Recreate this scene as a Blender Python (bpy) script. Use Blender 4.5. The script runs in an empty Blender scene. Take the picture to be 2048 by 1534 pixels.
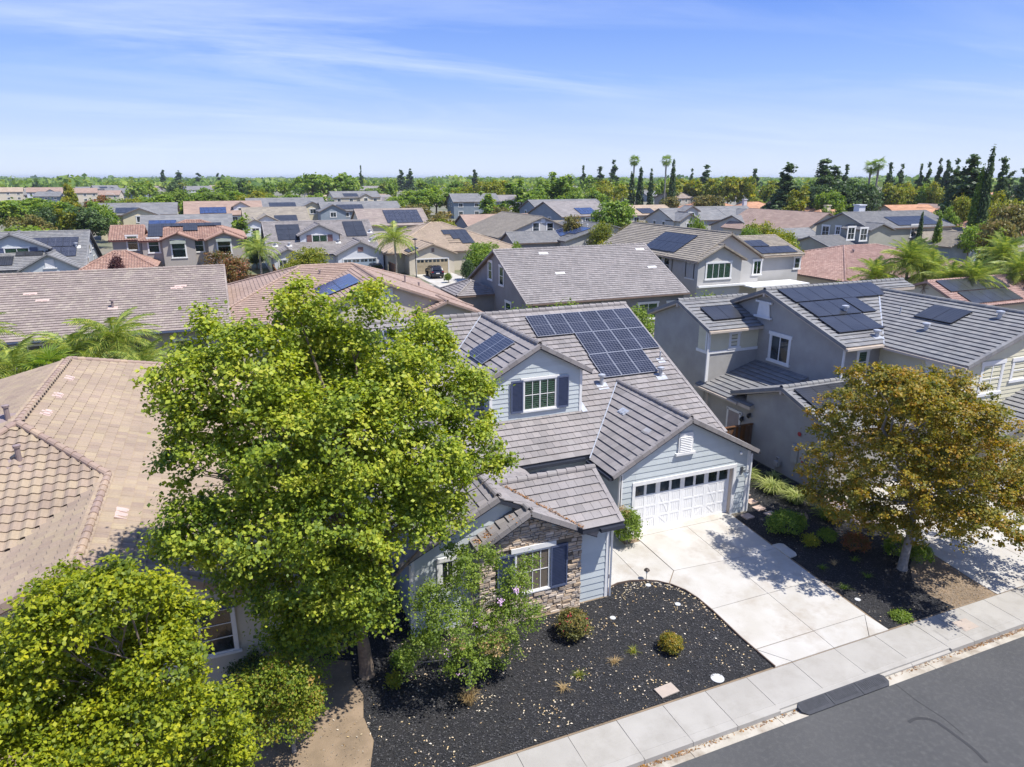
import bpy, bmesh, math, random
import numpy as np
from mathutils import Vector, Matrix
from mathutils.geometry import tessellate_polygon
random.seed(7); np.random.seed(7)
R = math.radians
scn = bpy.context.scene
COL = scn.collection

# ------------------------------------------------------------------ camera, sky, sun, exposure
CAM = Vector((0, 0, 14.0)); YAW = R(22.4); PITCH = R(16.6); FPX = 1385.0
cd = bpy.data.cameras.new('camera'); cam = bpy.data.objects.new('camera', cd); COL.objects.link(cam)
cam.location = CAM; cam.rotation_euler = (R(90) - PITCH, 0, -YAW)
cd.sensor_width = 36; cd.lens = 36 * FPX / 2048; cd.clip_start = .1; cd.clip_end = 20000
scn.camera = cam
SUN_EL, SUN_AZ = R(62), R(133)          # azimuth of the sun from +Y towards +X
world = bpy.data.worlds.new('World'); scn.world = world; world.use_nodes = True
def ramp(N, pts):
    r = N.new('ShaderNodeValToRGB'); e = r.color_ramp.elements
    while len(e) < len(pts): e.new(.5)
    for k, (p, c) in enumerate(pts): e[k].position = p; e[k].color = (*c, 1)
    return r
def build_world():
    nt = world.node_tree; N = nt.nodes; L = nt.links; N.clear()
    out = N.new('ShaderNodeOutputWorld'); bg = N.new('ShaderNodeBackground'); bg.inputs[1].default_value = .12
    sky = N.new('ShaderNodeTexSky'); sky.sky_type = 'NISHITA'; sky.sun_disc = False
    sky.sun_elevation = SUN_EL; sky.sun_rotation = SUN_AZ; sky.altitude = 20; sky.air_density = 1.0; sky.dust_density = .35; sky.ozone_density = 2.2
    tc = N.new('ShaderNodeTexCoord'); sep = N.new('ShaderNodeSeparateXYZ'); L.new(tc.outputs['Generated'], sep.inputs[0])
    # cirrus: project the view direction on a high plane, stretched noise
    mz = N.new('ShaderNodeMath'); mz.operation = 'MAXIMUM'; mz.inputs[1].default_value = .03; L.new(sep.outputs[2], mz.inputs[0])
    ad = N.new('ShaderNodeMath'); ad.operation = 'ADD'; ad.inputs[1].default_value = .08; L.new(mz.outputs[0], ad.inputs[0])
    dx = N.new('ShaderNodeMath'); dx.operation = 'DIVIDE'; L.new(sep.outputs[0], dx.inputs[0]); L.new(ad.outputs[0], dx.inputs[1])
    dy = N.new('ShaderNodeMath'); dy.operation = 'DIVIDE'; L.new(sep.outputs[1], dy.inputs[0]); L.new(ad.outputs[0], dy.inputs[1])
    cb = N.new('ShaderNodeCombineXYZ'); L.new(dx.outputs[0], cb.inputs[0]); L.new(dy.outputs[0], cb.inputs[1])
    mp = N.new('ShaderNodeMapping'); mp.inputs['Rotation'].default_value = (0, 0, R(28)); mp.inputs['Scale'].default_value = (.2, .62, 1); mp.inputs['Location'].default_value = (2.3, .7, 0)
    L.new(cb.outputs[0], mp.inputs[0])
    n1 = N.new('ShaderNodeTexNoise'); n1.inputs['Scale'].default_value = 1.25; n1.inputs['Detail'].default_value = 9; n1.inputs['Roughness'].default_value = .62; n1.inputs['Distortion'].default_value = .9
    L.new(mp.outputs[0], n1.inputs['Vector'])
    mp2 = N.new('ShaderNodeMapping'); mp2.inputs['Scale'].default_value = (.22, .3, 1); mp2.inputs['Location'].default_value = (3.1, 1.7, 0); L.new(cb.outputs[0], mp2.inputs[0])
    n2 = N.new('ShaderNodeTexNoise'); n2.inputs['Scale'].default_value = 1.1; n2.inputs['Detail'].default_value = 3; L.new(mp2.outputs[0], n2.inputs['Vector'])
    r1 = N.new('ShaderNodeMapRange'); r1.inputs[1].default_value = .42; r1.inputs[2].default_value = .74; L.new(n1.outputs[0], r1.inputs[0])
    r2 = N.new('ShaderNodeMapRange'); r2.inputs[1].default_value = .34; r2.inputs[2].default_value = .62; L.new(n2.outputs[0], r2.inputs[0])
    mu = N.new('ShaderNodeMath'); mu.operation = 'MULTIPLY'; L.new(r1.outputs[0], mu.inputs[0]); L.new(r2.outputs[0], mu.inputs[1])
    mu2 = N.new('ShaderNodeMath'); mu2.operation = 'MULTIPLY'; mu2.inputs[1].default_value = .75; L.new(mu.outputs[0], mu2.inputs[0])
    # blue deepening with elevation, paler towards the horizon, over the physical sky
    rg = ramp(N, [(0, (4.0, 4.65, 5.8)), (.05, (3.0, 3.75, 5.7)), (.12, (1.75, 2.8, 5.6)), (.21, (.85, 1.8, 5.3)), (.5, (.75, 1.6, 4.8)), (1, (.6, 1.3, 4.2))])
    L.new(sep.outputs[2], rg.inputs[0])
    mxh = N.new('ShaderNodeMix'); mxh.data_type = 'RGBA'; mxh.inputs[0].default_value = .85; L.new(sky.outputs[0], mxh.inputs[6]); L.new(rg.outputs[0], mxh.inputs[7])
    mxc = N.new('ShaderNodeMix'); mxc.data_type = 'RGBA'; mxc.inputs[7].default_value = (4.3, 4.95, 6.3, 1)
    L.new(mu2.outputs[0], mxc.inputs[0]); L.new(mxh.outputs[2], mxc.inputs[6])
    L.new(mxc.outputs[2], bg.inputs[0]); L.new(bg.outputs[0], out.inputs[0])
build_world()
sl = bpy.data.lights.new('sun', 'SUN'); sl.energy = 4.7; sl.angle = R(.55); sl.color = (1, .965, .9)
sun = bpy.data.objects.new('sun', sl); COL.objects.link(sun)
sdir = Vector((math.sin(SUN_AZ) * math.cos(SUN_EL), math.cos(SUN_AZ) * math.cos(SUN_EL), math.sin(SUN_EL)))
sun.rotation_euler = sdir.to_track_quat('Z', 'Y').to_euler()
scn.view_settings.view_transform = 'Standard'; scn.view_settings.look = 'None'
scn.view_settings.gamma = 1; scn.view_settings.exposure = .6
scn.view_settings.use_curve_mapping = False
scn.cycles.max_bounces = 8; scn.cycles.diffuse_bounces = 3; scn.cycles.glossy_bounces = 3; scn.cycles.transparent_max_bounces = 8
scn.cycles.use_denoising = True

def at(px, py, z=0.0):
    """world point seen at a pixel of the photograph, at a known height above the lot"""
    cp, sp = math.cos(PITCH), math.sin(PITCH)
    w = Vector((math.sin(YAW) * cp, math.cos(YAW) * cp, -sp)); r = Vector((math.cos(YAW), -math.sin(YAW), 0)); u = r.cross(w)
    d = w + r * ((px - 1024) / FPX) - u * ((py - 767) / FPX)
    return CAM + d * ((z - CAM.z) / d.z)

# ------------------------------------------------------------------ materials
MATS = {}
def nodes(name):
    m = bpy.data.materials.new(name); m.use_nodes = True; nt = m.node_tree
    return m, nt, nt.nodes, nt.links, nt.nodes['Principled BSDF']
def mat(name, col, rough=.8, col2=None, scale=3., bump=0., bscale=40., var=0., spec=.5, metal=0., detail=5, dirt=0., dcol=None, dscale=.6):
    """plain surface: two tones mixed by noise, per-piece variation, fine relief, soft stains"""
    if name in MATS: return MATS[name]
    m, nt, N, L, P = nodes(name)
    P.inputs['Roughness'].default_value = rough; P.inputs['Specular IOR Level'].default_value = spec; P.inputs['Metallic'].default_value = metal
    tc = N.new('ShaderNodeNewGeometry')
    col2 = col2 or tuple(c * .86 for c in col)
    nz = N.new('ShaderNodeTexNoise'); nz.inputs['Scale'].default_value = scale; nz.inputs['Detail'].default_value = detail
    L.new(tc.outputs['Position'], nz.inputs['Vector'])
    rp = ramp(N, [(.35, col), (.65, col2)]); L.new(nz.outputs[0], rp.inputs[0]); last = rp.outputs[0]
    if var:
        oi = N.new('ShaderNodeObjectInfo'); a = N.new('ShaderNodeAttribute'); a.attribute_name = 'rnd'
        s = N.new('ShaderNodeMath'); s.operation = 'ADD'; L.new(oi.outputs['Random'], s.inputs[0]); L.new(a.outputs['Fac'], s.inputs[1])
        f = N.new('ShaderNodeMath'); f.operation = 'FRACT'; L.new(s.outputs[0], f.inputs[0])
        mr = N.new('ShaderNodeMapRange'); mr.inputs[3].default_value = 1 - var; mr.inputs[4].default_value = 1 + var; L.new(f.outputs[0], mr.inputs[0])
        hs = N.new('ShaderNodeHueSaturation'); L.new(mr.outputs[0], hs.inputs['Value']); L.new(last, hs.inputs['Color'])
        m2 = N.new('ShaderNodeMath'); m2.operation = 'MULTIPLY'; m2.inputs[1].default_value = 7.31; L.new(f.outputs[0], m2.inputs[0])
        f2 = N.new('ShaderNodeMath'); f2.operation = 'FRACT'; L.new(m2.outputs[0], f2.inputs[0])
        mr2 = N.new('ShaderNodeMapRange'); mr2.inputs[3].default_value = 1 - var * 1.3; mr2.inputs[4].default_value = 1 + var * 1.3; L.new(f2.outputs[0], mr2.inputs[0])
        L.new(mr2.outputs[0], hs.inputs['Saturation'])
        last = hs.outputs[0]
    if dirt:
        n3 = N.new('ShaderNodeTexNoise'); n3.inputs['Scale'].default_value = dscale; n3.inputs['Detail'].default_value = 8; n3.inputs['Roughness'].default_value = .7
        L.new(tc.outputs['Position'], n3.inputs['Vector'])
        m3 = N.new('ShaderNodeMapRange'); m3.inputs[1].default_value = .48; m3.inputs[2].default_value = .72; m3.inputs[4].default_value = dirt; L.new(n3.outputs[0], m3.inputs[0])
        mx = N.new('ShaderNodeMix'); mx.data_type = 'RGBA'; mx.inputs[7].default_value = (*(dcol or tuple(c * .6 for c in col)), 1)
        L.new(m3.outputs[0], mx.inputs[0]); L.new(last, mx.inputs[6]); last = mx.outputs[2]
    L.new(last, P.inputs['Base Color'])
    if bump:
        n2 = N.new('ShaderNodeTexNoise'); n2.inputs['Scale'].default_value = bscale; n2.inputs['Detail'].default_value = 4; L.new(tc.outputs['Position'], n2.inputs['Vector'])
        b = N.new('ShaderNodeBump'); b.inputs['Strength'].default_value = bump; b.inputs['Distance'].default_value = .02; L.new(n2.outputs[0], b.inputs['Height']); L.new(b.outputs[0], P.inputs['Normal'])
    MATS[name] = m; return m
def mat_tile(name, cols, var=.1, bump=.35):
    """concrete roof tile: each tile takes its own tone from a ramp"""
    if name in MATS: return MATS[name]
    m, nt, N, L, P = nodes(name); P.inputs['Roughness'].default_value = .85; P.inputs['Specular IOR Level'].default_value = .35
    g = N.new('ShaderNodeNewGeometry')
    oi = N.new('ShaderNodeObjectInfo'); a = N.new('ShaderNodeAttribute'); a.attribute_name = 'rnd'
    s = N.new('ShaderNodeMath'); s.operation = 'ADD'; L.new(oi.outputs['Random'], s.inputs[0]); L.new(a.outputs['Fac'], s.inputs[1])
    f = N.new('ShaderNodeMath'); f.operation = 'FRACT'; L.new(s.outputs[0], f.inputs[0])
    n = len(cols); rp = ramp(N, [((i + .5) / n, c) for i, c in enumerate(cols)]); L.new(f.outputs[0], rp.inputs[0])
    nz = N.new('ShaderNodeTexNoise'); nz.inputs['Scale'].default_value = .5; nz.inputs['Detail'].default_value = 7; nz.inputs['Roughness'].default_value = .65; L.new(g.outputs['Position'], nz.inputs['Vector'])
    mr = N.new('ShaderNodeMapRange'); mr.inputs[1].default_value = .3; mr.inputs[2].default_value = .7; mr.inputs[3].default_value = .86; mr.inputs[4].default_value = 1.12; L.new(nz.outputs[0], mr.inputs[0])
    nf = N.new('ShaderNodeTexNoise'); nf.inputs['Scale'].default_value = 22; nf.inputs['Detail'].default_value = 4; L.new(g.outputs['Position'], nf.inputs['Vector'])
    mf = N.new('ShaderNodeMapRange'); mf.inputs[1].default_value = .3; mf.inputs[2].default_value = .7; mf.inputs[3].default_value = .93; mf.inputs[4].default_value = 1.07; L.new(nf.outputs[0], mf.inputs[0])
    mm = N.new('ShaderNodeMath'); mm.operation = 'MULTIPLY'; L.new(mr.outputs[0], mm.inputs[0]); L.new(mf.outputs[0], mm.inputs[1])
    hs = N.new('ShaderNodeHueSaturation'); L.new(rp.outputs[0], hs.inputs['Color']); L.new(mm.outputs[0], hs.inputs['Value']); L.new(hs.outputs[0], P.inputs['Base Color'])
    if bump:
        b = N.new('ShaderNodeBump'); b.inputs['Strength'].default_value = bump; b.inputs['Distance'].default_value = .01; L.new(nf.outputs[0], b.inputs['Height']); L.new(b.outputs[0], P.inputs['Normal'])
    MATS[name] = m; return m
def mat_leaf(name, cols, trans=.35, rough=.55):
    """leaf: tone from its clump, sunlight painted in towards the top of some crowns, plus its own variation; lets some light through"""
    if name in MATS: return MATS[name]
    m, nt, N, L, P = nodes(name); P.inputs['Roughness'].default_value = rough; P.inputs['Specular IOR Level'].default_value = .35
    a = N.new('ShaderNodeAttribute'); a.attribute_name = 'rnd'; t = N.new('ShaderNodeAttribute'); t.attribute_name = 'tone'
    oi = N.new('ShaderNodeObjectInfo')
    ms = N.new('ShaderNodeMath'); ms.operation = 'MULTIPLY'; ms.inputs[1].default_value = .45; L.new(a.outputs['Fac'], ms.inputs[0])
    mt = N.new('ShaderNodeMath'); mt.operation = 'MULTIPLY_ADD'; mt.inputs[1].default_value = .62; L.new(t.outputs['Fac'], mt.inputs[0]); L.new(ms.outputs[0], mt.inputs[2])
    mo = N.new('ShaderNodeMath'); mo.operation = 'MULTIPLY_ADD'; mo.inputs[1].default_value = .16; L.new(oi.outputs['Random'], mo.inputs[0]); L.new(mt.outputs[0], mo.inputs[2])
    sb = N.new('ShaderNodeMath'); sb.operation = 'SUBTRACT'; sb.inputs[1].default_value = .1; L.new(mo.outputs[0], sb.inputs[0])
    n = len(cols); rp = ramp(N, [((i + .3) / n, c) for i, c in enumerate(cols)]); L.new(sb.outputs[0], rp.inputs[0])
    L.new(rp.outputs[0], P.inputs['Base Color'])
    tr = N.new('ShaderNodeBsdfTranslucent'); hs = N.new('ShaderNodeHueSaturation'); hs.inputs['Value'].default_value = 1.9; hs.inputs['Saturation'].default_value = 1.1
    L.new(rp.outputs[0], hs.inputs['Color']); L.new(hs.outputs[0], tr.inputs[0])
    mx = N.new('ShaderNodeMixShader'); mx.inputs[0].default_value = trans; L.new(P.outputs[0], mx.inputs[1]); L.new(tr.outputs[0], mx.inputs[2])
    L.new(mx.outputs[0], N['Material Output'].inputs[0]); MATS[name] = m; return m
def mat_glass(name='window_glass', tint=(.015, .02, .022), rough=.06):
    if name in MATS: return MATS[name]
    m, nt, N, L, P = nodes(name); g = N.new('ShaderNodeNewGeometry')
    nz = N.new('ShaderNodeTexNoise'); nz.inputs['Scale'].default_value = 1.4; nz.inputs['Detail'].default_value = 3; L.new(g.outputs['Position'], nz.inputs['Vector'])
    rp = ramp(N, [(.4, tint), (.62, tuple(c * 3.2 for c in tint))]); L.new(nz.outputs[0], rp.inputs[0]); L.new(rp.outputs[0], P.inputs['Base Color'])
    P.inputs['Roughness'].default_value = rough; P.inputs['Specular IOR Level'].default_value = .8
    b = N.new('ShaderNodeBump'); b.inputs['Strength'].default_value = .04; L.new(nz.outputs[0], b.inputs['Height']); L.new(b.outputs[0], P.inputs['Normal'])
    MATS[name] = m; return m
def mat_clear():
    if 'clear_pane' in MATS: return MATS['clear_pane']
    m, nt, N, L, P = nodes('clear_pane'); tr = N.new('ShaderNodeBsdfTransparent'); tr.inputs[0].default_value = (.62, .74, .67, 1)
    gl = N.new('ShaderNodeBsdfGlossy'); gl.inputs['Roughness'].default_value = .03
    mx = N.new('ShaderNodeMixShader'); mx.inputs[0].default_value = .1; L.new(tr.outputs[0], mx.inputs[1]); L.new(gl.outputs[0], mx.inputs[2]); L.new(mx.outputs[0], N['Material Output'].inputs[0])
    MATS['clear_pane'] = m; return m
def mat_solar(name, cell, line, nu, nv, mid, rough=.22):
    """printed photovoltaic cells: grid from the panel's own UV"""
    if name in MATS: return MATS[name]
    m, nt, N, L, P = nodes(name); uv = N.new('ShaderNodeUVMap'); sp = N.new('ShaderNodeSeparateXYZ'); L.new(uv.outputs[0], sp.inputs[0])
    def lines(sock, n, wd):
        a = N.new('ShaderNodeMath'); a.operation = 'MULTIPLY'; a.inputs[1].default_value = n; L.new(sock, a.inputs[0])
        f = N.new('ShaderNodeMath'); f.operation = 'FRACT'; L.new(a.outputs[0], f.inputs[0])
        s = N.new('ShaderNodeMath'); s.operation = 'SUBTRACT'; s.inputs[1].default_value = .5; L.new(f.outputs[0], s.inputs[0])
        b = N.new('ShaderNodeMath'); b.operation = 'ABSOLUTE'; L.new(s.outputs[0], b.inputs[0])
        g = N.new('ShaderNodeMath'); g.operation = 'GREATER_THAN'; g.inputs[1].default_value = .5 - wd; L.new(b.outputs[0], g.inputs[0]); return g.outputs[0]
    a = lines(sp.outputs[0], nu, .05); b = lines(sp.outputs[1], nv, .05)
    mxx = N.new('ShaderNodeMath'); mxx.operation = 'MAXIMUM'; L.new(a, mxx.inputs[0]); L.new(b, mxx.inputs[1]); last = mxx.outputs[0]
    if mid:
        c = N.new('ShaderNodeMath'); c.operation = 'SUBTRACT'; c.inputs[1].default_value = .5; L.new(sp.outputs[1], c.inputs[0])
        e = N.new('ShaderNodeMath'); e.operation = 'ABSOLUTE'; L.new(c.outputs[0], e.inputs[0])
        h = N.new('ShaderNodeMath'); h.operation = 'LESS_THAN'; h.inputs[1].default_value = .009; L.new(e.outputs[0], h.inputs[0])
        k = N.new('ShaderNodeMath'); k.operation = 'MULTIPLY'; k.inputs[1].default_value = 3.; L.new(h.outputs[0], k.inputs[0])
        q = N.new('ShaderNodeMath'); q.operation = 'MAXIMUM'; L.new(last, q.inputs[0]); L.new(k.outputs[0], q.inputs[1]); last = q.outputs[0]
    g = N.new('ShaderNodeNewGeometry'); nz = N.new('ShaderNodeTexNoise'); nz.inputs['Scale'].default_value = 1.1; L.new(g.outputs['Position'], nz.inputs['Vector'])
    rp = ramp(N, [(.35, cell), (.65, tuple(c * 1.7 for c in cell))]); L.new(nz.outputs[0], rp.inputs[0])
    mx = N.new('ShaderNodeMix'); mx.data_type = 'RGBA'; mx.clamp_factor = True; mx.inputs[7].default_value = (*line, 1); L.new(last, mx.inputs[0]); L.new(rp.outputs[0], mx.inputs[6])
    L.new(mx.outputs[2], P.inputs['Base Color']); P.inputs['Roughness'].default_value = rough; P.inputs['Specular IOR Level'].default_value = .5
    MATS[name] = m; return m

# ------------------------------------------------------------------ mesh building
class MB:
    def __init__(s): s.v = []; s.f = []; s.r = []; s.m = []; s.cm = 0
    def add(s, vs, fs, r=0.):
        o = len(s.v); s.v.extend([tuple(v) for v in vs]); s.f.extend([tuple(i + o for i in f) for f in fs]); s.r.extend([r] * len(fs)); s.m.extend([s.cm] * len(fs)); return s
    def box(s, x0, x1, y0, y1, z0, z1, r=0.):
        return s.add([(x0, y0, z0), (x1, y0, z0), (x1, y1, z0), (x0, y1, z0), (x0, y0, z1), (x1, y0, z1), (x1, y1, z1), (x0, y1, z1)],
              [(0, 3, 2, 1), (4, 5, 6, 7), (0, 1, 5, 4), (1, 2, 6, 5), (2, 3, 7, 6), (3, 0, 4, 7)], r)
    def obox(s, o, a, b, c, r=0.):
        o, a, b, c = Vector(o), Vector(a), Vector(b), Vector(c)
        if a.cross(b).dot(c) < 0: a, b = b, a
        return s.add([o, o + a, o + a + b, o + b, o + c, o + a + c, o + a + b + c, o + b + c],
              [(0, 3, 2, 1), (4, 5, 6, 7), (0, 1, 5, 4), (1, 2, 6, 5), (2, 3, 7, 6), (3, 0, 4, 7)], r)
    def prism(s, poly, off, r=0.):
        """poly: 3-D points, extruded by off"""
        n = len(poly); off = Vector(off); P = [Vector(p) for p in poly]
        nr = sum(((P[i] - P[0]).cross(P[(i + 1) % n] - P[0]) for i in range(1, n - 1)), Vector())
        if nr.dot(off) > 0: P.reverse()
        fs = [tuple(range(n)), tuple(range(2 * n - 1, n - 1, -1))] + [(i, n + i, n + (i + 1) % n, (i + 1) % n) for i in range(n)]
        return s.add(P + [p + off for p in P], fs, r)
    def beam(s, p0, p1, w, h, r=0.):
        p0, p1 = Vector(p0), Vector(p1); d = p1 - p0
        if d.length < 1e-6: return s
        side = d.cross(Vector((0, 0, 1)));
        if side.length < 1e-4: side = Vector((1, 0, 0))
        side.normalize(); up = side.cross(d).normalized()
        return s.obox(p0 - side * w / 2 - up * h / 2, d, side * w, up * h, r)
    def tube(s, pts, rad, n=6, r=0., cap=True):
        """tube through points; rad number or list"""
        P = [Vector(p) for p in pts]; k = len(P); rad = rad if isinstance(rad, (list, tuple)) else [rad] * k
        o = len(s.v); ref = None
        for i in range(k):
            d = (P[min(i + 1, k - 1)] - P[max(i - 1, 0)]).normalized()
            if ref is None: ref = d.orthogonal().normalized()
            ref = (ref - d * ref.dot(d)).normalized(); b = d.cross(ref)
            for j in range(n):
                a = 2 * math.pi * j / n; s.v.append(tuple(P[i] + (ref * math.cos(a) + b * math.sin(a)) * rad[i]))
        fs = []
        for i in range(k - 1):
            for j in range(n): fs.append((o + i * n + j, o + i * n + (j + 1) % n, o + (i + 1) * n + (j + 1) % n, o + (i + 1) * n + j))
        if cap: fs.append(tuple(o + j for j in reversed(range(n)))); fs.append(tuple(o + (k - 1) * n + j for j in range(n)))
        s.f.extend(fs); s.r.extend([r] * len(fs)); s.m.extend([s.cm] * len(fs)); return s
    def lathe(s, prof, c, n=12, r=0.):
        """prof: (radius, z) pairs around c"""
        o = len(s.v)
        for rr, z in prof:
            for j in range(n): a = 2 * math.pi * j / n; s.v.append((c[0] + rr * math.cos(a), c[1] + rr * math.sin(a), c[2] + z))
        fs = []
        for i in range(len(prof) - 1):
            for j in range(n): fs.append((o + i * n + j, o + i * n + (j + 1) % n, o + (i + 1) * n + (j + 1) % n, o + (i + 1) * n + j))
        fs.append(tuple(o + j for j in reversed(range(n)))); fs.append(tuple(o + (len(prof) - 1) * n + j for j in range(n)))
        s.f.extend(fs); s.r.extend([r] * len(fs)); s.m.extend([s.cm] * len(fs)); return s
    def mesh(s, name, mats, off=(0, 0, 0), smooth=False):
        me = bpy.data.meshes.new(name); ox, oy, oz = off
        me.from_pydata([(x - ox, y - oy, z - oz) for x, y, z in s.v], [], s.f)
        if any(s.r):
            a = me.attributes.new('rnd', 'FLOAT', 'FACE'); a.data.foreach_set('value', s.r)
        for m in (mats if isinstance(mats, (list, tuple)) else [mats]): me.materials.append(m)
        if any(s.m): me.polygons.foreach_set('material_index', s.m)
        if smooth: me.polygons.foreach_set('use_smooth', [True] * len(me.polygons))
        me.update(); return me

BASE = {}
def link(name, me, parent=None, loc=(0, 0, 0)):
    o = bpy.data.objects.new(name, me); COL.objects.link(o); o.location = loc
    if parent is not None: o.parent = parent; BASE[o] = BASE.get(parent, Vector())
    return o
def tag(o, label=None, cat=None, group=None, kind=None):
    if label: o['label'] = label
    if cat: o['category'] = cat
    if group: o['group'] = group
    if kind: o['kind'] = kind
    return o
def thing(name, label, cat, base, group=None):
    o = bpy.data.objects.new(name, None); COL.objects.link(o); o.location = base; o.empty_display_size = .3; BASE[o] = Vector(base)
    return tag(o, label, cat, group)
def part(name, mb, m, parent, kind=None, label=None, smooth=False):
    """mesh given in world coordinates, stored relative to its thing's base"""
    b = BASE[parent]; o = link(name, mb.mesh(name, m, b, smooth), parent); BASE[o] = b
    if kind: o['kind'] = kind
    if label: o['label'] = label
    return o
def solo(name, mb, m, label, cat, base=None, group=None, smooth=False):
    base = base or (0, 0, 0)
    o = link(name, mb.mesh(name, m, base, smooth), None, base); BASE[o] = Vector(base); return tag(o, label, cat, group)
def struct(name, mb, m, smooth=False):
    o = link(name, mb.mesh(name, m, (0, 0, 0), smooth)); BASE[o] = Vector(); o['kind'] = 'structure'; return o
def copy_tree(o, parent=None):
    c = o.copy(); COL.objects.link(c); BASE[c] = Vector()
    if parent is not None: c.parent = parent
    for ch in [x for x in o.children]: copy_tree(ch, c)
    return c

def clip_poly(poly, a, b, c):
    """keep a*x+b*y+c >= 0"""
    out = []
    for i in range(len(poly)):
        p, q = poly[i], poly[(i + 1) % len(poly)]
        dp = a * p[0] + b * p[1] + c; dq = a * q[0] + b * q[1] + c
        if dp >= -1e-9: out.append(p)
        if (dp > 1e-9 and dq < -1e-9) or (dp < -1e-9 and dq > 1e-9):
            t = dp / (dp - dq); out.append((p[0] + (q[0] - p[0]) * t, p[1] + (q[1] - p[1]) * t))
    return out
def clip_convex(poly, region):
    n = len(region); ar = sum(region[i][0] * region[(i + 1) % n][1] - region[(i + 1) % n][0] * region[i][1] for i in range(n))
    if ar < 0: region = region[::-1]
    for i in range(n):
        x0, y0 = region[i]; x1, y1 = region[(i + 1) % n]
        poly = clip_poly(poly, -(y1 - y0), (x1 - x0), (y1 - y0) * x0 - (x1 - x0) * y0)
        if len(poly) < 3: return []
    return poly
def area(p): return abs(sum(p[i][0] * p[(i + 1) % len(p)][1] - p[(i + 1) % len(p)][0] * p[i][1] for i in range(len(p)))) / 2
def face_pt(face, plane, u, z, o=0.):
    """point on a wall: face S/N/W/E, o = distance proud of it"""
    if face == 'S': return Vector((u, plane - o, z))
    if face == 'N': return Vector((u, plane + o, z))
    if face == 'W': return Vector((plane - o, u, z))
    return Vector((plane + o, u, z))
OUT = {'S': Vector((0, -1, 0)), 'N': Vector((0, 1, 0)), 'W': Vector((-1, 0, 0)), 'E': Vector((1, 0, 0))}
UAX = {'S': Vector((1, 0, 0)), 'N': Vector((1, 0, 0)), 'W': Vector((0, 1, 0)), 'E': Vector((0, 1, 0))}
def fbox(mb, face, plane, u0, u1, z0, z1, o0, o1, r=0.):
    a = face_pt(face, plane, u0, z0, o0); return mb.obox(a, UAX[face] * (u1 - u0), Vector((0, 0, z1 - z0)), OUT[face] * (o1 - o0), r)
def ray_(px, py):
    cp, sp = math.cos(PITCH), math.sin(PITCH)
    w = Vector((math.sin(YAW) * cp, math.cos(YAW) * cp, -sp)); r = Vector((math.cos(YAW), -math.sin(YAW), 0)); u = r.cross(w)
    return w + r * ((px - 1024) / FPX) - u * ((py - 767) / FPX)
def at_x(px, py, X): d = ray_(px, py); return CAM + d * (X / d.x)
def at_y(px, py, Y): d = ray_(px, py); return CAM + d * (Y / d.y)
# ------------------------------------------------------------------ palette
TRIM = mat('white_trim', (.72, .71, .69), .55, (.66, .65, .63), 4, .05, 60)
SLATE = mat('slate_blue_paint', (.085, .105, .175), .5, (.07, .09, .15), 5)
NAVY = mat('dark_gutter', (.03, .035, .05), .45)
CREAMT = mat('cream_fascia', (.52, .44, .36), .6)
GLASS = mat_glass(); CLEAR = mat_clear()
GLASSD = mat_glass('dusty_glass', (.03, .04, .042), .12)
BLIND = mat('green_white_blind', (.3, .37, .31), .6); BLINDG = mat('grey_blind', (.36, .36, .35), .6)
T_GREY = mat_tile('grey_tile', [(.205, .188, .182), (.235, .213, .205), (.255, .235, .225), (.225, .205, .2), (.275, .25, .24), (.245, .22, .21)])
T_GREYC = mat_tile('cool_grey_tile', [(.17, .17, .175), (.2, .2, .2), (.225, .22, .215), (.19, .185, .185)])
T_BEIGE = mat_tile('beige_tile', [(.285, .22, .165), (.315, .245, .175), (.295, .225, .17), (.265, .2, .155), (.335, .265, .18), (.3, .23, .17)])
T_PINKB = mat_tile('pinkish_brown_tile', [(.245, .2, .178), (.275, .225, .2), (.26, .21, .188), (.29, .24, .21), (.32, .27, .225), (.265, .215, .19)])
T_TERRA = mat_tile('terracotta_tile', [(.28, .165, .125), (.32, .195, .145), (.25, .15, .12), (.36, .235, .18), (.3, .18, .14)])
T_TERRL = mat_tile('faded_terracotta_tile', [(.33, .235, .185), (.295, .205, .165), (.36, .26, .205), (.31, .22, .175)])
T_TAN = mat_tile('tan_tile', [(.37, .29, .21), (.42, .33, .24), (.34, .265, .2), (.4, .31, .23)])
T_BRNG = mat_tile('brown_grey_tile', [(.24, .21, .17), (.28, .245, .2), (.26, .225, .185), (.31, .27, .21)])
T_ORNG = mat_tile('orange_tile', [(.46, .25, .14), (.4, .21, .12), (.5, .28, .17), (.43, .23, .14)])
SOLAR_L = mat_solar('silver_lined_cells', (.014, .016, .025), (.15, .155, .185), 6, 12, True)
SOLAR_K = mat_solar('black_cells', (.017, .018, .022), (.075, .08, .09), 6, 10, False, .3)
SOLAR_B = mat_solar('blue_cells', (.015, .03, .09), (.1, .13, .2), 6, 10, False)
ALU = mat('aluminium', (.5, .51, .53), .35, metal=.7); BLKF = mat('black_frame', (.015, .015, .018), .4)
FLASH = mat('galvanised_flashing', (.5, .51, .53), .4, (.38, .4, .43), 8, metal=.3)

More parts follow.
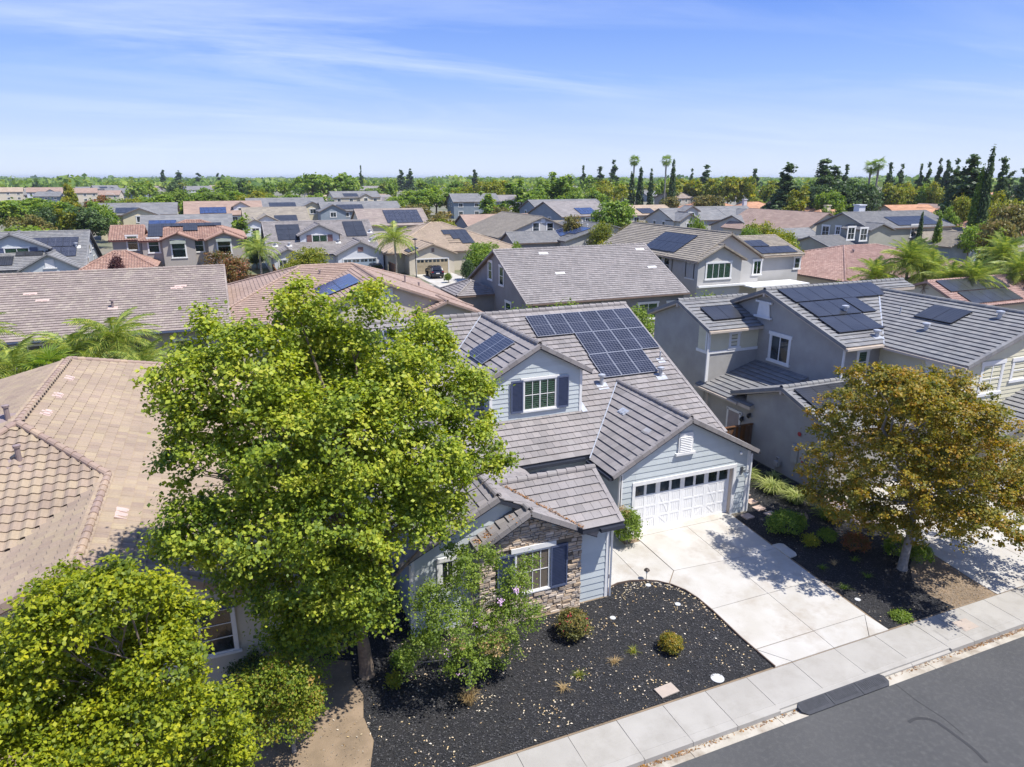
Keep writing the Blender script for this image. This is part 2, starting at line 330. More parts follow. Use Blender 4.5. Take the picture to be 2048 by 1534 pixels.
TW, TE = .325, .345     # tile width, exposure
def tile_verts(style, w, l=None):
    """local tile: x across, y up the slope, z out of the roof"""
    l = l or TE + .03; mb = MB()
    if style == 'flat':
        t0, t1, b0 = .08, .026, .052; g = .0045
        mb.add([(g, 0, b0), (w - g, 0, b0), (w - g, l, 0), (g, l, 0), (g, 0, t0), (w - g, 0, t0), (w - g, l, t1), (g, l, t1)],
               [(4, 5, 6, 7), (0, 1, 5, 4), (1, 2, 6, 5), (3, 0, 4, 7)])
    else:
        k = 6; amp = .034
        pr = [(w * i / k, amp * math.sin(math.pi * 2 * i / k * 1.0 - .6)) for i in range(k + 1)]
        vs = []
        for y, dz in ((0, .075), (l, .03)):
            for x, z in pr: vs.append((x, y, z + dz + .012))
        for x, z in pr: vs.append((x, 0.0, z + .06))
        fs = [(i, i + 1, k + 2 + i, k + 1 + i) for i in range(k)] + [(2 * k + 2 + i, 2 * k + 3 + i, i + 1, i) for i in range(k)]
        mb.add(vs, fs)
    return mb
TILE_ME = {}
def tile_mesh(style, m):
    k = (style, m.name)
    if k not in TILE_ME: TILE_ME[k] = tile_verts(style, TW).mesh('roof_tile', m, smooth=False)
    return TILE_ME[k]
CAP_ME = {}
def cap_verts(L=.4, r=.115):
    mb = MB(); n = 6; vs = []
    for x, k in ((0, 1.12), (L, .95)):
        for j in range(n + 1): a = math.pi * (j / n) * 1.1 - .157; vs.append((x, math.cos(a) * r * k, math.sin(a) * r * k + .02))
    for j in range(n + 1): a = math.pi * (j / n) * 1.1 - .157; vs.append((0, math.cos(a) * r * .85, math.sin(a) * r * .85 + .02))
    fs = [(j, j + 1, n + 2 + j, n + 1 + j) for j in range(n)] + [(2 * n + 2 + j, 2 * n + 3 + j, j + 1, j) for j in range(n)]
    return mb.add(vs, fs)
def cap_mesh(m):
    if m.name not in CAP_ME: CAP_ME[m.name] = cap_verts().mesh('ridge_tile', m, smooth=False)
    return CAP_ME[m.name]

class House:
    def __init__(s, name, label, cat, base, tile, style='flat', mode='mesh', fascia=None, group=None, nmax=300, capm=None):
        s.root = thing(name, label, cat, base, group); s.tile = tile; s.style = style; s.mode = mode; s.nmax = nmax
        s.fascia = fascia or NAVY; s.slab = MB(); s.full = []; s.cut = MB(); s.caps = []; s.capm = capm or tile; s.rakes = []
    # a roof plane: plan polygon, height function as (x0, y0, z0, gx, gy)
    def plane(s, poly, pl, tiles=None, th=.16):
        x0, y0, z0, gx, gy = pl; Z = lambda x, y: z0 + gx * (x - x0) + gy * (y - y0)
        P3 = [Vector((x, y, Z(x, y))) for x, y in poly]
        s.slab.prism(P3, (0, 0, -th))
        nrm = Vector((-gx, -gy, 1)).normalized(); c = sum(P3, Vector()) / len(P3)
        vis = nrm.dot(CAM - c) > 0
        tiles = s.mode if tiles is None else tiles
        if tiles == 'plain': return
        up = Vector((gx, gy, gx * gx + gy * gy)); up.normalize(); ua = up.cross(nrm).normalized()
        if ua.x + ua.y * .9 < 0: ua = -ua
        if ua.cross(up).dot(nrm) < 0: ua = -ua
        uv = [((p - P3[0]).dot(ua), (p - P3[0]).dot(up)) for p in P3]
        u0 = min(p[0] for p in uv); v0 = min(p[1] for p in uv); u1 = max(p[0] for p in uv); v1 = max(p[1] for p in uv)
        O = P3[0] + nrm * .004
        tri = tessellate_polygon([[Vector((p[0], p[1], 0)) for p in uv]]); regs = [[uv[i] for i in t] for t in tri]
        if len(uv) <= 4 and abs(sum(area(r_) for r_ in regs) - area(uv)) < 1e-4 and all(((uv[(i + 1) % len(uv)][0] - uv[i][0]) * (uv[(i + 2) % len(uv)][1] - uv[(i + 1) % len(uv)][1]) - (uv[(i + 1) % len(uv)][1] - uv[i][1]) * (uv[(i + 2) % len(uv)][0] - uv[(i + 1) % len(uv)][0])) * (1 if sum(uv[i_][0] * uv[(i_ + 1) % len(uv)][1] - uv[(i_ + 1) % len(uv)][0] * uv[i_][1] for i_ in range(len(uv))) > 0 else -1) > 0 for i in range(len(uv))): regs = [uv]
        M = Matrix((ua, up, nrm)).transposed()
        if tiles == 'course' or not vis:
            vv = v0 - .03; 
            step = TE if tiles != 'course' else TE * 1.25
            if not vis: step = TE * 2
            while vv < v1:
                for reg in regs:
                    q = clip_convex([(u0 - .1, vv), (u1 + .1, vv), (u1 + .1, vv + step), (u0 - .1, vv + step)], reg)
                    if len(q) < 3: continue
                    hh = lambda v: .06 - .03 * (v - vv) / step
                    # pieces of a course, each with its own tone
                    a = min(p[0] for p in q); b = max(p[0] for p in q); n = max(1, int((b - a) / (TW * 3)))
                    for i in range(n):
                        qq = clip_convex(q, [(a + (b - a) * i / n, vv - 1), (a + (b - a) * (i + 1) / n, vv - 1), (a + (b - a) * (i + 1) / n, vv + 2), (a + (b - a) * i / n, vv + 2)])
                        if len(qq) < 3: continue
                        top = [O + ua * p[0] + up * p[1] + nrm * hh(p[1]) for p in qq]; bot = [O + ua * p[0] + up * p[1] for p in qq]; m_ = len(qq)
                        s.cut.add(top + bot, [tuple(range(m_))] + [(j, m_ + j, m_ + (j + 1) % m_, (j + 1) % m_) for j in range(m_)], random.random())
                vv += step
            return
        row = 0; vv = v0 - .035
        while vv < v1 - .04:
            off = (row % 2) * TW / 2 if s.style == 'flat' else 0
            uu = u0 - .02 - off
            while uu < u1:
                rect = [(uu, vv), (uu + TW, vv), (uu + TW, vv + TE), (uu, vv + TE)]
                cen = (uu + TW / 2, vv + TE / 2)
                qs = [clip_convex(rect, reg) for reg in regs]; fullr = area(rect)
                qs = [q for q in qs if len(q) >= 3]; aq = sum(area(q) for q in qs)
                j = random.uniform(-.003, .004)
                if aq > .9 * fullr or (s.style != 'flat' and aq > .35 * fullr):
                    s.full.append((O + ua * uu + up * vv + nrm * j, M))
                elif aq > .02 * fullr and s.style == 'flat':
                    h = lambda v: .062 - .032 * (v - vv) / TE
                    rr_ = random.random()
                    for q in qs:
                     top = [O + ua * p[0] + up * p[1] + nrm * (h(p[1]) + j) for p in q]; bot = [O + ua * p[0] + up * p[1] + nrm * .02 for p in q]; m_ = len(q)
                     s.cut.add(top + bot, [tuple(range(m_))] + [(k, m_ + k, m_ + (k + 1) % m_, (k + 1) % m_) for k in range(m_)], rr_)
                uu += TW
            vv += TE; row += 1
    def cap(s, p0, p1): s.caps.append((Vector(p0), Vector(p1)))
    def rake(s, p0, p1, w=.16, h=.15, out=None):
        """trim tiles along a gable edge, p0 at the eave, p1 at the peak"""
        s.rakes.append((Vector(p0), Vector(p1), w, h, out))
    def gable(s, x0, x1, y0, y1, ze, axis, zr, tiles=None, ridge=None, caps=True, rakes=True, planes='ab', th=.16):
        """roof outline and eave height; ridge at the middle unless given"""
        if axis == 'X':
            r = ridge if ridge is not None else (y0 + y1) / 2; g0 = (zr - ze) / (r - y0); g1 = (zr - ze) / (y1 - r)
            if 'a' in planes: s.plane([(x0, y0), (x1, y0), (x1, r), (x0, r)], (x0, y0, ze, 0, g0), tiles, th)
            if 'b' in planes: s.plane([(x0, r), (x1, r), (x1, y1), (x0, y1)], (x0, y1, ze, 0, -g1), tiles, th)
            if caps: s.cap((x0, r, zr + .03), (x1, r, zr + .03))
            if rakes:
                for x, o in ((x0, 'W'), (x1, 'E')):
                    s.rake((x, y0, ze), (x, r, zr), out=o); s.rake((x, y1, ze), (x, r, zr), out=o)
        else:
            r = ridge if ridge is not None else (x0 + x1) / 2; g0 = (zr - ze) / (r - x0); g1 = (zr - ze) / (x1 - r)
            if 'a' in planes: s.plane([(x0, y0), (r, y0), (r, y1), (x0, y1)], (x0, y0, ze, g0, 0), tiles, th)
            if 'b' in planes: s.plane([(r, y0), (x1, y0), (x1, y1), (r, y1)], (x1, y0, ze, -g1, 0), tiles, th)
            if caps: s.cap((r, y0, zr + .03), (r, y1, zr + .03))
            if rakes:
                for y, o in ((y0, 'S'), (y1, 'N')):
                    s.rake((x0, y, ze), (r, y, zr), out=o); s.rake((x1, y, ze), (r, y, zr), out=o)
    def hip(s, x0, x1, y0, y1, ze, zr, tiles=None):
        w, d = x1 - x0, y1 - y0; k = min(w, d) / 2; g = (zr - ze) / k
        if w >= d: a, b = (x0 + k, y0 + k), (x1 - k, y0 + k)
        else: a, b = (x0 + k, y0 + k), (x0 + k, y1 - k)
        if w >= d:
            s.plane([(x0, y0), (x1, y0), b, a] if w > d else [(x0, y0), (x1, y0), a], (x0, y0, ze, 0, g), tiles)
            s.plane([(x1, y1), (x0, y1), a, b] if w > d else [(x1, y1), (x0, y1), a], (x0, y1, ze, 0, -g), tiles)
            s.plane([(x0, y1), (x0, y0), a], (x0, y0, ze, g, 0), tiles); s.plane([(x1, y0), (x1, y1), b], (x1, y0, ze, -g, 0), tiles)
            cs = [((x0, y0), a), ((x0, y1), a), ((x1, y0), b), ((x1, y1), b)]
        else:
            s.plane([(x0, y0), (x1, y0), a], (x0, y0, ze, 0, g), tiles); s.plane([(x1, y1), (x0, y1), b], (x0, y1, ze, 0, -g), tiles)
            s.plane([(x0, y1), (x0, y0), a, b], (x0, y0, ze, g, 0), tiles); s.plane([(x1, y0), (x1, y1), b, a], (x1, y0, ze, -g, 0), tiles)
            cs = [((x0, y0), a), ((x1, y0), a), ((x0, y1), b), ((x1, y1), b)]
        if a != b: s.cap((*a, zr + .03), (*b, zr + .03))
        for p, q in cs: s.cap((*p, ze + .05), (*q, zr + .05))
    def finish(s):
        s.roof = part('roof', s.slab, s.fascia, s.root); b = BASE[s.root]
        s.full.sort(key=lambda t: (t[0] - CAM).length_squared)
        n = s.nmax if s.mode == 'ind' else 0
        me = tile_mesh(s.style, s.tile)
        for O, M in s.full[:n]:
            o = bpy.data.objects.new('roof_tile', me); COL.objects.link(o); o.parent = s.roof
            o.matrix_basis = Matrix.Translation(O - b) @ M.to_4x4()
        rest = s.full[n:]
        tv = tile_verts(s.style, TW)
        V0 = np.array(tv.v); nf = len(tv.f)
        for O, M in rest:
            W = V0 @ np.array(M).T + np.array(O); s.cut.add(W.tolist(), tv.f, random.random())
        if s.cut.f: part('roof_tiles', s.cut, s.tile, s.roof, kind='stuff')
        # ridge and hip caps
        cm = MB(); cv = cap_verts(); V1 = np.array(cv.v); near = s.mode == 'ind'
        for p0, p1 in s.caps:
            d = p1 - p0; L = d.length; d.normalize(); side = Vector((0, 0, 1)).cross(d).normalized(); up = d.cross(side); k = max(1, int(L / .37))
            if (p0 if p0.z < p1.z else p1) is p1: pass
            st = L / k; M = Matrix((d, side, up)).transposed()
            tilt = Matrix.Rotation(R(1.5), 3, 'Y')
            for i in range(k):
                O = p0 + d * st * i; MM = M @ tilt
                if near:
                    o = bpy.data.objects.new('ridge_tile', cap_mesh(s.capm)); COL.objects.link(o); o.parent = s.roof
                    o.matrix_basis = Matrix.Translation(O - b) @ MM.to_4x4()
                elif s.mode == 'mesh': cm.add((V1 @ np.array(MM).T + np.array(O)).tolist(), cv.f, random.random())
            if s.mode == 'course': cm.tube([p0, p1], .09, 5, random.random())
            if cm.f: part('ridge_cap', cm, s.capm, s.roof); cm = MB()
        for p0, p1, w, h, out in s.rakes:
            d = p1 - p0; L = d.length; dn = d.normalized(); o_ = OUT[out]; up = o_.cross(dn)
            if up.z < 0: up = -up
            k = max(1, int(L / .36)); st = L / k
            if s.mode == 'course': cm.obox(p0 + o_ * .02 - o_ * w, d, o_ * w, up * .1, random.random()); part('rake_trim', cm, s.capm, s.roof); cm = MB(); continue
            for i in range(k):
                q = p0 + dn * st * i - o_ * (w - .03) + up * (-h * .62)
                vs = (q, dn * (st - .008), o_ * w, up * (h + .022)); q2 = MB()
                # each trim tile rises a little towards its lower end
                q2.obox(*vs, r=random.random())
                if near: part('rake_tile', q2, s.capm, s.roof)
                else: cm.add(q2.v, q2.f, random.random())
            if cm.f: part('rake_trim', cm, s.capm, s.roof); cm = MB()
        return s
    # ---- walls
    def wall(s, mb, face, plane, poly, th=.12):
        mb.prism([face_pt(face, plane, u, z) for u, z in poly], -OUT[face] * th)
    def solar(s, pl, u0, v0, nu, nv, pw, ph, m=SOLAR_K, frame=BLKF, skip=(), name='solar_array', lift=.13, landscape=False):
        """pl: (origin, u axis, up-slope axis); panels laid from u0,v0"""
        O, ua, up = pl; n = ua.cross(up).normalized()
        if n.z < 0: n = -n
        fr = MB(); b = BASE[s.root]
        for j in range(nv):                                   # rails
            for f in (.25, .75):
                q = O + ua * u0 + up * (v0 + (j + f) * ph); fr.obox(q + n * .06, ua * (nu * pw), up * .04, n * (lift - .075))
        for i in range(nu + 1):
            for j in (0, nv): fr.obox(O + ua * (u0 + min(i * pw, nu * pw - .05)) + up * (v0 + j * ph - (.1 if j else -.06)) + n * .03, ua * .05, up * .05, n * (lift - .05))
        arr = part(name, fr, BLKF, s.root)
        g = .01; t = .035; fw = .018; mb = MB()
        for i in range(nu):
            for j in range(nv):
                if (i, j) in skip: continue
                q = O + ua * (u0 + i * pw + g) + up * (v0 + j * ph + g) + n * lift - b
                a, c, d = ua * (pw - 2 * g), up * (ph - 2 * g), n * t
                me = bpy.data.meshes.new('solar_panel'); V_ = [q, q + a, q + a + c, q + c, q + d, q + a + d, q + a + c + d, q + c + d]
                uf, vf = ua * fw, up * fw; e = d * 1.02
                V_ += [q + e + uf + vf, q + a + e - uf + vf, q + a + c + e - uf - vf, q + c + e + uf - vf]
                F_ = [(0, 1, 5, 4), (1, 2, 6, 5), (2, 3, 7, 6), (3, 0, 4, 7), (4, 5, 9, 8), (5, 6, 10, 9), (6, 7, 11, 10), (7, 4, 8, 11), (8, 9, 10, 11), (3, 2, 1, 0)]
                me.from_pydata([tuple(v) for v in V_], [], F_); me.materials.append(frame); me.materials.append(m); me.polygons[8].material_index = 1
                uvl = me.uv_layers.new(); 
                seq = [(0, 0), (1, 0), (1, 1), (0, 1)]
                if landscape: seq = [(0, 1), (0, 0), (1, 0), (1, 1)]
                for k, li in enumerate(me.polygons[8].loop_indices): uvl.data[li].uv = seq[k]
                o = bpy.data.objects.new('solar_panel', me); COL.objects.link(o); o.parent = arr; BASE[o] = b
        return arr
def roofframe(x0, y0, z0, down, m):
    """frame of a roof plane whose eave runs through the point; down = side it faces"""
    O = Vector((x0, y0, z0)); k = 1 / math.sqrt(1 + m * m)
    if down == 'S': return O, Vector((1, 0, 0)), Vector((0, 1, m)) * k
    if down == 'N': return O, Vector((-1, 0, 0)), Vector((0, -1, m)) * k
    if down == 'W': return O, Vector((0, -1, 0)), Vector((1, 0, m)) * k
    return O, Vector((0, 1, 0)), Vector((-1, 0, m)) * k

def window(H, face, plane, u, z, w, h, cols=2, rows=1, trim=.1, sill=True, head=True, shutters=None, blind=None, muntin=None, tm=None, far=False, sash=.045):
    """u,z = centre; trim boards, sash bars, pane behind; blinds behind the pane"""
    root = H.root; tm = tm or TRIM; fr = MB(); u0, u1, z0, z1 = u - w / 2, u + w / 2, z - h / 2, z + h / 2
    o = .045 if not far else .04; F = lambda *a: fbox(fr, face, plane, *a)
    ht = trim * 1.35 if head else trim
    F(u0 - trim, u0, z0, z1, .0, o); F(u1, u1 + trim, z0, z1, .0, o)
    F(u0 - trim - (.06 if head else 0), u1 + trim + (.06 if head else 0), z1, z1 + ht, 0, o + .02)
    F(u0 - trim - (.07 if sill else 0), u1 + trim + (.07 if sill else 0), z0 - trim * (1 if sill else .9), z0, 0, o + (.035 if sill else .0))
    F(u0, u0 + sash, z0, z1, 0, .036); F(u1 - sash, u1, z0, z1, 0, .036); F(u0 + sash, u1 - sash, z0, z0 + sash, 0, .036); F(u0 + sash, u1 - sash, z1 - sash, z1, 0, .036)
    iw = (w - 2 * sash); ih = h - 2 * sash
    for i in range(1, cols): c = u0 + sash + iw * i / cols; F(c - sash * .6, c + sash * .6, z0 + sash, z1 - sash, 0, .034)
    for j in range(1, rows): c = z0 + sash + ih * j / rows; F(u0 + sash, u1 - sash, c - sash * .5, c + sash * .5, 0, .033)
    if muntin:
        mc, mr = muntin
        for i in range(1, mc): c = u0 + sash + iw * i / mc; F(c - .012, c + .012, z0 + sash, z1 - sash, .012, .03)
        for j in range(1, mr): c = z0 + sash + ih * j / mr; F(u0 + sash, u1 - sash, c - .012, c + .012, .012, .029)
    f = part('window', fr, tm, root)
    if blind:
        bl = MB(); n = max(3, int(ih / .09))
        if blind == 'half': n0, n1 = int(n * .45), n
        else: n0, n1 = 0, n
        for k in range(n0, n1):
            zz = z0 + sash + ih * (k + .25) / n; fbox(bl, face, plane, u0 + sash, u1 - sash, zz, zz + ih / n * .55, .004, .009)
        part('blind', bl, BLIND if blind != 'grey' else BLINDG, f)
        bk = MB(); fbox(bk, face, plane, u0 + sash, u1 - sash, z0 + sash, z1 - sash, .001, .003); part('pane', bk, GLASS, f)
        pm = MB(); fbox(pm, face, plane, u0 + sash, u1 - sash, z0 + sash, z1 - sash, .0105, .0115); part('pane', pm, CLEAR, f)
    else:
        for i in range(cols):
            for j in range(rows):
                pm = MB(); a = u0 + sash + iw * i / cols; c = z0 + sash + ih * j / rows
                fbox(pm, face, plane, a + .01, a + iw / cols - .01, c + .01, c + ih / rows - .01, .002, .011); part('pane', pm, GLASS, f)
    if shutters:
        sm, sw = shutters
        for a in (u0 - trim * .6 - sw, u1 + trim * .6):
            sh = MB(); fbox(sh, face, plane, a, a + .05, z0 - .05, z1 + .05, .045, .085); fbox(sh, face, plane, a + sw - .05, a + sw, z0 - .05, z1 + .05, .045, .085)
            fbox(sh, face, plane, a + .05, a + sw - .05, z0 - .05, z0 + .02, .045, .085); fbox(sh, face, plane, a + .05, a + sw - .05, z1 - .03, z1 + .05, .045, .085)
            fbox(sh, face, plane, a + .05, a + sw - .05, z0 + .02, z1 - .03, .045, .05)
            n = int((h - .05) / .055) if not far else 8
            for k in range(n):
                zz = z0 + .02 + (h - .05) * k / n; p = face_pt(face, plane, a + .05, zz, .052)
                sh.obox(p, UAX[face] * (sw - .1), Vector((0, 0, .012)), OUT[face] * .02 + Vector((0, 0, .028)))
            part('shutter', sh, sm, root)
    return f
def siding(H, wallpart, face, plane, polys, m, h=.25, z0=0., joints=True, th=.02):
    """lap boards: each board its own piece, thicker at its lower edge"""
    for poly in polys:
        lo = min(p[1] for p in poly); hi = max(p[1] for p in poly)
        k = math.floor((lo - z0) / h)
        while z0 + k * h < hi - .01:
            a, b = z0 + k * h, z0 + (k + 1) * h; k += 1
            strip = clip_convex([(min(p[0] for p in poly) - 1, a + .004), (max(p[0] for p in poly) + 1, a + .004), (max(p[0] for p in poly) + 1, b), (min(p[0] for p in poly) - 1, b)], poly)
            if len(strip) < 3 or area(strip) < .004: continue
            ua, ub = min(p[0] for p in strip), max(p[0] for p in strip); cuts = [ua, ub]
            if joints and ub - ua > 2.6: cuts = [ua, ua + (ub - ua) * random.uniform(.3, .7), ub]
            for c0, c1 in zip(cuts, cuts[1:]):
                q = clip_convex(strip, [(c0 + .002, a - 1), (c1 - .002, a - 1), (c1 - .002, b + 1), (c0 + .002, b + 1)])
                if len(q) < 3: continue
                mb = MB(); fr = [face_pt(face, plane, u, z, .008 + th * (b - z) / h) for u, z in q]; bk = [face_pt(face, plane, u, z, .001) for u, z in q]; n = len(q)
                if face in 'SE': mb.add(fr + bk, [tuple(range(n))] + [(j, n + j, n + (j + 1) % n, (j + 1) % n) for j in range(n)], random.random())
                else: mb.add(fr + bk, [tuple(reversed(range(n)))] + [((j + 1) % n, n + (j + 1) % n, n + j, j) for j in range(n)], random.random())
                part('plank', mb, m, wallpart)
def vent_pipe(H, x, y, z, h=.35, r=.05, flash=True, cap=False, m=None):
    mb = MB(); m = m or FLASH
    mb.lathe([(r, -.1), (r, h)] + ([(r * 1.9, h), (r * 1.9, h + .09), (r * .3, h + .13)] if cap else [(r * .8, h + .005)]), (x, y, z), 10)
    o = part('vent_pipe', mb, m, H.root)
    return o
def flashing(H, fr, u, v, w, h, m=None):
    O, ua, up = fr; n = ua.cross(up).normalized(); n = n if n.z > 0 else -n
    mb = MB(); mb.obox(O + ua * (u - w / 2) + up * (v - h / 2) + n * .062, ua * w, up * h, n * .012); return part('flashing', mb, m or FLASH, H.root)
def roof_vent(H, fr, u, v, m=None, w=.6):
    """low tile-shaped attic vent: pan with two raised lips"""
    O, ua, up = fr; n = ua.cross(up).normalized(); n = n if n.z > 0 else -n
    mb = MB(); mb.obox(O + ua * (u - w / 2) + up * (v - .17) + n * .05, ua * w, up * .34, n * .035)
    for k in (.12, .55): mb.obox(O + ua * (u - w / 2 + w * k) + up * (v - .13) + n * .085, ua * (w * .3), up * .2, n * .03)
    return part('roof_vent', mb, m or TRIM, H.root)
# ------------------------------------------------------------------ ground
from mathutils.geometry import tessellate_polygon
def gz(y): return -.44 + .42 * min(1, max(0, (y - 13.45) / 7.85))
def sheet(mb, poly, dz, r=0., th=0.):
    """plan polygon draped on the lot, cut where the slope changes"""
    for lo, hi in ((-1e5, 13.45), (13.45, 21.3), (21.3, 1e5)):
        q = clip_poly(clip_poly(list(poly), 0, 1, -lo), 0, -1, hi)
        if len(q) < 3: continue
        V_ = [Vector((x, y, gz(y) + dz)) for x, y in q]
        if th: mb.prism(V_, (0, 0, -th), r)
        else:
            t = tessellate_polygon([V_]); fs = []
            for a, b, c in t:
                n = (V_[b] - V_[a]).cross(V_[c] - V_[a]); fs.append((a, b, c) if n.z > 0 else (a, c, b))
            mb.add(V_, fs, r)
def inside(p, poly):
    x, y = p; c = False; n = len(poly)
    for i in range(n):
        x0, y0 = poly[i]; x1, y1 = poly[(i + 1) % n]
        if (y0 > y) != (y1 > y) and x < (x1 - x0) * (y - y0) / (y1 - y0) + x0: c = not c
    return c
SOIL = mat('dry_soil', (.19, .14, .09), .95, (.26, .19, .125), 1.6, .5, 30, dirt=.6, dcol=(.1, .075, .05), dscale=1.1)
YARD = mat('yard_ground', (.2, .17, .13), .95, (.1, .12, .055), .12, .3, 9, dirt=.5, dcol=(.28, .27, .25), dscale=.05)
ASPH = mat('asphalt', (.066, .066, .066), .9, (.085, .084, .082), .35, .8, 120, dirt=.6, dcol=(.125, .122, .115), dscale=7, detail=12)
CONC = mat('driveway_concrete', (.4, .375, .33), .85, (.46, .44, .405), .9, .12, 50, var=.05, dirt=.8, dcol=(.3, .255, .2), dscale=.7)
WALK = mat('sidewalk_concrete', (.315, .295, .262), .85, (.355, .335, .3), 1.1, .12, 60, var=.035, dirt=.6, dcol=(.25, .23, .195), dscale=1.3)
GUTT = mat('gutter_concrete', (.4, .36, .29), .9, (.46, .42, .35), 1.5, .15, 50, dirt=.95, dcol=(.17, .12, .075), dscale=.8)
MULCH = mat('black_mulch', (.006, .006, .007), .95, (.02, .02, .022), 26, .9, 55, dirt=.5, dcol=(.04, .035, .03), dscale=2.2)
CHIP = mat('mulch_chip', (.012, .012, .013), .65, (.06, .058, .06), 45, var=.9)
DEADLEAF = mat('dead_leaf', (.6, .5, .34), .7, (.46, .33, .2), 2.5, var=.35)
STEP = mat('stepping_stone', (.4, .29, .23), .85, (.46, .35, .28), 4, .2, 60, var=.1)

g = MB(); g.box(-9000, 9000, 21.3, 14000, -.8, -.024); struct('ground', g, YARD)
g = MB(); sheet(g, [(-60, 13.45), (160, 13.45), (160, 21.3), (-60, 21.3)], -.004); struct('front_lots', g, SOIL)
g = MB(); g.box(-9000, 9000, -9000, 21.3, -1.0, -.9); struct('subsoil', g, SOIL)
# road with a slight crown, patched
g = MB()
for x0 in range(-60, 160, 20):
    for y0, y1, z0, z1 in ((11.7, 9, -.59, -.53), (9, 5.5, -.53, -.49), (5.5, 2, -.49, -.52), (2, -1.5, -.52, -.6)):
        g.add([(x0, y0, z0), (x0, y1, z1), (x0 + 20, y1, z1), (x0 + 20, y0, z0)], [(0, 1, 2, 3)])
road = struct('road', g, ASPH)
# tar crack lines and a curved tyre mark lying on the road
TAR = mat('tar', (.02, .02, .02), .6)
def rz(y): return -.59 + (11.7 - y) * .0222 if y > 9 else -.53 + (9 - y) * .0114
def strip(mb, pts, w, dz, zf):
    for (x0, y0), (x1, y1) in zip(pts, pts[1:]):
        d = Vector((x1 - x0, y1 - y0, 0)).normalized(); n = Vector((-d.y, d.x, 0)) * w / 2
        mb.add([(x0 - n.x, y0 - n.y, zf(y0) + dz), (x1 - n.x, y1 - n.y, zf(y1) + dz), (x1 + n.x, y1 + n.y, zf(y1) + dz), (x0 + n.x, y0 + n.y, zf(y0) + dz)], [(0, 1, 2, 3)])
pts = [at(1700 + a / 4.382, 1150 + b / 4.382, -.54) for a, b in ((515, 1285), (560, 1258), (620, 1250), (690, 1258), (760, 1285), (850, 1350), (930, 1410), (1010, 1470), (1100, 1545), (1200, 1650))]
g = MB(); strip(g, [(p.x, p.y) for p in pts], .09, .006, rz); part_ = link('tyre_mark', g.mesh('tyre_mark', mat('tyre_mark_rubber', (.035, .035, .037), .8))); part_.parent = road; BASE[part_] = Vector()
g = MB()
pts = [(17.25, 11.66), (17.2, 10.9), (17.27, 10.1), (17.2, 9.5)]; strip(g, pts, .014, .004, rz)
pts = [(24.3, 11.6), (24.1, 10.3), (24.5, 9.2), (24.2, 8)]; strip(g, pts, .014, .004, rz)
c_ = link('road_crack', g.mesh('road_crack', TAR)); c_.parent = road; BASE[c_] = Vector()
# sidewalk slabs with recessed joints
sw = struct('sidewalk', MB().box(-60, 160, 12.08, 13.44, -.62, -.462), WALK)
xs = [8.67, 10.19, 11.66, 13.18, 14.95, 16.68, 18.42, 20.15, 21.22, 22.43, 23.72]
while xs[0] > -9: xs.insert(0, xs[0] - 1.5)
while xs[-1] < 60: xs.append(xs[-1] + 1.5)
for i, (a, b) in enumerate(zip(xs, xs[1:])):
    j = .006 if i % 2 else .01; m = MB()
    z = -.44 + random.uniform(-.002, .002); lo = 12.02
    # front edge drops where the driveways cross
    dip = 1 if 13.0 < (a + b) / 2 < 20.1 or 24.5 < (a + b) / 2 < 31.2 else 0
    e = z - .09 * dip - .02
    m.add([(a + j, 12.25, z - .1), (b - j, 12.25, z - .1), (b - j, 13.44, z - .1), (a + j, 13.44, z - .1), (a + j, 12.25, z - .012), (b - j, 12.25, z - .012), (b - j, 13.44, z), (a + j, 13.44, z)],
          [(4, 5, 6, 7), (0, 1, 5, 4), (1, 2, 6, 5), (2, 3, 7, 6), (3, 0, 4, 7)], random.random())
    m.add([(a + j, 12.0, -.7), (b - j, 12.0, -.7), (b - j, 12.247, -.7), (a + j, 12.247, -.7), (a + j, 12.0, e), (b - j, 12.0, e), (b - j, 12.247, z - .012), (a + j, 12.247, z - .012)],
          [(4, 5, 6, 7), (0, 1, 5, 4), (1, 2, 6, 5), (2, 3, 7, 6), (3, 0, 4, 7)], random.random())
    part('slab', m, WALK, sw)
gu = struct('gutter', MB().box(-60, 160, 11.66, 12.03, -.9, -.62), GUTT)
for x in np.arange(-8, 60, 3.0):
    part('slab', MB().add([(x + .008, 11.66, -.9), (x + 2.99, 11.66, -.9), (x + 2.99, 12.0, -.9), (x + .008, 12.0, -.9), (x + .008, 11.66, -.585), (x + 2.99, 11.66, -.585), (x + 2.99, 12.0, -.61), (x + .008, 12.0, -.61)],
         [(4, 5, 6, 7), (0, 1, 5, 4), (1, 2, 6, 5), (3, 0, 4, 7)], random.random()), GUTT, gu)
# lids set in the sidewalk and the beds
LID = mat('lid_concrete', (.5, .5, .49), .8, (.44, .44, .43), 12, .2, 80); LIDT = mat('tan_lid', (.4, .33, .27), .85, (.36, .3, .25), 6, .2, 90)
def lid(x0, x1, y0, y1, z, m, label, round_=False, base=None):
    mb = MB(); h = .012
    if round_: mb.lathe([(x1, 0), (x1, h), (x1 * .93, h * 1.25), (x1 * .2, h * 1.25)], (x0, y0, z), 20)
    else:
        mb.box(x0, x1, y0, y1, z, z + h); mb.box(x0 + .04, x1 - .04, y0 + .04, y1 - .04, z + h, z + h + .004); 
        mb.box((x0 + x1) / 2 - .05, (x0 + x1) / 2 + .05, y0 + .07, y0 + .1, z + h + .004, z + h + .012)
    return solo('utility_lid', mb, m, label, 'utility lid', (x0, y0, z))
lid(20.45, 21.15, 12.34, 12.92, -.4535, WALK, 'pale rounded utility cover in the sidewalk left of the tan cover')
lid(21.4, 22.08, 12.45, 12.95, -.452, LIDT, 'tan rectangular utility cover set in the sidewalk near the right edge')
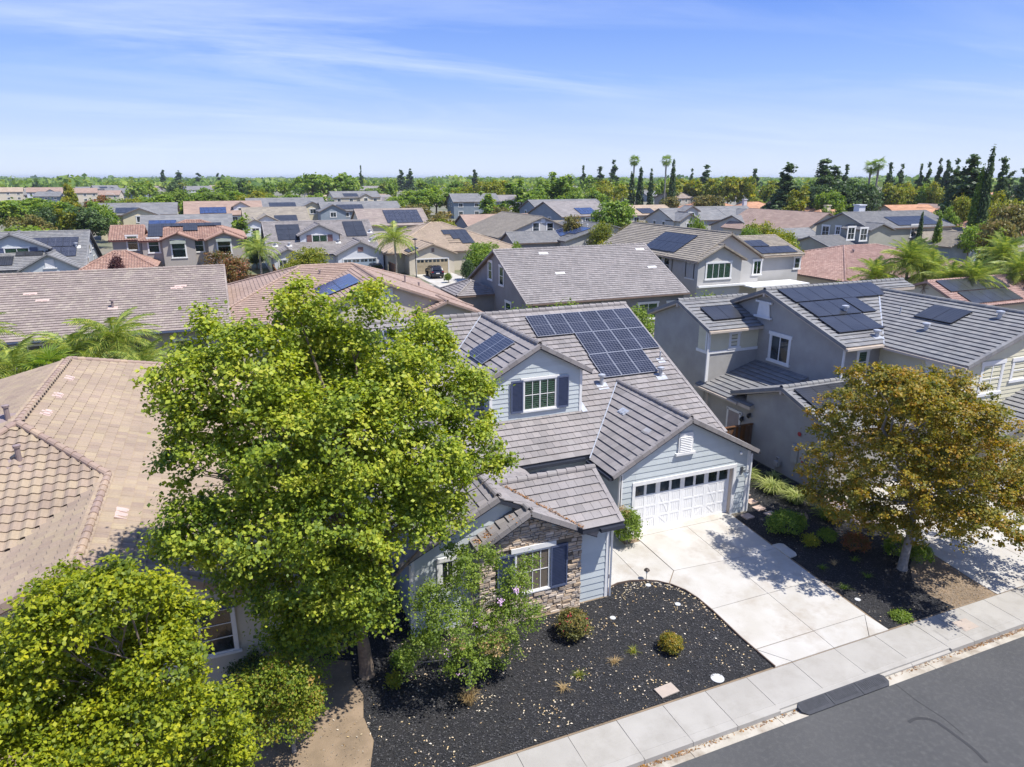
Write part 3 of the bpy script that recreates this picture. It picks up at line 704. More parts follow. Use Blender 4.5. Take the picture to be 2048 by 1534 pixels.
lid(12.32, .2, 13.72, 0, gz(13.7) + .02, LID, 'round white irrigation lid in the mulch beside the sidewalk', True)
for x, y, t in ((12.91, 18.39, 'small round white lid behind the path light in the mulch'), (13.27, 17.09, 'small round white lid in the mulch near the driveway curve'), (10.78, 17.26, 'small round white lid in the mulch left of the driveway curve'), (19.42, 15.03, 'small round white lid in the right mulch bed beside the driveway')):
    lid(x, .1, y, 0, gz(y) + .03, LID, t, True)
m = MB(); m.obox((10.3, 13.62, gz(13.7) + .035), (.62, .05, 0), (-.04, .38, .02), (0, 0, .03)); solo('meter_box_lid', m, LIDT, 'tan rectangular meter box lid in the mulch, pale leaves on it', 'utility lid', (10.55, 13.8, -.43))
# driveway in slabs
curve = [(11.25, 18.45), (11.5, 18.75), (11.9, 18.86), (12.4, 18.83), (12.94, 18.66), (13.35, 18.45), (13.71, 18.1), (13.98, 17.65), (14.12, 17.1), (14.18, 16.3), (14.18, 14.9), (14.28, 13.46)]
drive = struct('driveway', MB().add([(11.3, 13.46, -.6), (19.1, 13.46, -.6), (19.1, 21.5, -.18), (11.3, 21.5, -.18)], [(0, 1, 2, 3)]), CONC)
J = .008
def slab(poly, cut=True):
    m = MB(); sheet(m, poly, .022, random.random(), .09); part('slab', m, CONC, drive)
CV = lambda y: float(np.interp(y, [13.46, 14.9, 16.3, 17.1, 17.65, 18.1, 18.45], [14.28, 14.18, 14.18, 14.12, 13.98, 13.71, 13.35]))
slab([(CV(13.47), 13.47), (14.95, 13.47), (CV(14.28) + .05, 14.28)]); slab([(14.97, 13.47), (16.68 - J, 13.47), (16.68 - J, 14.3), (CV(14.28) + .07, 14.29)])
slab([(16.68 + J, 13.47), (18.2, 13.47), (18.95, 14.31), (16.68 + J, 14.31)]); slab([(18.23, 13.47), (19.1, 13.47), (19.02, 14.31), (18.97, 14.31)])
slab([(CV(14.32), 14.32), (16.68 - J, 14.33), (16.68 - J, 16.45), (CV(16.45), 16.45)]); slab([(16.68 + J, 14.33), (19.02, 14.33), (19.02, 16.45), (16.68 + J, 16.45)])
slab([(CV(16.47), 16.47), (16.68 - J, 16.47), (16.68 - J, 18.68), (14.32, 18.82), (13.68, 18.17), (CV(17.65), 17.65), (CV(17.1), 17.1)][:7])
slab([(16.68 + J, 16.47), (19.02, 16.47), (19.02, 18.65), (16.68 + J, 18.65)])
slab([(14.33, 18.84), (16.68 - J, 18.7), (16.68 - J, 21.3), (14.25, 21.3)]); slab([(16.68 + J, 18.67), (19.02, 18.67), (19.08, 21.3), (16.68 + J, 21.3)])
slab([(14.25, 21.32), (19.1, 21.32), (19.1, 21.95), (14.25, 21.95)])
slab([(12.9, 18.7), (13.64, 18.19), (14.3, 18.84), (14.22, 21.0), (12.88, 21.0)]); slab([(11.35, 18.6), (11.5, 18.77), (11.9, 18.88), (12.4, 18.85), (12.88, 18.71), (12.86, 21.0), (11.35, 21.0)])
slab([(11.35, 21.02), (13.5, 21.02), (13.5, 23.8), (9.7, 23.8), (9.7, 22.2), (11.35, 22.1)])
m = MB(); sheet(m, [(19.03, 17.9), (19.42, 17.95), (19.5, 18.1), (19.5, 18.75), (19.36, 18.86), (19.03, 18.86)], .07, .3, .12); part('slab', m, CONC, drive)
# low border along the curved bed
m = MB()
for (a, b), (c, d) in zip(curve, curve[1:]): m.beam((a, b, gz(b) + .02), (c, d, gz(d) + .02), .035, .11)
struct('bed_edging', m, mat('edging', (.12, .08, .06), .9))
# mulch beds
bedL = [(2.25, 18.4), (2.15, 17.6), (2.35, 16.9), (2.2, 16.1), (2.3, 15.2), (2.05, 14.4), (2.1, 13.5)] + [(14.26, 13.5)] + curve[::-1][1:] + [(11.2, 18.35), (10.05, 18.35), (10.05, 18.2), (6.3, 18.2), (6.3, 18.7), (4.35, 18.7), (4.3, 22), (1.2, 22), (1.2, 18.9)]
bedR = [(19.12, 13.5), (22.35, 13.5), (22.1, 14.3), (22.35, 15.2), (23.1, 15.9), (24.25, 16.6), (24.3, 18.3), (23.3, 19.2), (23.4, 20.4), (24.2, 21), (24.2, 26.4), (19.95, 26.4), (19.95, 21.4), (19.12, 21.2)]
for poly, nm in ((bedL, 'mulch_bed'), (bedR, 'mulch_bed')):
    m = MB(); sheet(m, poly, .012); struct(nm, m, MULCH)
def scatter_bits(name, poly, n, s, m, dz, dens=None, kind='stuff', thick=.5, parent=None, label=None):
    xs_ = [p[0] for p in poly]; ys_ = [p[1] for p in poly]; V_ = []; F_ = []; Rn = []; k = 0; tries = 0
    while k < n and tries < n * 12:
        tries += 1; x = random.uniform(min(xs_), max(xs_)); y = random.uniform(min(ys_), max(ys_))
        if not inside((x, y), poly) or (dens and random.random() > dens(x, y)): continue
        a = random.uniform(0, 6.28); l = s * random.uniform(.5, 1.5); w_ = l * random.uniform(.3, .7); t = random.uniform(-.4, .4) * l; z = gz(y) + dz + random.uniform(0, .012)
        c, sn = math.cos(a), math.sin(a); o = len(V_)
        V_ += [(x - c * l, y - sn * l, z), (x + sn * w_, y - c * w_, z + abs(t) * .3 + thick * l * .3), (x + c * l, y + sn * l, z + abs(t)), (x - sn * w_, y + c * w_, z + thick * l * .5)]
        F_.append((o, o + 1, o + 2, o + 3)); Rn.append(random.random()); k += 1
    mb = MB(); mb.v = V_; mb.f = F_; mb.r = Rn; mb.m = [0] * len(F_)
    o = link(name, mb.mesh(name, m)); BASE[o] = Vector(); o['kind'] = kind; return o
scatter_bits('mulch', bedL, 26000, .028, CHIP, .014); scatter_bits('mulch', bedR, 14000, .028, CHIP, .014)
def dl(x, y): return (.12 + .88 * max(0, math.sin(x * 1.9 + 1) * math.sin(y * 2.3 + .5))) * (1 if y > 14.2 else .5)
scatter_bits('fallen_leaves', bedL, 1150, .03, DEADLEAF, .03, dl); scatter_bits('fallen_leaves', bedR, 260, .024, DEADLEAF, .03)
edgeb = [(12.0, 18.4), (12.9, 18.3), (13.6, 17.8), (13.95, 17.0), (14.05, 15), (14.15, 15), (14.15, 17.1), (13.7, 18.1), (12.9, 18.66), (12, 18.8)]
scatter_bits('fallen_leaves', edgeb, 130, .034, DEADLEAF, .03)
dirtL = [(-8, 13.5), (2.1, 13.5), (2.3, 15.2), (2.2, 17.6), (1.2, 19), (-8, 19)]
scatter_bits('fallen_leaves', dirtL, 160, .035, DEADLEAF, .01)
scatter_bits('gutter_debris', [(6, 11.86), (40, 11.86), (40, 11.99), (6, 11.99)], 2600, .032, mat('brown_litter', (.3, .17, .08), .8, (.16, .1, .06), 9, var=.5), -.165, lambda x, y: 1 if (x % 6.9) < 3.2 else .25)
scatter_bits('soil_crumbs', [(-8, 13.5), (2.1, 13.5), (2.1, 19), (-8, 19)], 3000, .022, mat('soil_crumb', (.2, .15, .1), .95, (.28, .21, .14), 8, var=.4), .0)
scatter_bits('soil_crumbs', [(22.4, 13.5), (24.35, 13.5), (24.35, 16.4), (23, 15.7), (22.2, 14.6)], 2600, .02, MATS['soil_crumb'], .0)
# rubber driveway ramp, three sections
RUB = mat('black_rubber', (.028, .03, .036), .7, (.04, .042, .05), 6, .4, 120)
t = thing('kerb_ramp', 'black ribbed rubber ramp of three sections lying in the gutter', 'kerb ramp', (15.4, 11.9, -.6))
for i in range(3):
    x0, x1 = 13.75 + i * 1.13, 13.75 + i * 1.13 + 1.115; ya, yb = 11.66, 12.09; m = MB()
    c0 = .14 if i == 0 else 0; c1 = .12 if i == 2 else 0
    pl_ = [(x0 + c0, ya), (x1 - c1, ya), (x1, ya + c1), (x1, yb - c1), (x1 - c1, yb), (x0 + c0, yb), (x0, yb - c0), (x0, ya + c0)]
    q = []; [q.append(p) for p in pl_ if p not in q]
    m.prism([Vector((x, y, -.555 + (y - ya) / (yb - ya) * .09)) for x, y in q], (0, 0, -.04))
    for k in range(18):
        xx = x0 + .1 + k * (x1 - x0 - .18) / 18; m.obox((xx, ya + .1, -.555 + .1 / .43 * .09), (.02, 0, 0), (0, .27, .0565), (0, 0, .006))
    part('ramp_section', m, RUB, t)
for x, y in ((20.72, 22.1), (20.6, 21.45), (20.72, 20.85), (19.62, 21.05), (20.9, 22.8)):
    k = (x, y); m = MB(); m.obox((x - .2, y - .22, gz(y) + .01), (.46, .03, 0), (-.03, .4, 0), (0, 0, .05), random.random())
    solo('stepping_stone', m, STEP, {20.72: 'pinkish stepping stone at the garage corner, second from the fence', 20.6: 'pinkish stepping stone third from the fence, brightest lit', 19.62: 'pinkish stepping stone against the driveway edge by the garage corner', 20.9: 'pinkish stepping stone nearest the fence behind the garage corner'}.get(x, '') if k != (20.72, 20.85) else 'pinkish stepping stone closest to the round green shrub', 'stepping stone', (x, y, gz(y)), 'stepping stones beside the garage')
# neighbour's driveway and walk
m = MB(); dn = struct('neighbour_driveway', MB().add([(24.5, 13.46, -.6), (31.2, 13.46, -.6), (31.2, 22.3, -.2), (24.9, 22.3, -.2)], [(0, 1, 2, 3)]), CONC)
for x0, x1 in ((24.5, 27.8), (27.82, 31.2)):
    for y0, y1 in ((13.47, 14.3), (14.32, 16.5), (16.52, 19), (19.02, 22.3)):
        m = MB(); sheet(m, [(x0 + (.2 if y0 > 15 and x0 < 25 else 0), y0), (x1, y0), (x1, y1), (x0 + (.2 if y1 > 15 and x0 < 25 else 0), y1)], .02, random.random(), .08); part('slab', m, CONC, dn)
m = MB(); sheet(m, [(23.3, 19.25), (24.9, 18.4), (24.9, 21.0), (23.9, 21.0)], .03, 0, .06); struct('walkway', m, mat('pink_walk', (.42, .32, .27), .85, (.47, .37, .31), 2, .2, 50))
# ------------------------------------------------------------------ the blue-grey house
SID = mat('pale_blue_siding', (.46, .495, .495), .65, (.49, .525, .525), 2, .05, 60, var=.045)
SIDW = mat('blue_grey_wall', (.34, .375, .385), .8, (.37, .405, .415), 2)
A = House('blue_grey_house', 'pale blue sided house with stone gable, grey tiled roof and solar panels', 'house', (12, 27, 0), T_GREY, 'flat', 'ind', NAVY)
m0 = .478
mainP = (0, 23.42, 2.95, 0, m0); Yr, Zr = 32.52, 7.3
xl, xr = 3.7, 20.13
A.plane([(xl, 23.42), (xr, 23.42), (xr, Yr), (xl, Yr)], mainP)
A.plane([(xl, Yr), (xr, Yr), (xr, 41.6), (xl, 41.6)], (0, Yr, Zr, 0, -m0), 'plain')
A.cap((xl, Yr, Zr + .03), (xr, Yr, Zr + .03)); A.rake((xr, 23.42, 2.95), (xr, Yr, Zr), out='E')
# garage roof
gr, gzr, gel, ger, ge = 16.58, 4.72, 13.02, 20.14, 2.84; mg = (gzr - ge) / (gr - gel); yf = 21.32; yv = lambda z: 23.42 + (z - 2.95) / m0
A.plane([(gel, yf), (gr, yf), (gr, yv(gzr)), (gel, yv(ge))], (gel, yf, ge, mg, 0)); A.plane([(gr, yf), (ger, yf), (ger, yv(ge)), (gr, yv(gzr))], (ger, yf, ge, -mg, 0))
A.cap((gr, yf + .1, gzr + .03), (gr, yv(gzr), gzr + .03)); A.rake((gel, yf, ge), (gr, yf, gzr), out='S'); A.rake((ger, yf, ge), (gr, yf, gzr), out='S')
# dormer roof
dr, dz_, del_, der, de = 11.78, 7.28, 9.3, 14.26, 5.94; md = (dz_ - de) / (dr - del_); yd = 25.45
A.plane([(del_, yd), (dr, yd), (dr, min(Yr, yv(dz_))), (del_, yv(de))], (del_, yd, de, md, 0)); A.plane([(dr, yd), (der, yd), (der, yv(de)), (dr, min(Yr, yv(dz_)))], (der, yd, de, -md, 0))
A.cap((dr, yd + .1, dz_ + .03), (dr, Yr, dz_ + .03)); A.rake((del_, yd, de), (dr, yd, dz_), out='S'); A.rake((der, yd, de), (dr, yd, dz_), out='S')
# left wing
wr, wz = 7.19, 4.29; wl, wle, wrr = 3.87, 2.63, 10.05; yw = 18.5
A.plane([(wl, yw), (wr, yw), (wr, yv(wz)), (wl, yv(wle) + .0)], (wl, yw, wle, .5, 0)); A.plane([(wr, yw), (8.05, yw), (10.45, yw), (10.45, 21.9), (10.05, 21.9), (10.05, yv(2.85)), (wr, yv(wz))][:1] + [(10.1, yw), (10.1, yv(2.85)), (wr, yv(wz))], (wr, yw, wz, -.5, 0))
A.cap((wr, yw + .1, wz + .03), (wr, yv(wz), wz + .03)); A.rake((wl, yw, wle), (wr, yw, wz), out='S')
# stone gable roof, its right slope runs on into the wing's
sr, sz, yst = 8.08, 3.85, 18.02
A.plane([(6.28, yst), (sr, yst), (sr, 18.9), (6.28, 18.9)], (sr, yst, sz, .55, 0)); A.plane([(sr, yst), (10.5, yst), (10.5, yw), (sr, yw)], (sr, yst, sz, -.5, 0))
A.rake((6.28, yst, sz - .55 * 1.77), (sr, yst, sz), w=.2, out='S'); A.rake((10.5, yst, sz - 1.225), (sr, yst, sz), w=.2, out='S'); A.cap((sr, yst + .1, sz + .03), (sr, yw + .05, sz + .03))
# small gable over the side room, ridge along the front
pr, pz, pe, px = 20.0, 4.05, 17.87, 11.4; mp_ = (pz - 2.95) / (pr - pe)
vx = lambda z: wr + (wz - z) / .5
A.plane([(vx(2.95), pe), (px, pe), (px, pr), (vx(pz), pr)], (px, pe, 2.95, 0, mp_)); A.plane([(vx(pz), pr), (px, pr), (px, 22.15), (vx(2.95), 22.15)], (px, 22.15, 2.95, 0, -mp_), 'flat' if 0 else None)
A.cap((vx(pz), pr, pz + .03), (px, pr, pz + .03)); A.rake((px, pe, 2.95), (px, pr, pz), out='E'); A.rake((px, 22.15, 2.95), (px, pr, pz), out='E')
A.finish()
# white valley metal
for a, b in (((gr, yv(gzr), gzr), (gel, yv(ge), ge)), ((dr, Yr, dz_), (del_, yv(de), de))): vm = MB(); vm.beam(Vector(a) + Vector((-.02, -.02, .09)), Vector(b) + Vector((0, 0, .09)),   .05, .02); part('valley_flashing', vm, FLASH, A.root)
# gutters
for a, b in (((10.1, 23.36, 2.84), (12.9, 23.36, 2.84)), ((12.96, 21.35, 2.74), (12.96, 23.3, 2.74)), ((20.2, 21.35, 2.74), (20.2, 23.4, 2.74)), ((10.5, 17.82, 2.84), (11.4, 17.82, 2.84)), ((3.8, 18.4, 2.57), (3.8, 23.4, 2.57)), ((10.1, 22.2, 2.74), (10.1, 23.4, 2.74))):
    gm = MB(); gm.beam(a, b, .13, .12); part('gutter', gm, NAVY, A.root)
# walls
w = MB(); gb = -.05
zt = lambda x: gzr - mg * abs(x - gr) - .17
P1 = [(13.54, gb), (14.2, gb), (14.2, zt(14.2)), (13.54, zt(13.54))]; P2 = [(14.2, 2.17), (19.07, 2.17), (19.07, zt(19.07)), (gr, zt(gr)), (14.2, zt(14.2))]; P3 = [(19.07, gb), (19.83, gb), (19.83, zt(19.83)), (19.07, zt(19.07))]
yG = 21.56
for p in (P1, P2, P3): A.wall(w, 'S', yG, p, .26)
w.box(13.54, 13.66, yG + .02, 32, -.4, 2.9); w.box(19.71, 19.83, yG + .02, 41.2, -.4, 2.85)
w.add([(19.8, 23.8, 2.8), (19.8, 41.2, 2.8), (19.8, 32.5, 7.1)], [(0, 1, 2)]); w.box(4.35, 19.83, 41.1, 41.2, -.4, 3)
w.box(9.7, 13.54, 23.85, 23.97, -.1, 2.95)           # front wall of the courtyard
# left wing walls, side room
w.box(4.35, 4.47, 18.76, 41.2, -.4, 2.72)
zt2 = lambda x: wz - .5 * abs(x - wr) - .17
PL = [(4.35, -.4), (6.4, -.4), (6.4, zt2(6.4)), (4.35, zt2(4.35))]; PU = [(6.4, 2.5), (9.9, 2.5), (9.9, zt2(9.9)), (wr, zt2(wr)), (6.4, zt2(6.4))]
A.wall(w, 'S', 18.76, PL); A.wall(w, 'S', 18.76, PU)
w.box(10.05, 11.2, 18.45, 18.57, -.4, 2.9); w.box(11.08, 11.2, 18.46, 21.8, -.4, 2.9); w.box(9.7, 11.2, 21.68, 21.8, -.1, 2.9); w.box(9.62, 9.7, 21.7, 23.9, -.1, 2.8)
w.add([(11.15, 18.4, 2.85), (11.15, 21.8, 2.85), (11.15, 20, 3.9)], [(0, 1, 2)])
zs_ = lambda x: sz - .5 * (x - sr) - .17 if x > sr else sz - .55 * (sr - x) - .17
PS = [(6.4, -.5), (10.06, -.5), (10.06, zs_(10.06)), (sr, zs_(sr)), (6.4, zs_(6.4))]
A.wall(w, 'S', 18.34, PS, .42)
# dormer walls
zdm = lambda x: dz_ - md * abs(x - dr) - .17
PD = [(9.62, 3.7), (13.83, 3.7), (13.83, zdm(13.83)), (dr, zdm(dr)), (9.62, zdm(9.62))]
A.wall(w, 'S', 25.69, PD)
for x, s_ in ((9.62, 1), (13.83, -1)): w.prism([(x, 25.75, 3.6), (x, 30.0, 5.9), (x, 25.75, 6.0)], (s_ * .1, 0, 0))
wallA = part('wall', w, SIDW, A.root)
siding(A, wallA, 'S', yG, [P1, P2, P3], SID, .25, -.05)
siding(A, wallA, 'S', 25.69, [PD], SID, .2, 3.9); siding(A, wallA, 'S', 18.76, [PL, PU], SID, .25, -.2)
siding(A, wallA, 'S', 18.45, [[(10.07, -.3), (11.12, -.3), (11.12, 2.9), (10.07, 2.9)]], SID, .25, -.3)
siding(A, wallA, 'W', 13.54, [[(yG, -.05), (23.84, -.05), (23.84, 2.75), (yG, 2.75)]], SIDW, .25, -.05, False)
# corner boards and trims
for f, p, a, b, z0, z1 in (('S', yG, 13.46, 13.6, -.05, 2.95), ('S', yG, 19.76, 19.9, -.05, 2.85), ('S', 25.69, 9.56, 9.68, 4.05, 6.1), ('S', 25.69, 13.77, 13.89, 4.05, 6.1), ('S', 18.76, 4.3, 4.43, -.3, 2.6), ('S', 18.45, 11.1, 11.24, -.3, 2.85)):
    tr = MB(); fbox(tr, f, p, a, b, z0, z1, .0, .045); part('corner_board', tr, TRIM, A.root)
tr = MB(); fbox(tr, 'W', 13.54, yG - .045, yG + .12, -.05, 2.75, 0, .045)
part('corner_board', tr, TRIM, A.root)
t2 = MB(); fbox(t2, 'S', yG, 14.07, 14.2, -.02, 2.17, 0, .055); fbox(t2, 'S', yG, 19.07, 19.21, -.02, 2.17, 0, .055); fbox(t2, 'S', yG, 14.07, 19.21, 2.17, 2.33, 0, .06)
part('garage_door_trim', t2, TRIM, A.root)
t3 = MB(); t3.obox((9.62, 25.62, 3.93), (4.25, 0, 0), (0, -.12, -.055), (0, .02, .1)); t3.obox((13.75, 25.5, 3.95), (.32, 0, 0), (0, .22, .105), (0, 0, .02)); part('flashing', t3, TRIM, A.root)
sh = MB()
for a, b in (((14.03, 25.55, 4.07), (14.03, 29.8, 6.1)),): sh.beam(a, b, .25, .02)
part('flashing', sh, FLASH, A.root)
# garage door
DOORM = mat('door_white', (.8, .79, .77), .5, (.77, .76, .74), 5)
JAMB = MB(); JAMB.box(14.2, 14.22, yG, yG + .24, 0, 2.17); JAMB.box(19.05, 19.07, yG, yG + .24, 0, 2.17); JAMB.box(14.2, 19.07, yG, yG + .24, 2.15, 2.17); part('door_jamb', JAMB, CREAMT, A.root)
gy = yG + .19; gd = MB(); gd.box(14.22, 19.05, gy, gy + .05, .0, 2.15); door = part('garage_door', gd, DOORM, A.root)
cw = 4.83 / 4
for c in range(4):
    a = 14.22 + c * cw; rails = MB()
    for z0, z1 in ((0, .09), (.5, .58), (1.02, 1.1), (1.5, 1.58), (2.06, 2.15)): rails.box(a, a + cw - .004, gy - .02, gy, z0, z1)
    for u in (0, cw / 2 - .05, cw - .104): rails.box(a + u, a + u + .1, gy - .021, gy, .0, 2.15)
    part('door_frame', rails, DOORM, door)
    for u in (.1, cw / 2 + .05):
        pm = MB(); pm.box(a + u + .015, a + u + cw / 2 - .165, gy - .006, gy - .001, 1.6, 2.04); part('pane', pm, GLASS, door)
        for z0, z1 in ((.09, .5), (.58, 1.02), (1.1, 1.5)):
            pn = MB(); n = 5; wd = (cw / 2 - .15) / n
            for k in range(n): pn.box(a + u + k * wd + .006, a + u + (k + 1) * wd - .006, gy - .009, gy, z0 + .01, z1 - .01)
            part('door_panel', pn, DOORM, door)
    dg = MB(); s_ = 1 if c % 2 else -1; u = .1 if c % 2 else cw / 2 + .05; wd = cw / 2 - .15
    for z0, z1 in ((.58, 1.5), (.09, .52)):
        p0, p1 = ((a + u, gy - .01, z1), (a + u + wd, gy - .01, z0)) if s_ > 0 else ((a + u, gy - .01, z0), (a + u + wd, gy - .01, z1))
        dg.beam(p0, p1, .018, .05)
    part('brace', dg, DOORM, door)
# gable vent with sill
vb = MB(); vx0, vx1 = 16.12, 16.82
vb.prism([Vector((vx0, yG - .02, 3.3)), Vector((vx1, yG - .02, 3.3)), Vector((vx1, yG - .02, 4.0)), Vector((vx1 - .05, yG - .02, 4.14)), Vector((vx0 + .05, yG - .02, 4.14)), Vector((vx0, yG - .02, 4.0))], (0, -.06, 0))
for k in range(9): vb.obox((vx0 + .07, yG - .085, 3.36 + k * .075), (vx1 - vx0 - .14, 0, 0), (0, -.02, -.02), (0, 0, .02))
vb.box(vx0 - .12, vx1 + .12, yG - .13, yG - .02, 3.2, 3.3)
part('gable_vent', vb, TRIM, A.root)
# wall lamp beside the garage door
LM = mat('lamp_metal', (.16, .17, .18), .35, metal=.6)
lm = MB(); lm.box(19.44, 19.56, yG - .06, yG - .02, 1.85, 2.15); lm.tube([(19.5, yG - .05, 2.05), (19.5, yG - .25, 2.2), (19.5, yG - .3, 2.12)], .018, 6); lm.lathe([(.02, 0), (.13, -.06), (.14, -.09), (.1, -.1)], (19.5, yG - .3, 2.12), 10)
lw = part('wall_lamp', lm, LM, A.root); lg = MB(); lg.lathe([(.1, -.1), (.12, -.2), (.08, -.34), (.03, -.36)], (19.5, yG - .3, 2.12), 10); part('lamp_glass', lg, mat('frosted_glass', (.6, .66, .66), .15), lw)
fl = MB(); fl.lathe([(.05, 0), (.06, .08), (.04, .1)], (19.3, yG - .12, 2.78), 8); part('flood_light', fl, TRIM, A.root)
# windows
window(A, 'S', 25.66, 11.86, 5.12, 1.5, 1.33, cols=2, shutters=(SLATE, .55), blind='full', muntin=(4, 2), trim=.08)
window(A, 'S', 18.335, 8.28, 1.58, 1.22, 1.5, cols=1, shutters=(SLATE, .62), muntin=(4, 2), trim=.05, head=True, sill=True)
hb = MB(); fbox(hb, 'S', 18.335, 7.5, 9.1, 2.385, 2.55, 0, .09); part('window_head', hb, TRIM, A.root)
window(A, 'S', 18.74, 5.5, 1.93, .42, .85, cols=1, muntin=(2, 1), trim=.14, sill=False, head=False)
window(A, 'S', 23.84, 11.0, 2.0, .55, .45, cols=1, muntin=(2, 1), trim=.1)
window(A, 'S', 23.84, 12.5, 1.05, .95, 2.0, cols=1, muntin=(3, 4), trim=.09, sill=False)
# stone veneer: each stone a piece
STONE = mat('ledge_stone', (.5, .405, .31), .9, (.38, .3, .23), 3.5, .6, 35, var=.24, dirt=.4, dcol=(.42, .36, .3), dscale=4)
MORT = MB(); fbox(MORT, 'S', 18.335, 6.4, 10.06, -.5, 2.6, .0, .012); sw_ = part('stone_facing', MORT, mat('mortar', (.13, .105, .08), .95), A.root)
z = -.45; wx0, wx1, wz0, wz1 = 7.0, 9.6, .7, 2.56; sn = 0; stones_rest = MB()
while z < 3.6:
    h = random.choice((.06, .075, .1, .13)); x = 6.4 + random.uniform(-.2, 0)
    while x < 10.06:
        l = random.uniform(.15, .42); a, b = max(x, 6.4), min(x + l, 10.06 + .03); x += l
        if b - a < .05: continue
        cx, cz = (a + b) / 2, z + h / 2
        if cz + h * .5 > zs_(cx) - .01 or (wx0 < cx < wx1 and wz0 < cz < wz1): continue
        o = random.uniform(.025, .075); mb = MB(); j = lambda: random.uniform(-.012, .012); g = .006
        y1 = 18.34 - o; b_ = Vector
        mb.add([(a + g, 18.335, z + g), (b - g, 18.335, z + g), (b - g, 18.335, z + h - g), (a + g, 18.335, z + h - g), (a + g + .01, y1 + j(), z + g + .008), (b - g - .01, y1 + j(), z + g + .008), (b - g - .012, y1 + j(), z + h - g - .008), (a + g + .012, y1 + j(), z + h - g - .008)],
               [(4, 5, 6, 7), (0, 1, 5, 4), (1, 2, 6, 5), (2, 3, 7, 6), (3, 0, 4, 7)], random.random())
        if sn < 300: part('stone', mb, STONE, sw_); sn += 1
        else: stones_rest.add(mb.v, mb.f, random.random())
    z += h
if stones_rest.f: part('stones', stones_rest, STONE, sw_, kind='stuff')
# downspouts
for pts in ([(11.28, 18.35, 2.8), (11.3, 18.38, -.2), (11.34, 18.2, -.28)], [(4.3, 18.68, 2.5), (4.26, 18.7, -.3)], [(19.95, 21.5, 2.7), (19.95, 21.5, 0)]):
    d_ = MB()
    for a, b in zip(pts, pts[1:]): d_.beam(a, b, .07, .07)
    part('downspout', d_, TRIM, A.root)
# solar arrays: 6 + 4 + 3 panels, and two on the dormer
Fm = roofframe(0, 23.42, 2.95, 'S', m0); k1 = math.sqrt(1 + m0 * m0); vv = lambda y: (y - 23.42) * k1
ph = 1.735
A.solar(Fm, 13.9, vv(30.46), 6, 1, 1.018, ph, SOLAR_L, ALU); A.solar(Fm, 15.95, vv(28.9), 4, 1, 1.018, ph, SOLAR_L, ALU); A.solar(Fm, 15.9, vv(27.34), 3, 1, 1.018, ph, SOLAR_L, ALU)
A.solar(Fm, 5.5, vv(30.3), 2, 1, 1.018, 1.7, SOLAR_L, ALU); A.solar(Fm, 8.1, vv(30.9), 1, 1, 1.6, 1.0, SOLAR_L, ALU)
Fd = roofframe(del_, 32, de, 'W', md); A.solar(Fd, 3.0, .55, 2, 1, 1.02, 1.75, SOLAR_L, ALU)
# roof pipes with flashings, painted skylight-like vents
for x, y, h, cap in ((15.64, 27.0, .42, True), (18.95, 27.1, .35, True), (19.6, 28.15, .42, False), (14.05, 28.6, .4, False), (11.2, 30.9, .2, False)):
    z = 2.95 + m0 * (y - 23.42) + .05; vent_pipe(A, x, y, z, h, .09 if cap else .04, cap=cap); flashing(A, Fm, x, vv(y) - .06, .55 if cap else .4, .5 if cap else .36)
Fg = roofframe(gel, 24, ge, 'W', mg); roof_vent(A, Fg, -.0 - .65, 2.75, FLASH, .55); flashing(A, Fg, 1.55, 2.5, .4, .3, mat('pale_tile', (.34, .33, .33), .8))
# leaf litter caught in the valley by the small gable
lv = MB()
for i in range(420):
    t_ = random.random(); z_ = 2.95 + t_ * 1.0; x_ = vx(z_) + random.gauss(.03, .035); y_ = pe + (z_ - 2.95) / mp_ + random.gauss(0, .03); s_ = .022
    q = Vector((x_, y_, z_ + .08 + random.random() * .03)); a_ = random.random() * 6.28; c_, n_ = math.cos(a_) * s_, math.sin(a_) * s_
    lv.add([q + Vector((-c_, -n_, 0)), q + Vector((n_, -c_, .01)), q + Vector((c_, n_, .015)), q + Vector((-n_, c_, 0))], [(0, 1, 2, 3)], random.random())
for i in range(260):
    x_ = random.uniform(6.3, 7.6); y_ = random.uniform(17.95, 18.6); z_ = sz - .55 * (sr - x_) + .075; s_ = random.uniform(.015, .035); a_ = random.random() * 6.28; c_, n_ = math.cos(a_) * s_, math.sin(a_) * s_
    if math.sin(x_ * 5) + random.random() < .6: continue
    q = Vector((x_, y_, z_)); lv.add([q + Vector((-c_, -n_, 0)), q + Vector((n_, -c_, .01)), q + Vector((c_, n_, .015)), q + Vector((-n_, c_, 0))], [(0, 1, 2, 3)], random.random())
o = link('roof_leaf_litter', lv.mesh('roof_leaf_litter', mat('rusty_leaf', (.34, .17, .07), .8, (.22, .12, .06), 9, var=.4))); BASE[o] = Vector(); o['kind'] = 'stuff'
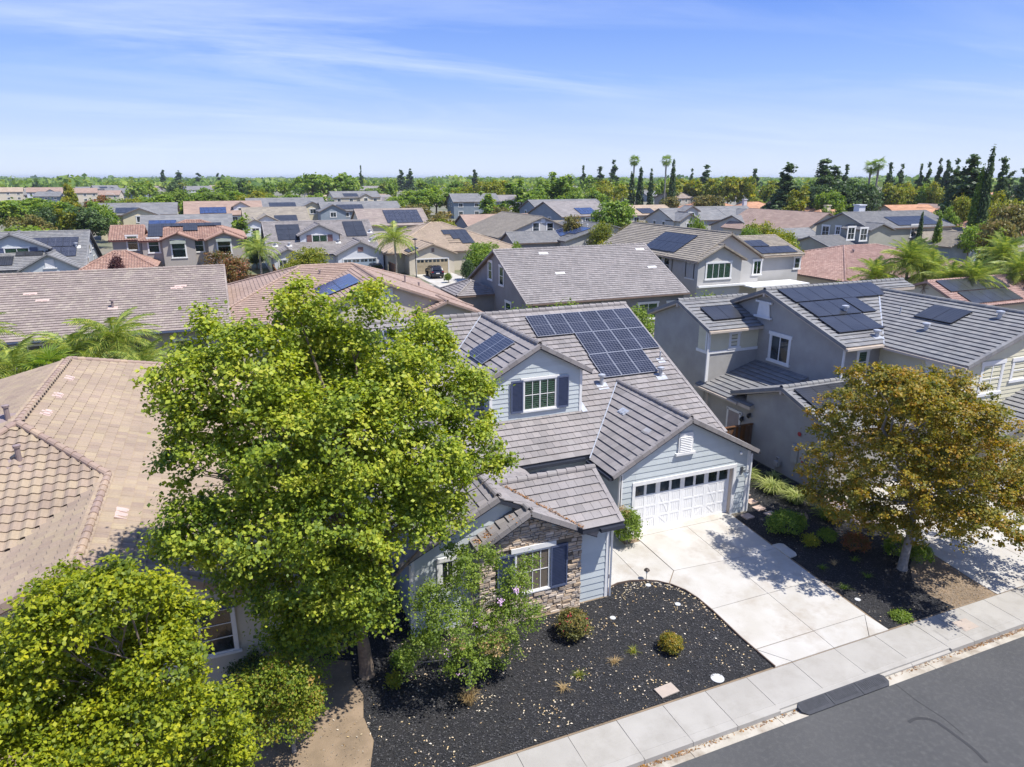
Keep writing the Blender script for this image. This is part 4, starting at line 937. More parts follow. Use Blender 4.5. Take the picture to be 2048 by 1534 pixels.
# ------------------------------------------------------------------ generic block: roof plus walls
def block(H, x0, x1, y0, y1, ze, axis, zr, wm, z0=-.2, ov=.4, ridge=None, tiles=None, caps=True, planes='ab', roof='gable', rakes=True):
    """roof outline; walls set in by the overhang, gable ends carried up to the roof"""
    if roof == 'gable': H.gable(x0, x1, y0, y1, ze, axis, zr, tiles, ridge, caps, rakes, planes)
    else: H.hip(x0, x1, y0, y1, ze, zr, tiles)
    a, b, c, d = x0 + ov, x1 - ov, y0 + ov, y1 - ov
    if axis == 'X': r = ridge if ridge is not None else (y0 + y1) / 2; ga = (zr - ze) / (r - y0); zt_ = ze + ga * ov - .17
    else: r = ridge if ridge is not None else (x0 + x1) / 2; ga = (zr - ze) / (r - x0); zt_ = ze + ga * ov - .17
    if roof == 'hip': zt_ = ze + .05
    w = H.walls.setdefault(wm, MB())
    if roof == 'gable' and axis == 'X':
        gb_ = (zr - ze) / (y1 - r); p = [(c, z0), (d, z0), (d, ze + gb_ * ov - .17), (r, zr - .17), (c, zt_)]
        w.prism([Vector((a, u, z)) for u, z in p], (.12, 0, 0)); w.prism([Vector((b, u, z)) for u, z in p], (-.12, 0, 0))
        w.box(a + .12, b - .12, c, c + .12, z0, zt_); w.box(a + .12, b - .12, d - .12, d, z0, zt_ - .02)
    elif roof == 'gable':
        gb_ = (zr - ze) / (x1 - r); p = [(a, z0), (b, z0), (b, ze + gb_ * ov - .17), (r, zr - .17), (a, zt_)]
        w.prism([Vector((u, c, z)) for u, z in p], (0, .12, 0)); w.prism([Vector((u, d, z)) for u, z in p], (0, -.12, 0))
        w.box(a, a + .12, c + .12, d - .12, z0, zt_); w.box(b - .12, b, c + .12, d - .12, z0, zt_ - .02)
    else:
        w.box(a, b, c, c + .12, z0, zt_); w.box(a, b, d - .12, d, z0, zt_); w.box(a, a + .12, c + .12, d - .12, z0, zt_); w.box(b - .12, b, c + .12, d - .12, z0, zt_)
House.walls = None
_fin = House.finish
def finish2(s):
    _fin(s)
    s.wallparts = {}
    for m, mb in (s.walls or {}).items(): s.wallparts[m.name] = part('wall', mb, m, s.root)
    return s
House.finish = finish2
def HH(*a, **k): h = House(*a, **k); h.walls = {}; return h
def gutter(H, a, b, m=None):
    g = MB(); g.beam(a, b, .12, .11); part('gutter', g, m or H.fascia, H.root)
def gdoor(H, x0, x1, y, z1, m, z0=0., win=4, face='S'):
    """two-car door in a surround, a row of panes across the top"""
    t = MB(); F = lambda mb, *a: fbox(mb, face, y, *a)
    F(t, x0 - .12, x0, z0, z1, 0, .05); F(t, x1, x1 + .12, z0, z1, 0, .05); F(t, x0 - .12, x1 + .12, z1, z1 + .16, 0, .055); part('door_trim', t, TRIM, H.root)
    d = MB(); n = 4; F(d, x0, x1, z0, z1, .0, .012); 
    o = part('garage_door', d, m, H.root)
    for k in range(n):
        for j in range(4):
            p = MB(); w = (x1 - x0) / n; h = (z1 - z0) / 4; a = x0 + w * k; b = z0 + h * j
            if j == 3 and win:
                for q in (0, 1): p2 = MB(); F(p2, a + .1 + q * w * .45, a + w * .45 + q * w * .45, b + .1, b + h - .08, .012, .02); part('pane', p2, GLASS, o)
            else: F(p, a + .07, a + w - .07, b + .06, b + h - .04, .012, .026); part('door_panel', p, m, o)
# ------------------------------------------------------------------ grey and tan two-storey neighbour on the right
STU_G = mat('grey_stucco', (.31, .295, .275), .9, (.36, .345, .32), 1.2, .5, 45, dirt=.5, dcol=(.25, .24, .225), dscale=.8)
TANSID = mat('tan_siding', (.57, .53, .385), .7, (.6, .56, .41), 2, .05, 60, var=.04)
B = HH('grey_tan_house', 'two-storey grey stucco and tan sided house with many black solar panels', 'house', (30, 27, 0), T_GREYC, 'flat', 'ind', CREAMT)
m1, m2 = .34, .33
# garage wing, lean-to, tower, upper storey, front gable, lower front gable
B.plane([(24.0, 20.9), (33, 20.9), (33, 24.4), (24.0, 24.4)], (24, 20.9, 3.11, 0, m1)); B.plane([(24, 24.4), (27.75, 24.4), (27.75, 27.9), (24, 27.9)], (24, 24.4, 4.3, 0, -m1))
B.cap((24.0, 24.4, 4.33), (33, 24.4, 4.33)); B.rake((24, 20.9, 3.11), (24, 24.4, 4.3), out='W'); B.rake((24, 27.9, 3.11), (24, 24.4, 4.3), out='W')
B.plane([(24.02, 26.4), (27.75, 26.4), (27.75, 30.9), (24.02, 30.9)], (24.02, 26.4, 2.72, .31, 0)); B.rake((24.02, 30.9, 2.72), (25.0, 30.9, 3.02), out='N')
mt = .385; B.plane([(24.0, 30.05), (29.5, 30.05), (29.5, 33.1), (24.0, 33.1)], (24, 30.05, 5.95, 0, mt)); B.plane([(24, 33.1), (29.5, 33.1), (29.5, 36.1), (24, 36.1)], (24, 33.1, 7.125, 0, -mt))
B.cap((24, 33.1, 7.15), (29, 33.1, 7.15)); B.rake((24, 30.05, 5.95), (24, 33.1, 7.125), out='W'); B.rake((24, 36.1, 5.97), (24, 33.1, 7.125), out='W')
yu, zu, ru = 24.0, 6.05, 29.9; zru = zu + m2 * (ru - yu); gl, gxr, gze = 29.85, 35.05, 5.95; gzr_ = gze + m1 * (gxr - gl); yvu = lambda z: yu + (z - zu) / m2
B.plane([(27.4, yu), (gl, yu), (gxr, yvu(gzr_)), (gxr + 3, yvu(gzr_)), (gxr + 3, ru), (27.4, ru)], (27.4, yu, zu, 0, m2)); B.plane([(27.4, ru), (38, ru), (38, 35.8), (27.4, 35.8)], (27.4, ru, zru, 0, -.38))
B.cap((27.4, ru, zru + .03), (38, ru, zru + .03)); B.rake((27.4, yu, zu), (27.4, ru, zru), out='W'); B.rake((27.4, 35.8, zru - .38 * 5.9), (27.4, ru, zru), out='W')
B.plane([(gl, 19.6), (gxr, 19.6), (gxr, yvu(gzr_)), (gl, yu)], (gl, 19.6, gze, m1, 0)); B.plane([(gxr, 19.6), (40.2, 19.6), (40.2, yu), (gxr, yvu(gzr_))], (gxr, 19.6, gzr_, -m1, 0))
B.cap((gxr, 19.7, gzr_ + .03), (gxr, yvu(gzr_), gzr_ + .03)); B.rake((gl, 19.6, gze), (gxr, 19.6, gzr_), out='S'); B.rake((40.2, 19.6, gze), (gxr, 19.6, gzr_), out='S')
B.plane([(31.0, 18.2), (36, 18.2), (36, 20.0), (31.0, 20.0)], (31, 18.2, 2.95, .36, 0)); B.plane([(36, 18.2), (41, 18.2), (41, 20.0), (36, 20.0)], (36, 18.2, 4.75, -.36, 0)); B.rake((31, 18.2, 2.95), (36, 18.2, 4.75), out='S')
B.finish()
w = MB()
w.prism([Vector((24.3, u, z)) for u, z in ((21.3, -.2), (27.0, -.2), (27.0, 3.2), (24.4, 4.1), (21.3, 3.08))], (.12, 0, 0)); w.box(24.3, 24.42, 27.0, 30.45, -.2, 2.68)
w.box(24.42, 31.2, 21.3, 21.42, -.2, 3.08)
w.prism([Vector((24.3, u, z)) for u, z in ((30.4, 0), (35.7, 0), (35.7, 5.95), (33.1, 6.92), (30.4, 5.9))], (.12, 0, 0)); w.box(24.42, 27.9, 30.4, 30.52, 2.7, 5.9)
w.prism([Vector((27.75, u, z)) for u, z in ((24.4, 3.5), (35.4, 3.5), (35.4, 5.7), (29.9, 7.8), (24.4, 6.0))], (.12, 0, 0)); w.box(27.87, 30.3, 24.4, 24.52, 4.0, 6.0)
wb = part('wall', w, STU_G, B.root)
w = MB(); w.box(30.2, 30.32, 20.0, 24.4, 3.0, 5.9); zg = lambda x: gzr_ - m1 * abs(x - gxr) - .17
PG = [(30.2, 2.8), (39.9, 2.8), (39.9, zg(39.9)), (gxr, zg(gxr)), (30.2, zg(30.2))]; B.wall(w, 'S', 20.0, PG); w.box(31.3, 40.7, 18.6, 18.72, -.2, 2.9); w.box(31.3, 31.42, 18.72, 22, -.2, 3)
w.prism([Vector((x, 18.6, z)) for x, z in ((31.4, 2.8), (40.6, 2.8), (36, 4.5))], (0, .12, 0))
wt = part('wall', w, mat('tan_wall', (.44, .4, .28), .85), B.root)
siding(B, wt, 'S', 20.0, [PG], TANSID, .2, 2.8); siding(B, wt, 'W', 30.2, [[(20.02, 3.4), (24.38, 3.4), (24.38, 5.85), (20.02, 5.85)]], TANSID, .2, 2.8)
siding(B, wb, 'S', 30.4, [[(24.35, 4.72), (27.72, 4.72), (27.72, 5.85), (24.35, 5.85)]], TANSID, .2, 4.72); siding(B, wb, 'W', 24.3, [[(30.5, 4.72), (31.3, 4.72), (31.3, 6.1), (30.5, 5.85)]], TANSID, .2, 4.72, False)
for a in (('S', 30.4, 24.24, 27.74, 4.56, 4.72, 0, .05), ('W', 24.3, 30.36, 31.4, 4.56, 4.72, 0, .05), ('S', 30.4, 24.24, 24.4, 3.0, 5.85, 0, .052), ('W', 24.3, 30.5, 30.62, 4.72, 5.85, 0, .052), ('W', 30.2, 19.95, 20.1, 3.2, 5.85, 0, .05), ('S', 20.0, 30.15, 30.3, 3.0, 5.85, 0, .05), ('S', 24.4, 27.7, 27.82, 4.2, 5.95, 0, .05)):
    t = MB(); fbox(t, *a); part('corner_board', t, TRIM, B.root)
window(B, 'W', 27.75, 28.67, 4.92, 1.35, 1.4, cols=2, trim=.13); window(B, 'S', 30.4, 26.05, 5.22, .52, .78, rows=2, cols=1, trim=.12); window(B, 'S', 24.4, 29.05, 5.1, .6, 1.15, rows=2, cols=1, trim=.13, blind='full')
window(B, 'W', 30.2, 21.15, 4.9, .95, 1.3, cols=1, trim=.14, blind='full'); window(B, 'S', 20.0, 32.15, 5.08, 1.3, 1.35, cols=2, rows=2, trim=.14, blind='half'); window(B, 'S', 20.0, 34.1, 5.3, .95, .9, cols=1, rows=2, trim=.13)
v = MB(); v.prism([Vector((27.72, u, z)) for u, z in ((29.6, 6.5), (30.62, 6.5), (30.5, 7.25), (29.72, 7.25))], (-.06, 0, 0)); v.box(27.6, 27.72, 29.5, 30.75, 7.25, 7.36); v.box(27.6, 27.72, 29.45, 30.8, 6.4, 6.5); part('gable_vent', v, TRIM, B.root)
# side door, sconces, alarm bell, electric boxes
d = MB(); d.box(24.26, 24.3, 27.35, 28.25, .02, 2.0); dr_ = part('door', d, mat('mauve_door', (.3, .255, .25), .7), B.root); k_ = MB(); k_.lathe([(.03, 0), (.035, .05)], (24.22, 27.45, 1.0), 8); part('door_handle', k_, LM, dr_)
t = MB()
for a in ((27.25, 27.37, 0, 2.1), (28.23, 28.35, 0, 2.1), (27.2, 28.4, 2.02, 2.15)): fbox(t, 'W', 24.3, *a, 0, .06)
part('door_trim', t, TRIM, B.root)
for y, z in ((27.1, 1.95), (26.6, 2.3)): s_ = MB(); s_.lathe([(.04, .0), (.1, -.05), (.11, -.16), (.05, -.24)], (24.18, y, z), 8); s_.box(24.2, 24.3, y - .03, y + .03, z - .05, z + .02); part('wall_lamp', s_, mat('black_metal', (.015, .015, .018), .4), B.root)
s_ = MB(); s_.lathe([(.1, 0), (.11, .03)], (0, 0, 0), 12); s_.v = [(24.28 - z, 23.2 + x, 2.35 + y) for x, y, z in s_.v]; part('alarm_bell', s_, mat('red_paint', (.35, .03, .04), .5), B.root)
bx = mat('meter_box', (.36, .35, .33), .6)
for y0, y1, z0, z1, l in ((23.02, 23.45, .88, 1.78, None), (22.55, 22.98, .68, 1.84, 'grey meter box with red and yellow warning stickers')):
    t = MB(); t.box(24.14, 24.3, y0, y1, z0, z1); t.box(24.12, 24.14, y0 + .03, y1 - .03, z0 + .03, z1 - .03); o = part('meter_box', t, bx, B.root, label=l)
    if l:
        for a, b, c_, e, cc in ((22.62, 22.76, 1.1, 1.2, 'red_paint'), (22.78, 22.86, 1.25, 1.33, 'red_paint'), (22.64, 22.78, .98, 1.05, 'yellow_sticker')): q = MB(); q.box(24.115, 24.12, a, b, c_, e); part('sticker', q, mat(cc, (.5, .4, .06), .5) if cc[0] == 'y' else MATS[cc], o)
t = MB(); t.tube([(24.2, 24.4, .1), (24.2, 24.4, .7), (24.1, 24.3, .8), (24.1, 24.1, .8), (24.1, 24.1, .4)], .035, 6); t.box(24.0, 24.25, 24.1, 24.35, .35, .6); part('gas_meter', t, bx, B.root)
for pts in ([(24.2, 30.3, 5.8), (24.2, 30.32, 3.0)], [(24.12, 29.9, 2.6), (24.2, 29.95, 0)], [(27.66, 24.3, 5.9), (27.66, 24.32, 4.3)], [(30.12, 19.92, 5.8), (30.12, 19.92, 2)]):
    d_ = MB(); d_.beam(*pts, .07, .07); part('downspout', d_, CREAMT if pts[0][0] < 24.15 else TRIM, B.root)
for a, b in (((24.0, 29.99, 5.87), (27.3, 29.99, 5.87)), ((27.4, 23.94, 5.96), (29.9, 23.94, 5.96)), ((29.79, 19.6, 5.86), (29.79, 23.9, 5.86)), ((23.96, 27.3, 2.65), (23.96, 30.9, 2.65))): gutter(B, a, b, CREAMT)
for x, y, z in ((23.98, 24.4, 3.98), (23.98, 33.1, 6.8), (27.38, 29.9, 7.65)): c_ = MB(); c_.box(x, x + .35, y - .08, y + .08, z, z + .22); c_.box(x - .02, x, y - .06, y + .06, z + .02, z + .2); part('bracket', c_, CREAMT, B.root)
F1 = roofframe(0, 24.0, 6.05, 'S', m2); kk = math.sqrt(1 + m2 * m2); fv = lambda y: (y - 24.0) * kk
B.solar(F1, 28.05, fv(28.22), 7, 1, 1.0, 1.56); B.solar(F1, 28.1, fv(26.66), 3, 1, 1.03, 1.56); B.solar(F1, 28.0, fv(25.1), 3, 1, 1.04, 1.56); B.solar(F1, 31.3, fv(26.7), 1, 1, 1.0, 1.6)
F2 = roofframe(0, 20.9, 3.11, 'S', m1); B.solar(F2, 24.4, (22.55 - 20.9) * 1.056, 4, 1, 1.0, 1.62); F3 = roofframe(0, 30.05, 5.95, 'S', mt); B.solar(F3, 24.8, (30.8 - 30.05) * 1.07, 2, 1, 1.1, 1.4)
F4 = roofframe(gl, 24.83, gze, 'W', m1); B.solar(F4, .0, 2.95 * 1.056, 2, 1, 1.04, 1.55)
for x, y, z, h, c_ in ((30.3, 26.95, 7.06, .3, True), (30.0, 24.55, 6.25, .3, True), (31.9, 23.38, 6.67, .3, True), (34.2, 21.42, 7.45, .3, True), (32.87, 25.7, 7.0, .4, False)): vent_pipe(B, x, y, z, h, .1 if c_ else .035, cap=c_)
for u, v_, fr_ in ((30.3, fv(26.9), F1), (30.0, fv(24.5), F1)): flashing(B, fr_, u, v_, .55, .45)
tv_ = MB(); tv_.beam((gl + .05, yu, gze + .1), (gxr, yvu(gzr_), gzr_ + .1), .08, .02); part('valley_flashing', tv_, FLASH, B.root)
gdoor(B, 32.2, 37.1, 18.6, 2.15, DOORM)
# ------------------------------------------------------------------ beige tiled house at lower left
CREAM = mat('cream_stucco', (.5, .46, .39), .9, (.54, .5, .43), 1.4, .4, 45, dirt=.25, dcol=(.42, .38, .32))
C = HH('beige_tiled_house', 'single-storey cream house with large beige barrel-tiled hip roof at lower left', 'house', (-4, 26, 0), T_BEIGE, 's', 'ind', mat('brown_fascia', (.2, .14, .11), .6), capm=mat_tile('mauve_ridge', [(.3, .215, .175), (.34, .25, .19), (.28, .2, .17), (.38, .28, .2)]))
mc = .43; ax, az, ay0, ay1 = -7.05, 6.0, 26.7, 36.0; cx_, cy0, cy1, cz_ = -4.2, 18.05, 23.9, 6.0 - mc * 2.85; er = ax + (az - 2.55) / mc
k = (az - 2.55) / mc
C.plane([(ax, ay0), (ax, ay1), (er, ay1 + k), (er, 18.05), (cx_, 18.05), (cx_, cy1)], (ax, ay0, az, -mc, 0))
C.plane([(ax - k, ay1 + k), (ax - k, ay0 - k), (ax, ay0), (ax, ay1)], (ax, ay0, az, mc, 0)); C.plane([(ax, ay1), (ax - k, ay1 + k), (er, ay1 + k)], (ax, ay1, az, 0, -mc), 'plain')
zl = lambda x: cz_ - mc * (cx_ - x)
# hip face in front, cut along the valley with the front gable
vy = lambda z: ay0 - (az - z) / mc
C.plane([(ax, ay0), (cx_, cy1), (-10.2, vy(zl(-10.2))), (-10.2, ay0 - k), (ax - k, ay0 - k)], (ax, ay0, az, 0, mc))
C.plane([(cx_, 18.05), (cx_, cy1), (-10.2, vy(zl(-10.2))), (-10.2, 18.05)], (cx_, 18.05, cz_, mc, 0))
C.cap((ax, ay0 - .1, az + .04), (ax, ay1, az + .04)); C.cap((cx_, cy1, cz_ + .06), (ax, ay0, az + .06)); C.cap((cx_, 18.1, cz_ + .04), (cx_, cy1 + .1, cz_ + .04)); C.cap((er, ay1 + k, 2.6), (ax, ay1, az + .05)); C.cap((ax - k, ay0 - k, 2.6), (ax, ay0, az + .05))
C.rake((er, 18.05, 2.55), (cx_, 18.05, cz_), w=.22, h=.2, out='S'); C.rake((-10.2, 18.05, zl(-10.2)), (cx_, 18.05, cz_), w=.22, h=.2, out='S')
w = C.walls.setdefault(CREAM, MB())
w.prism([Vector((x, 18.55, z)) for x, z in ((-10, -.4), (er - .5, -.4), (er - .5, 2.6), (cx_, cz_ - .2), (-10, zl(-10) - .2))], (0, .15, 0)); w.box(er - .62, er - .5, 18.7, 40, -.4, 2.5)
C.finish()
window(C, 'S', 18.53, -1.75, 1.78, 1.75, 1.4, cols=2, rows=1, muntin=(2, 3), trim=.08, head=False); window(C, 'S', 18.53, -6.3, 1.7, 1.6, 1.5, cols=2, trim=.08)
tb = MB(); fbox(tb, 'S', 18.5, -2.8, -.7, 2.5, 2.66, 0, .08); part('window_head', tb, SLATE, C.root)
Fc = roofframe(er, 0, 2.55, 'E', mc); PALE = mat('pale_pink_tile', (.52, .39, .34), .8)
for x, y in ((-6.6, 33.05), (-6.58, 30.5), (-6.55, 28.3), (-3.6, 21.3), (-2.2, 27.0)):
    v_ = (er - x) * math.sqrt(1 + mc * mc); roof_vent(C, Fc, y, v_, PALE, .7)
for x, y, z in ((-6.75, 25.0, 5.25), (-7.6, 27.9, 5.8)):
    t = MB(); t.lathe([(.09, -.15), (.08, .5), (.11, .5), (.12, .58), (.03, .6)], (x, y, z), 10); t.obox((x - .35, y - .3, z - .1), (.7, 0, 0), (0, .6, .26), (0, 0, .03)); part('vent_pipe', t, mat('mauve_metal', (.26, .2, .19), .6), C.root)
# ------------------------------------------------------------------ wooden fences, board by board
FENC = mat('brown_fence', (.17, .085, .045), .9, (.11, .06, .035), 3, .4, 40, var=.3); FENG = mat('grey_fence', (.24, .17, .12), .9, (.17, .12, .09), 3, .4, 40, var=.25)
def fence(p0, p1, h, m, label, top=True, z=0, group=None):
    p0, p1 = Vector((*p0, z)), Vector((*p1, z)); d = p1 - p0; L = d.length; d.normalize(); n = Vector((-d.y, d.x, 0)); k = int(L / .15)
    t = thing('fence', label, 'fence', (p0 + p1) / 2, group)
    for i in range(k):
        mb = MB(); mb.obox(p0 + d * (i * L / k + .004), d * (L / k - .008), n * .02, Vector((0, 0, h + random.uniform(-.03, .02))), random.random()); part('board', mb, m, t)
    for i in range(max(2, int(L / 2.4) + 1)):
        mb = MB(); q = p0 + d * min(L - .1, i * L / max(1, int(L / 2.4))); mb.obox(q + n * .02, d * .1, n * .1, Vector((0, 0, h + .05))); part('post', mb, m, t)
    for zz in (.3, h - .35): mb = MB(); mb.obox(p0 + n * .02 + Vector((0, 0, zz)), d * L, n * .04, Vector((0, 0, .09))); part('rail', mb, m, t)
    if top: mb = MB(); mb.obox(p0 - n * .05 + Vector((0, 0, h + .02)), d * L, n * .14, Vector((0, 0, .04))); part('top_rail', mb, m, t)
    return t
fence((19.85, 26.3), (24.25, 26.3), 1.8, FENC, 'dark brown board fence between the garage and the grey stucco wall')
fence((1.0, 21.6), (4.3, 21.6), 1.8, FENC, 'dark wooden gate fence in shade between the tree and the blue house')
fence((20.6, 42.5), (20.6, 57), 1.8, FENC, 'reddish board fence behind the blue house, right of the solar panels')
fence((20.7, 42.5), (45, 42.5), 1.7, FENG, 'back garden fence behind the grey and tan house'); fence((-14, 46.5), (20.5, 46.5), 1.8, FENG, 'back fence behind the beige house palms')
# path lights
for x, y, l in ((13.04, 18.72, 'bronze mushroom path light on the curved mulch edge'), (11.5, 18.9, 'bronze path light against the corner downspout')):
    z = gz(y) + .01; t = thing('path_light', l, 'path light', (x, y, z)); a = MB(); a.lathe([(.012, 0), (.012, .3)], (x, y, z), 6); part('stem', a, LM, t)
    a = MB(); a.lathe([(.035, .28), (.05, .36), (.05, .4)], (x, y, z), 8); part('lamp_glass', a, MATS['frosted_glass'], t); a = MB(); a.lathe([(.11, .39), (.1, .42), (.05, .47), (.01, .48)], (x, y, z), 12); part('lamp_shade', a, mat('bronze', (.07, .055, .045), .45, metal=.4), t)
# ------------------------------------------------------------------ houses of the block behind
W_GREY = mat('warm_grey_stucco', (.23, .22, .215), .9, (.26, .25, .245), 1, .3, 20); W_LIGHT = mat('light_grey_stucco', (.42, .405, .38), .9, (.46, .445, .42), .8, .3, 20)
W_CREAM = mat('warm_cream_stucco', (.52, .46, .36), .9, (.56, .5, .4), .8, .3, 20); W_TAUPE = mat('taupe_stucco', (.34, .305, .27), .9, (.38, .34, .305), .8, .3, 20)
W_WHITE = mat('cool_white_siding', (.52, .53, .56), .7, (.57, .58, .61), .8); W_BLUE = mat('light_blue_siding', (.42, .46, .48), .7, (.46, .5, .52), .8); W_DBLUE = mat('steel_blue_siding', (.2, .235, .27), .8, (.23, .265, .3), .8)
W_YEL = mat('pale_yellow_stucco', (.56, .49, .33), .9, (.6, .53, .37), .8); W_OLIVE = mat('olive_grey_stucco', (.31, .3, .245), .9, (.35, .34, .28), .8)
MAUVE = mat('mauve_shutter', (.22, .12, .115), .6); BRF = MATS['brown_fascia']; REDF = mat('red_fascia', (.2, .07, .05), .6)
def win_at(H, face, plane, px, py, w, h, **k):
    p = at_x(px, py, plane) if face in 'WE' else at_y(px, py, plane)
    k.setdefault('far', True); return window(H, face, plane, p.y if face in 'WE' else p.x, p.z, w, h, **k)
# long pinkish-brown roof
D = HH('long_brown_roofed_house', 'single-storey house with long pinkish-brown tiled roof behind the palms', 'house', (-20, 66, 0), T_PINKB, 'flat', 'mesh', SLATE)
block(D, -44, 0, 57, 75, 2.9, 'X', 6.55, mat('beige_stucco', (.42, .37, .31), .9), rakes=True); D.finish()
gutter(D, (-44, 56.9, 2.85), (0, 56.9, 2.85))
win_at(D, 'S', 57.38, 385, 695, 2.3, 1.3, cols=2, blind='full'); win_at(D, 'S', 57.38, 60, 718, 1.8, 1.9, cols=2)
pt = MB(); fbox(pt, 'S', 57.38, -9.4, -6.3, .1, 2.5, .0, .06); part('patio_door', pt, mat('painted_recess_shade', (.03, .025, .02), .8), D.root)  # dark box, its colour painted as the shade inside the recessed patio
FD = roofframe(0, 57, 2.9, 'S', 3.65 / 9)
for px, py in ((78, 552), (86, 606), (363, 537), (355, 588)): p = at(px, py, 6.3 if py < 560 else 4.8); roof_vent(D, FD, p.x, (p.y - 57) * 1.08 if 57 < p.y < 66 else 6.5, PALE, .9)
for x, y in ((-16.5, 61.5), (-8.3, 60.5)): t = MB(); t.lathe([(.09, -.2), (.09, .55), (.17, .55), (.17, .66), (.03, .7)], (x, y, 2.9 + (y - 57) * .405), 8); part('vent_pipe', t, MATS['mauve_metal'], D.root); flashing(D, FD, x, (y - 57) * 1.08 - .1, .7, .5, PALE)
# grey gable house behind the blue one
E_ = HH('grey_gable_house', 'grey stucco house with wide plain grey tiled roof right behind the blue house', 'house', (33, 66, 0), T_GREY, 'flat', 'mesh', BRF)
block(E_, 24.9, 42.7, 57, 74, 2.9, 'X', 6.95, W_GREY); block(E_, 21.2, 26, 66, 71.5, 2.5, 'Y', 3.6, W_GREY, roof='hip'); E_.finish(); gutter(E_, (24.9, 56.9, 2.85), (42.7, 56.9, 2.85))
for px, py, w, h in ((980.5, 541, 1.0, 1.75), (1003, 552, 1.0, 1.75), (951, 602, .9, 1.9), (971, 609, .6, 1.9), (1016.5, 618, 1.3, 1.2)): win_at(E_, 'W', 25.28, px, py, w, h, cols=1, rows=2, trim=.16, blind='half')
win_at(E_, 'S', 57.38, 1296, 622, 2.1, 1.5, cols=2, blind='full', trim=.14); win_at(E_, 'S', 57.38, 1345, 618, 1.2, 1.4, cols=1, trim=.14)
FE = roofframe(0, 57, 2.9, 'S', 4.05 / 8.5)
for px, py, z in ((1077, 506, 6.5), (1099.5, 542, 4.9), (1264, 497, 6.5), (1285, 531, 5.0)): p = at(px, py, z); roof_vent(E_, FE, p.x, max(.3, (z - 2.9) * 2.33), TRIM, 1.0)
t = MB(); p = at(1143, 541, 4.8); t.lathe([(.08, -.2), (.08, .6), (.17, .6), (.17, .7), (.03, .75)], p, 8); part('vent_pipe', t, TRIM, E_.root)
# two-storey light grey house, brown-grey roof
F_ = HH('light_grey_two_storey_house', 'two-storey light grey house with brown-grey roof, black panels and wide white window', 'house', (53, 66, 0), T_BRNG, 'flat', 'mesh', BRF, nmax=0)
block(F_, 45.7, 55.3, 60.8, 80.5, 5.5, 'Y', 8.2, W_LIGHT); block(F_, 45.64, 52.1, 59.9, 66, 5.5, 'Y', 7.1, W_LIGHT); block(F_, 53, 62.2, 62.0, 72, 5.45, 'X', 7.2, W_LIGHT); F_.finish()
win_at(F_, 'S', 60.28, 1437, 541.5, 3.1, 1.6, cols=4, blind='full', trim=.16); win_at(F_, 'S', 61.18, 1514, 535, 1.0, 1.45, cols=2, blind='half', trim=.16); win_at(F_, 'S', 62.38, 1594, 526, .75, 1.2, cols=1, rows=2, trim=.16, blind='grey')
for px, py, w, h in ((1380, 541, 1.3, 1.6), (1336, 530, 1.5, 1.5), (1320, 521, .8, 1.4)): win_at(F_, 'W', 46.08, px, py, w, h, cols=1, rows=2, trim=.15)
for a, b in (((62.0, 61.9, 5.35), (53.6, 61.9, 5.35)), ((45.62, 59.9, 5.42), (45.62, 80, 5.42))): gutter(F_, a, b, mat('tan_gutter', (.36, .29, .22), .6))
FF = roofframe(45.7, 78, 5.5, 'W', 2.7 / 4.8); F_.solar(FF, 6.6, .75, 6, 2, 1.05, 1.75); FF2 = roofframe(0, 62.0, 5.45, 'S', 1.75 / 5); F_.solar(FF2, 56.2, .4, 5, 1, 1.05, 1.7); F_.solar(FF2, 54.6, 2.3, 4, 1, 1.05, 1.7)
pz_ = MB(); pz_.box(52, 60, 58.6, 61.6, 2.6, 2.72); part('patio_cover', pz_, TRIM, F_.root); t = MB(); p = at(1570, 565, 3.3); t.box(46, 53, 59.9, 60.2, 2.75, 2.95); part('wall_trim', t, TRIM, F_.root)
# terracotta hip house with front gables
G_ = HH('terracotta_hip_house', 'cream house with terracotta hip roof and two front gables behind the big tree', 'house', (10, 64, 0), T_TERRL, 'flat', 'mesh', CREAMT)
G_.hip(-2.5, 20, 57.5, 75.5, 2.95, 6.15); block(G_, 2.7, 19.9, 54.5, 66, 2.95, 'Y', 6.05, W_CREAM, planes='ab'); block(G_, 13.1, 19.84, 53.7, 57, 2.95, 'Y', 4.25, W_CREAM)
G_.walls[W_CREAM].box(-2.1, 19.6, 57.9, 75, -.2, 3.0); G_.finish()
v = MB(); p = at_y(767, 589, 54.88); fbox(v, 'S', 54.88, p.x - .75, p.x + .75, p.z - .5, p.z + .5, 0, .06)
for k in range(7): fbox(v, 'S', 54.88, p.x - .65, p.x + .65, p.z - .42 + k * .125, p.z - .36 + k * .125, .06, .09)
part('gable_vent', v, TRIM, G_.root)
FG = roofframe(2.7, 66, 2.95, 'W', 3.1 / 8.6); G_.solar(FG, 3.5, 4.6, 5, 2, 1.05, 1.7, SOLAR_B)
for px, py, z in ((561, 570, 4.5), (640, 550, 5.5), (810, 560, 5), (838, 574, 4.4), (742, 565, 5.5)): t = MB(); p = at(px, py, z); t.lathe([(.07, -.4), (.07, .35), (.12, .35), (.1, .45)], p, 6); part('vent_pipe', t, MATS['mauve_metal'], G_.root)
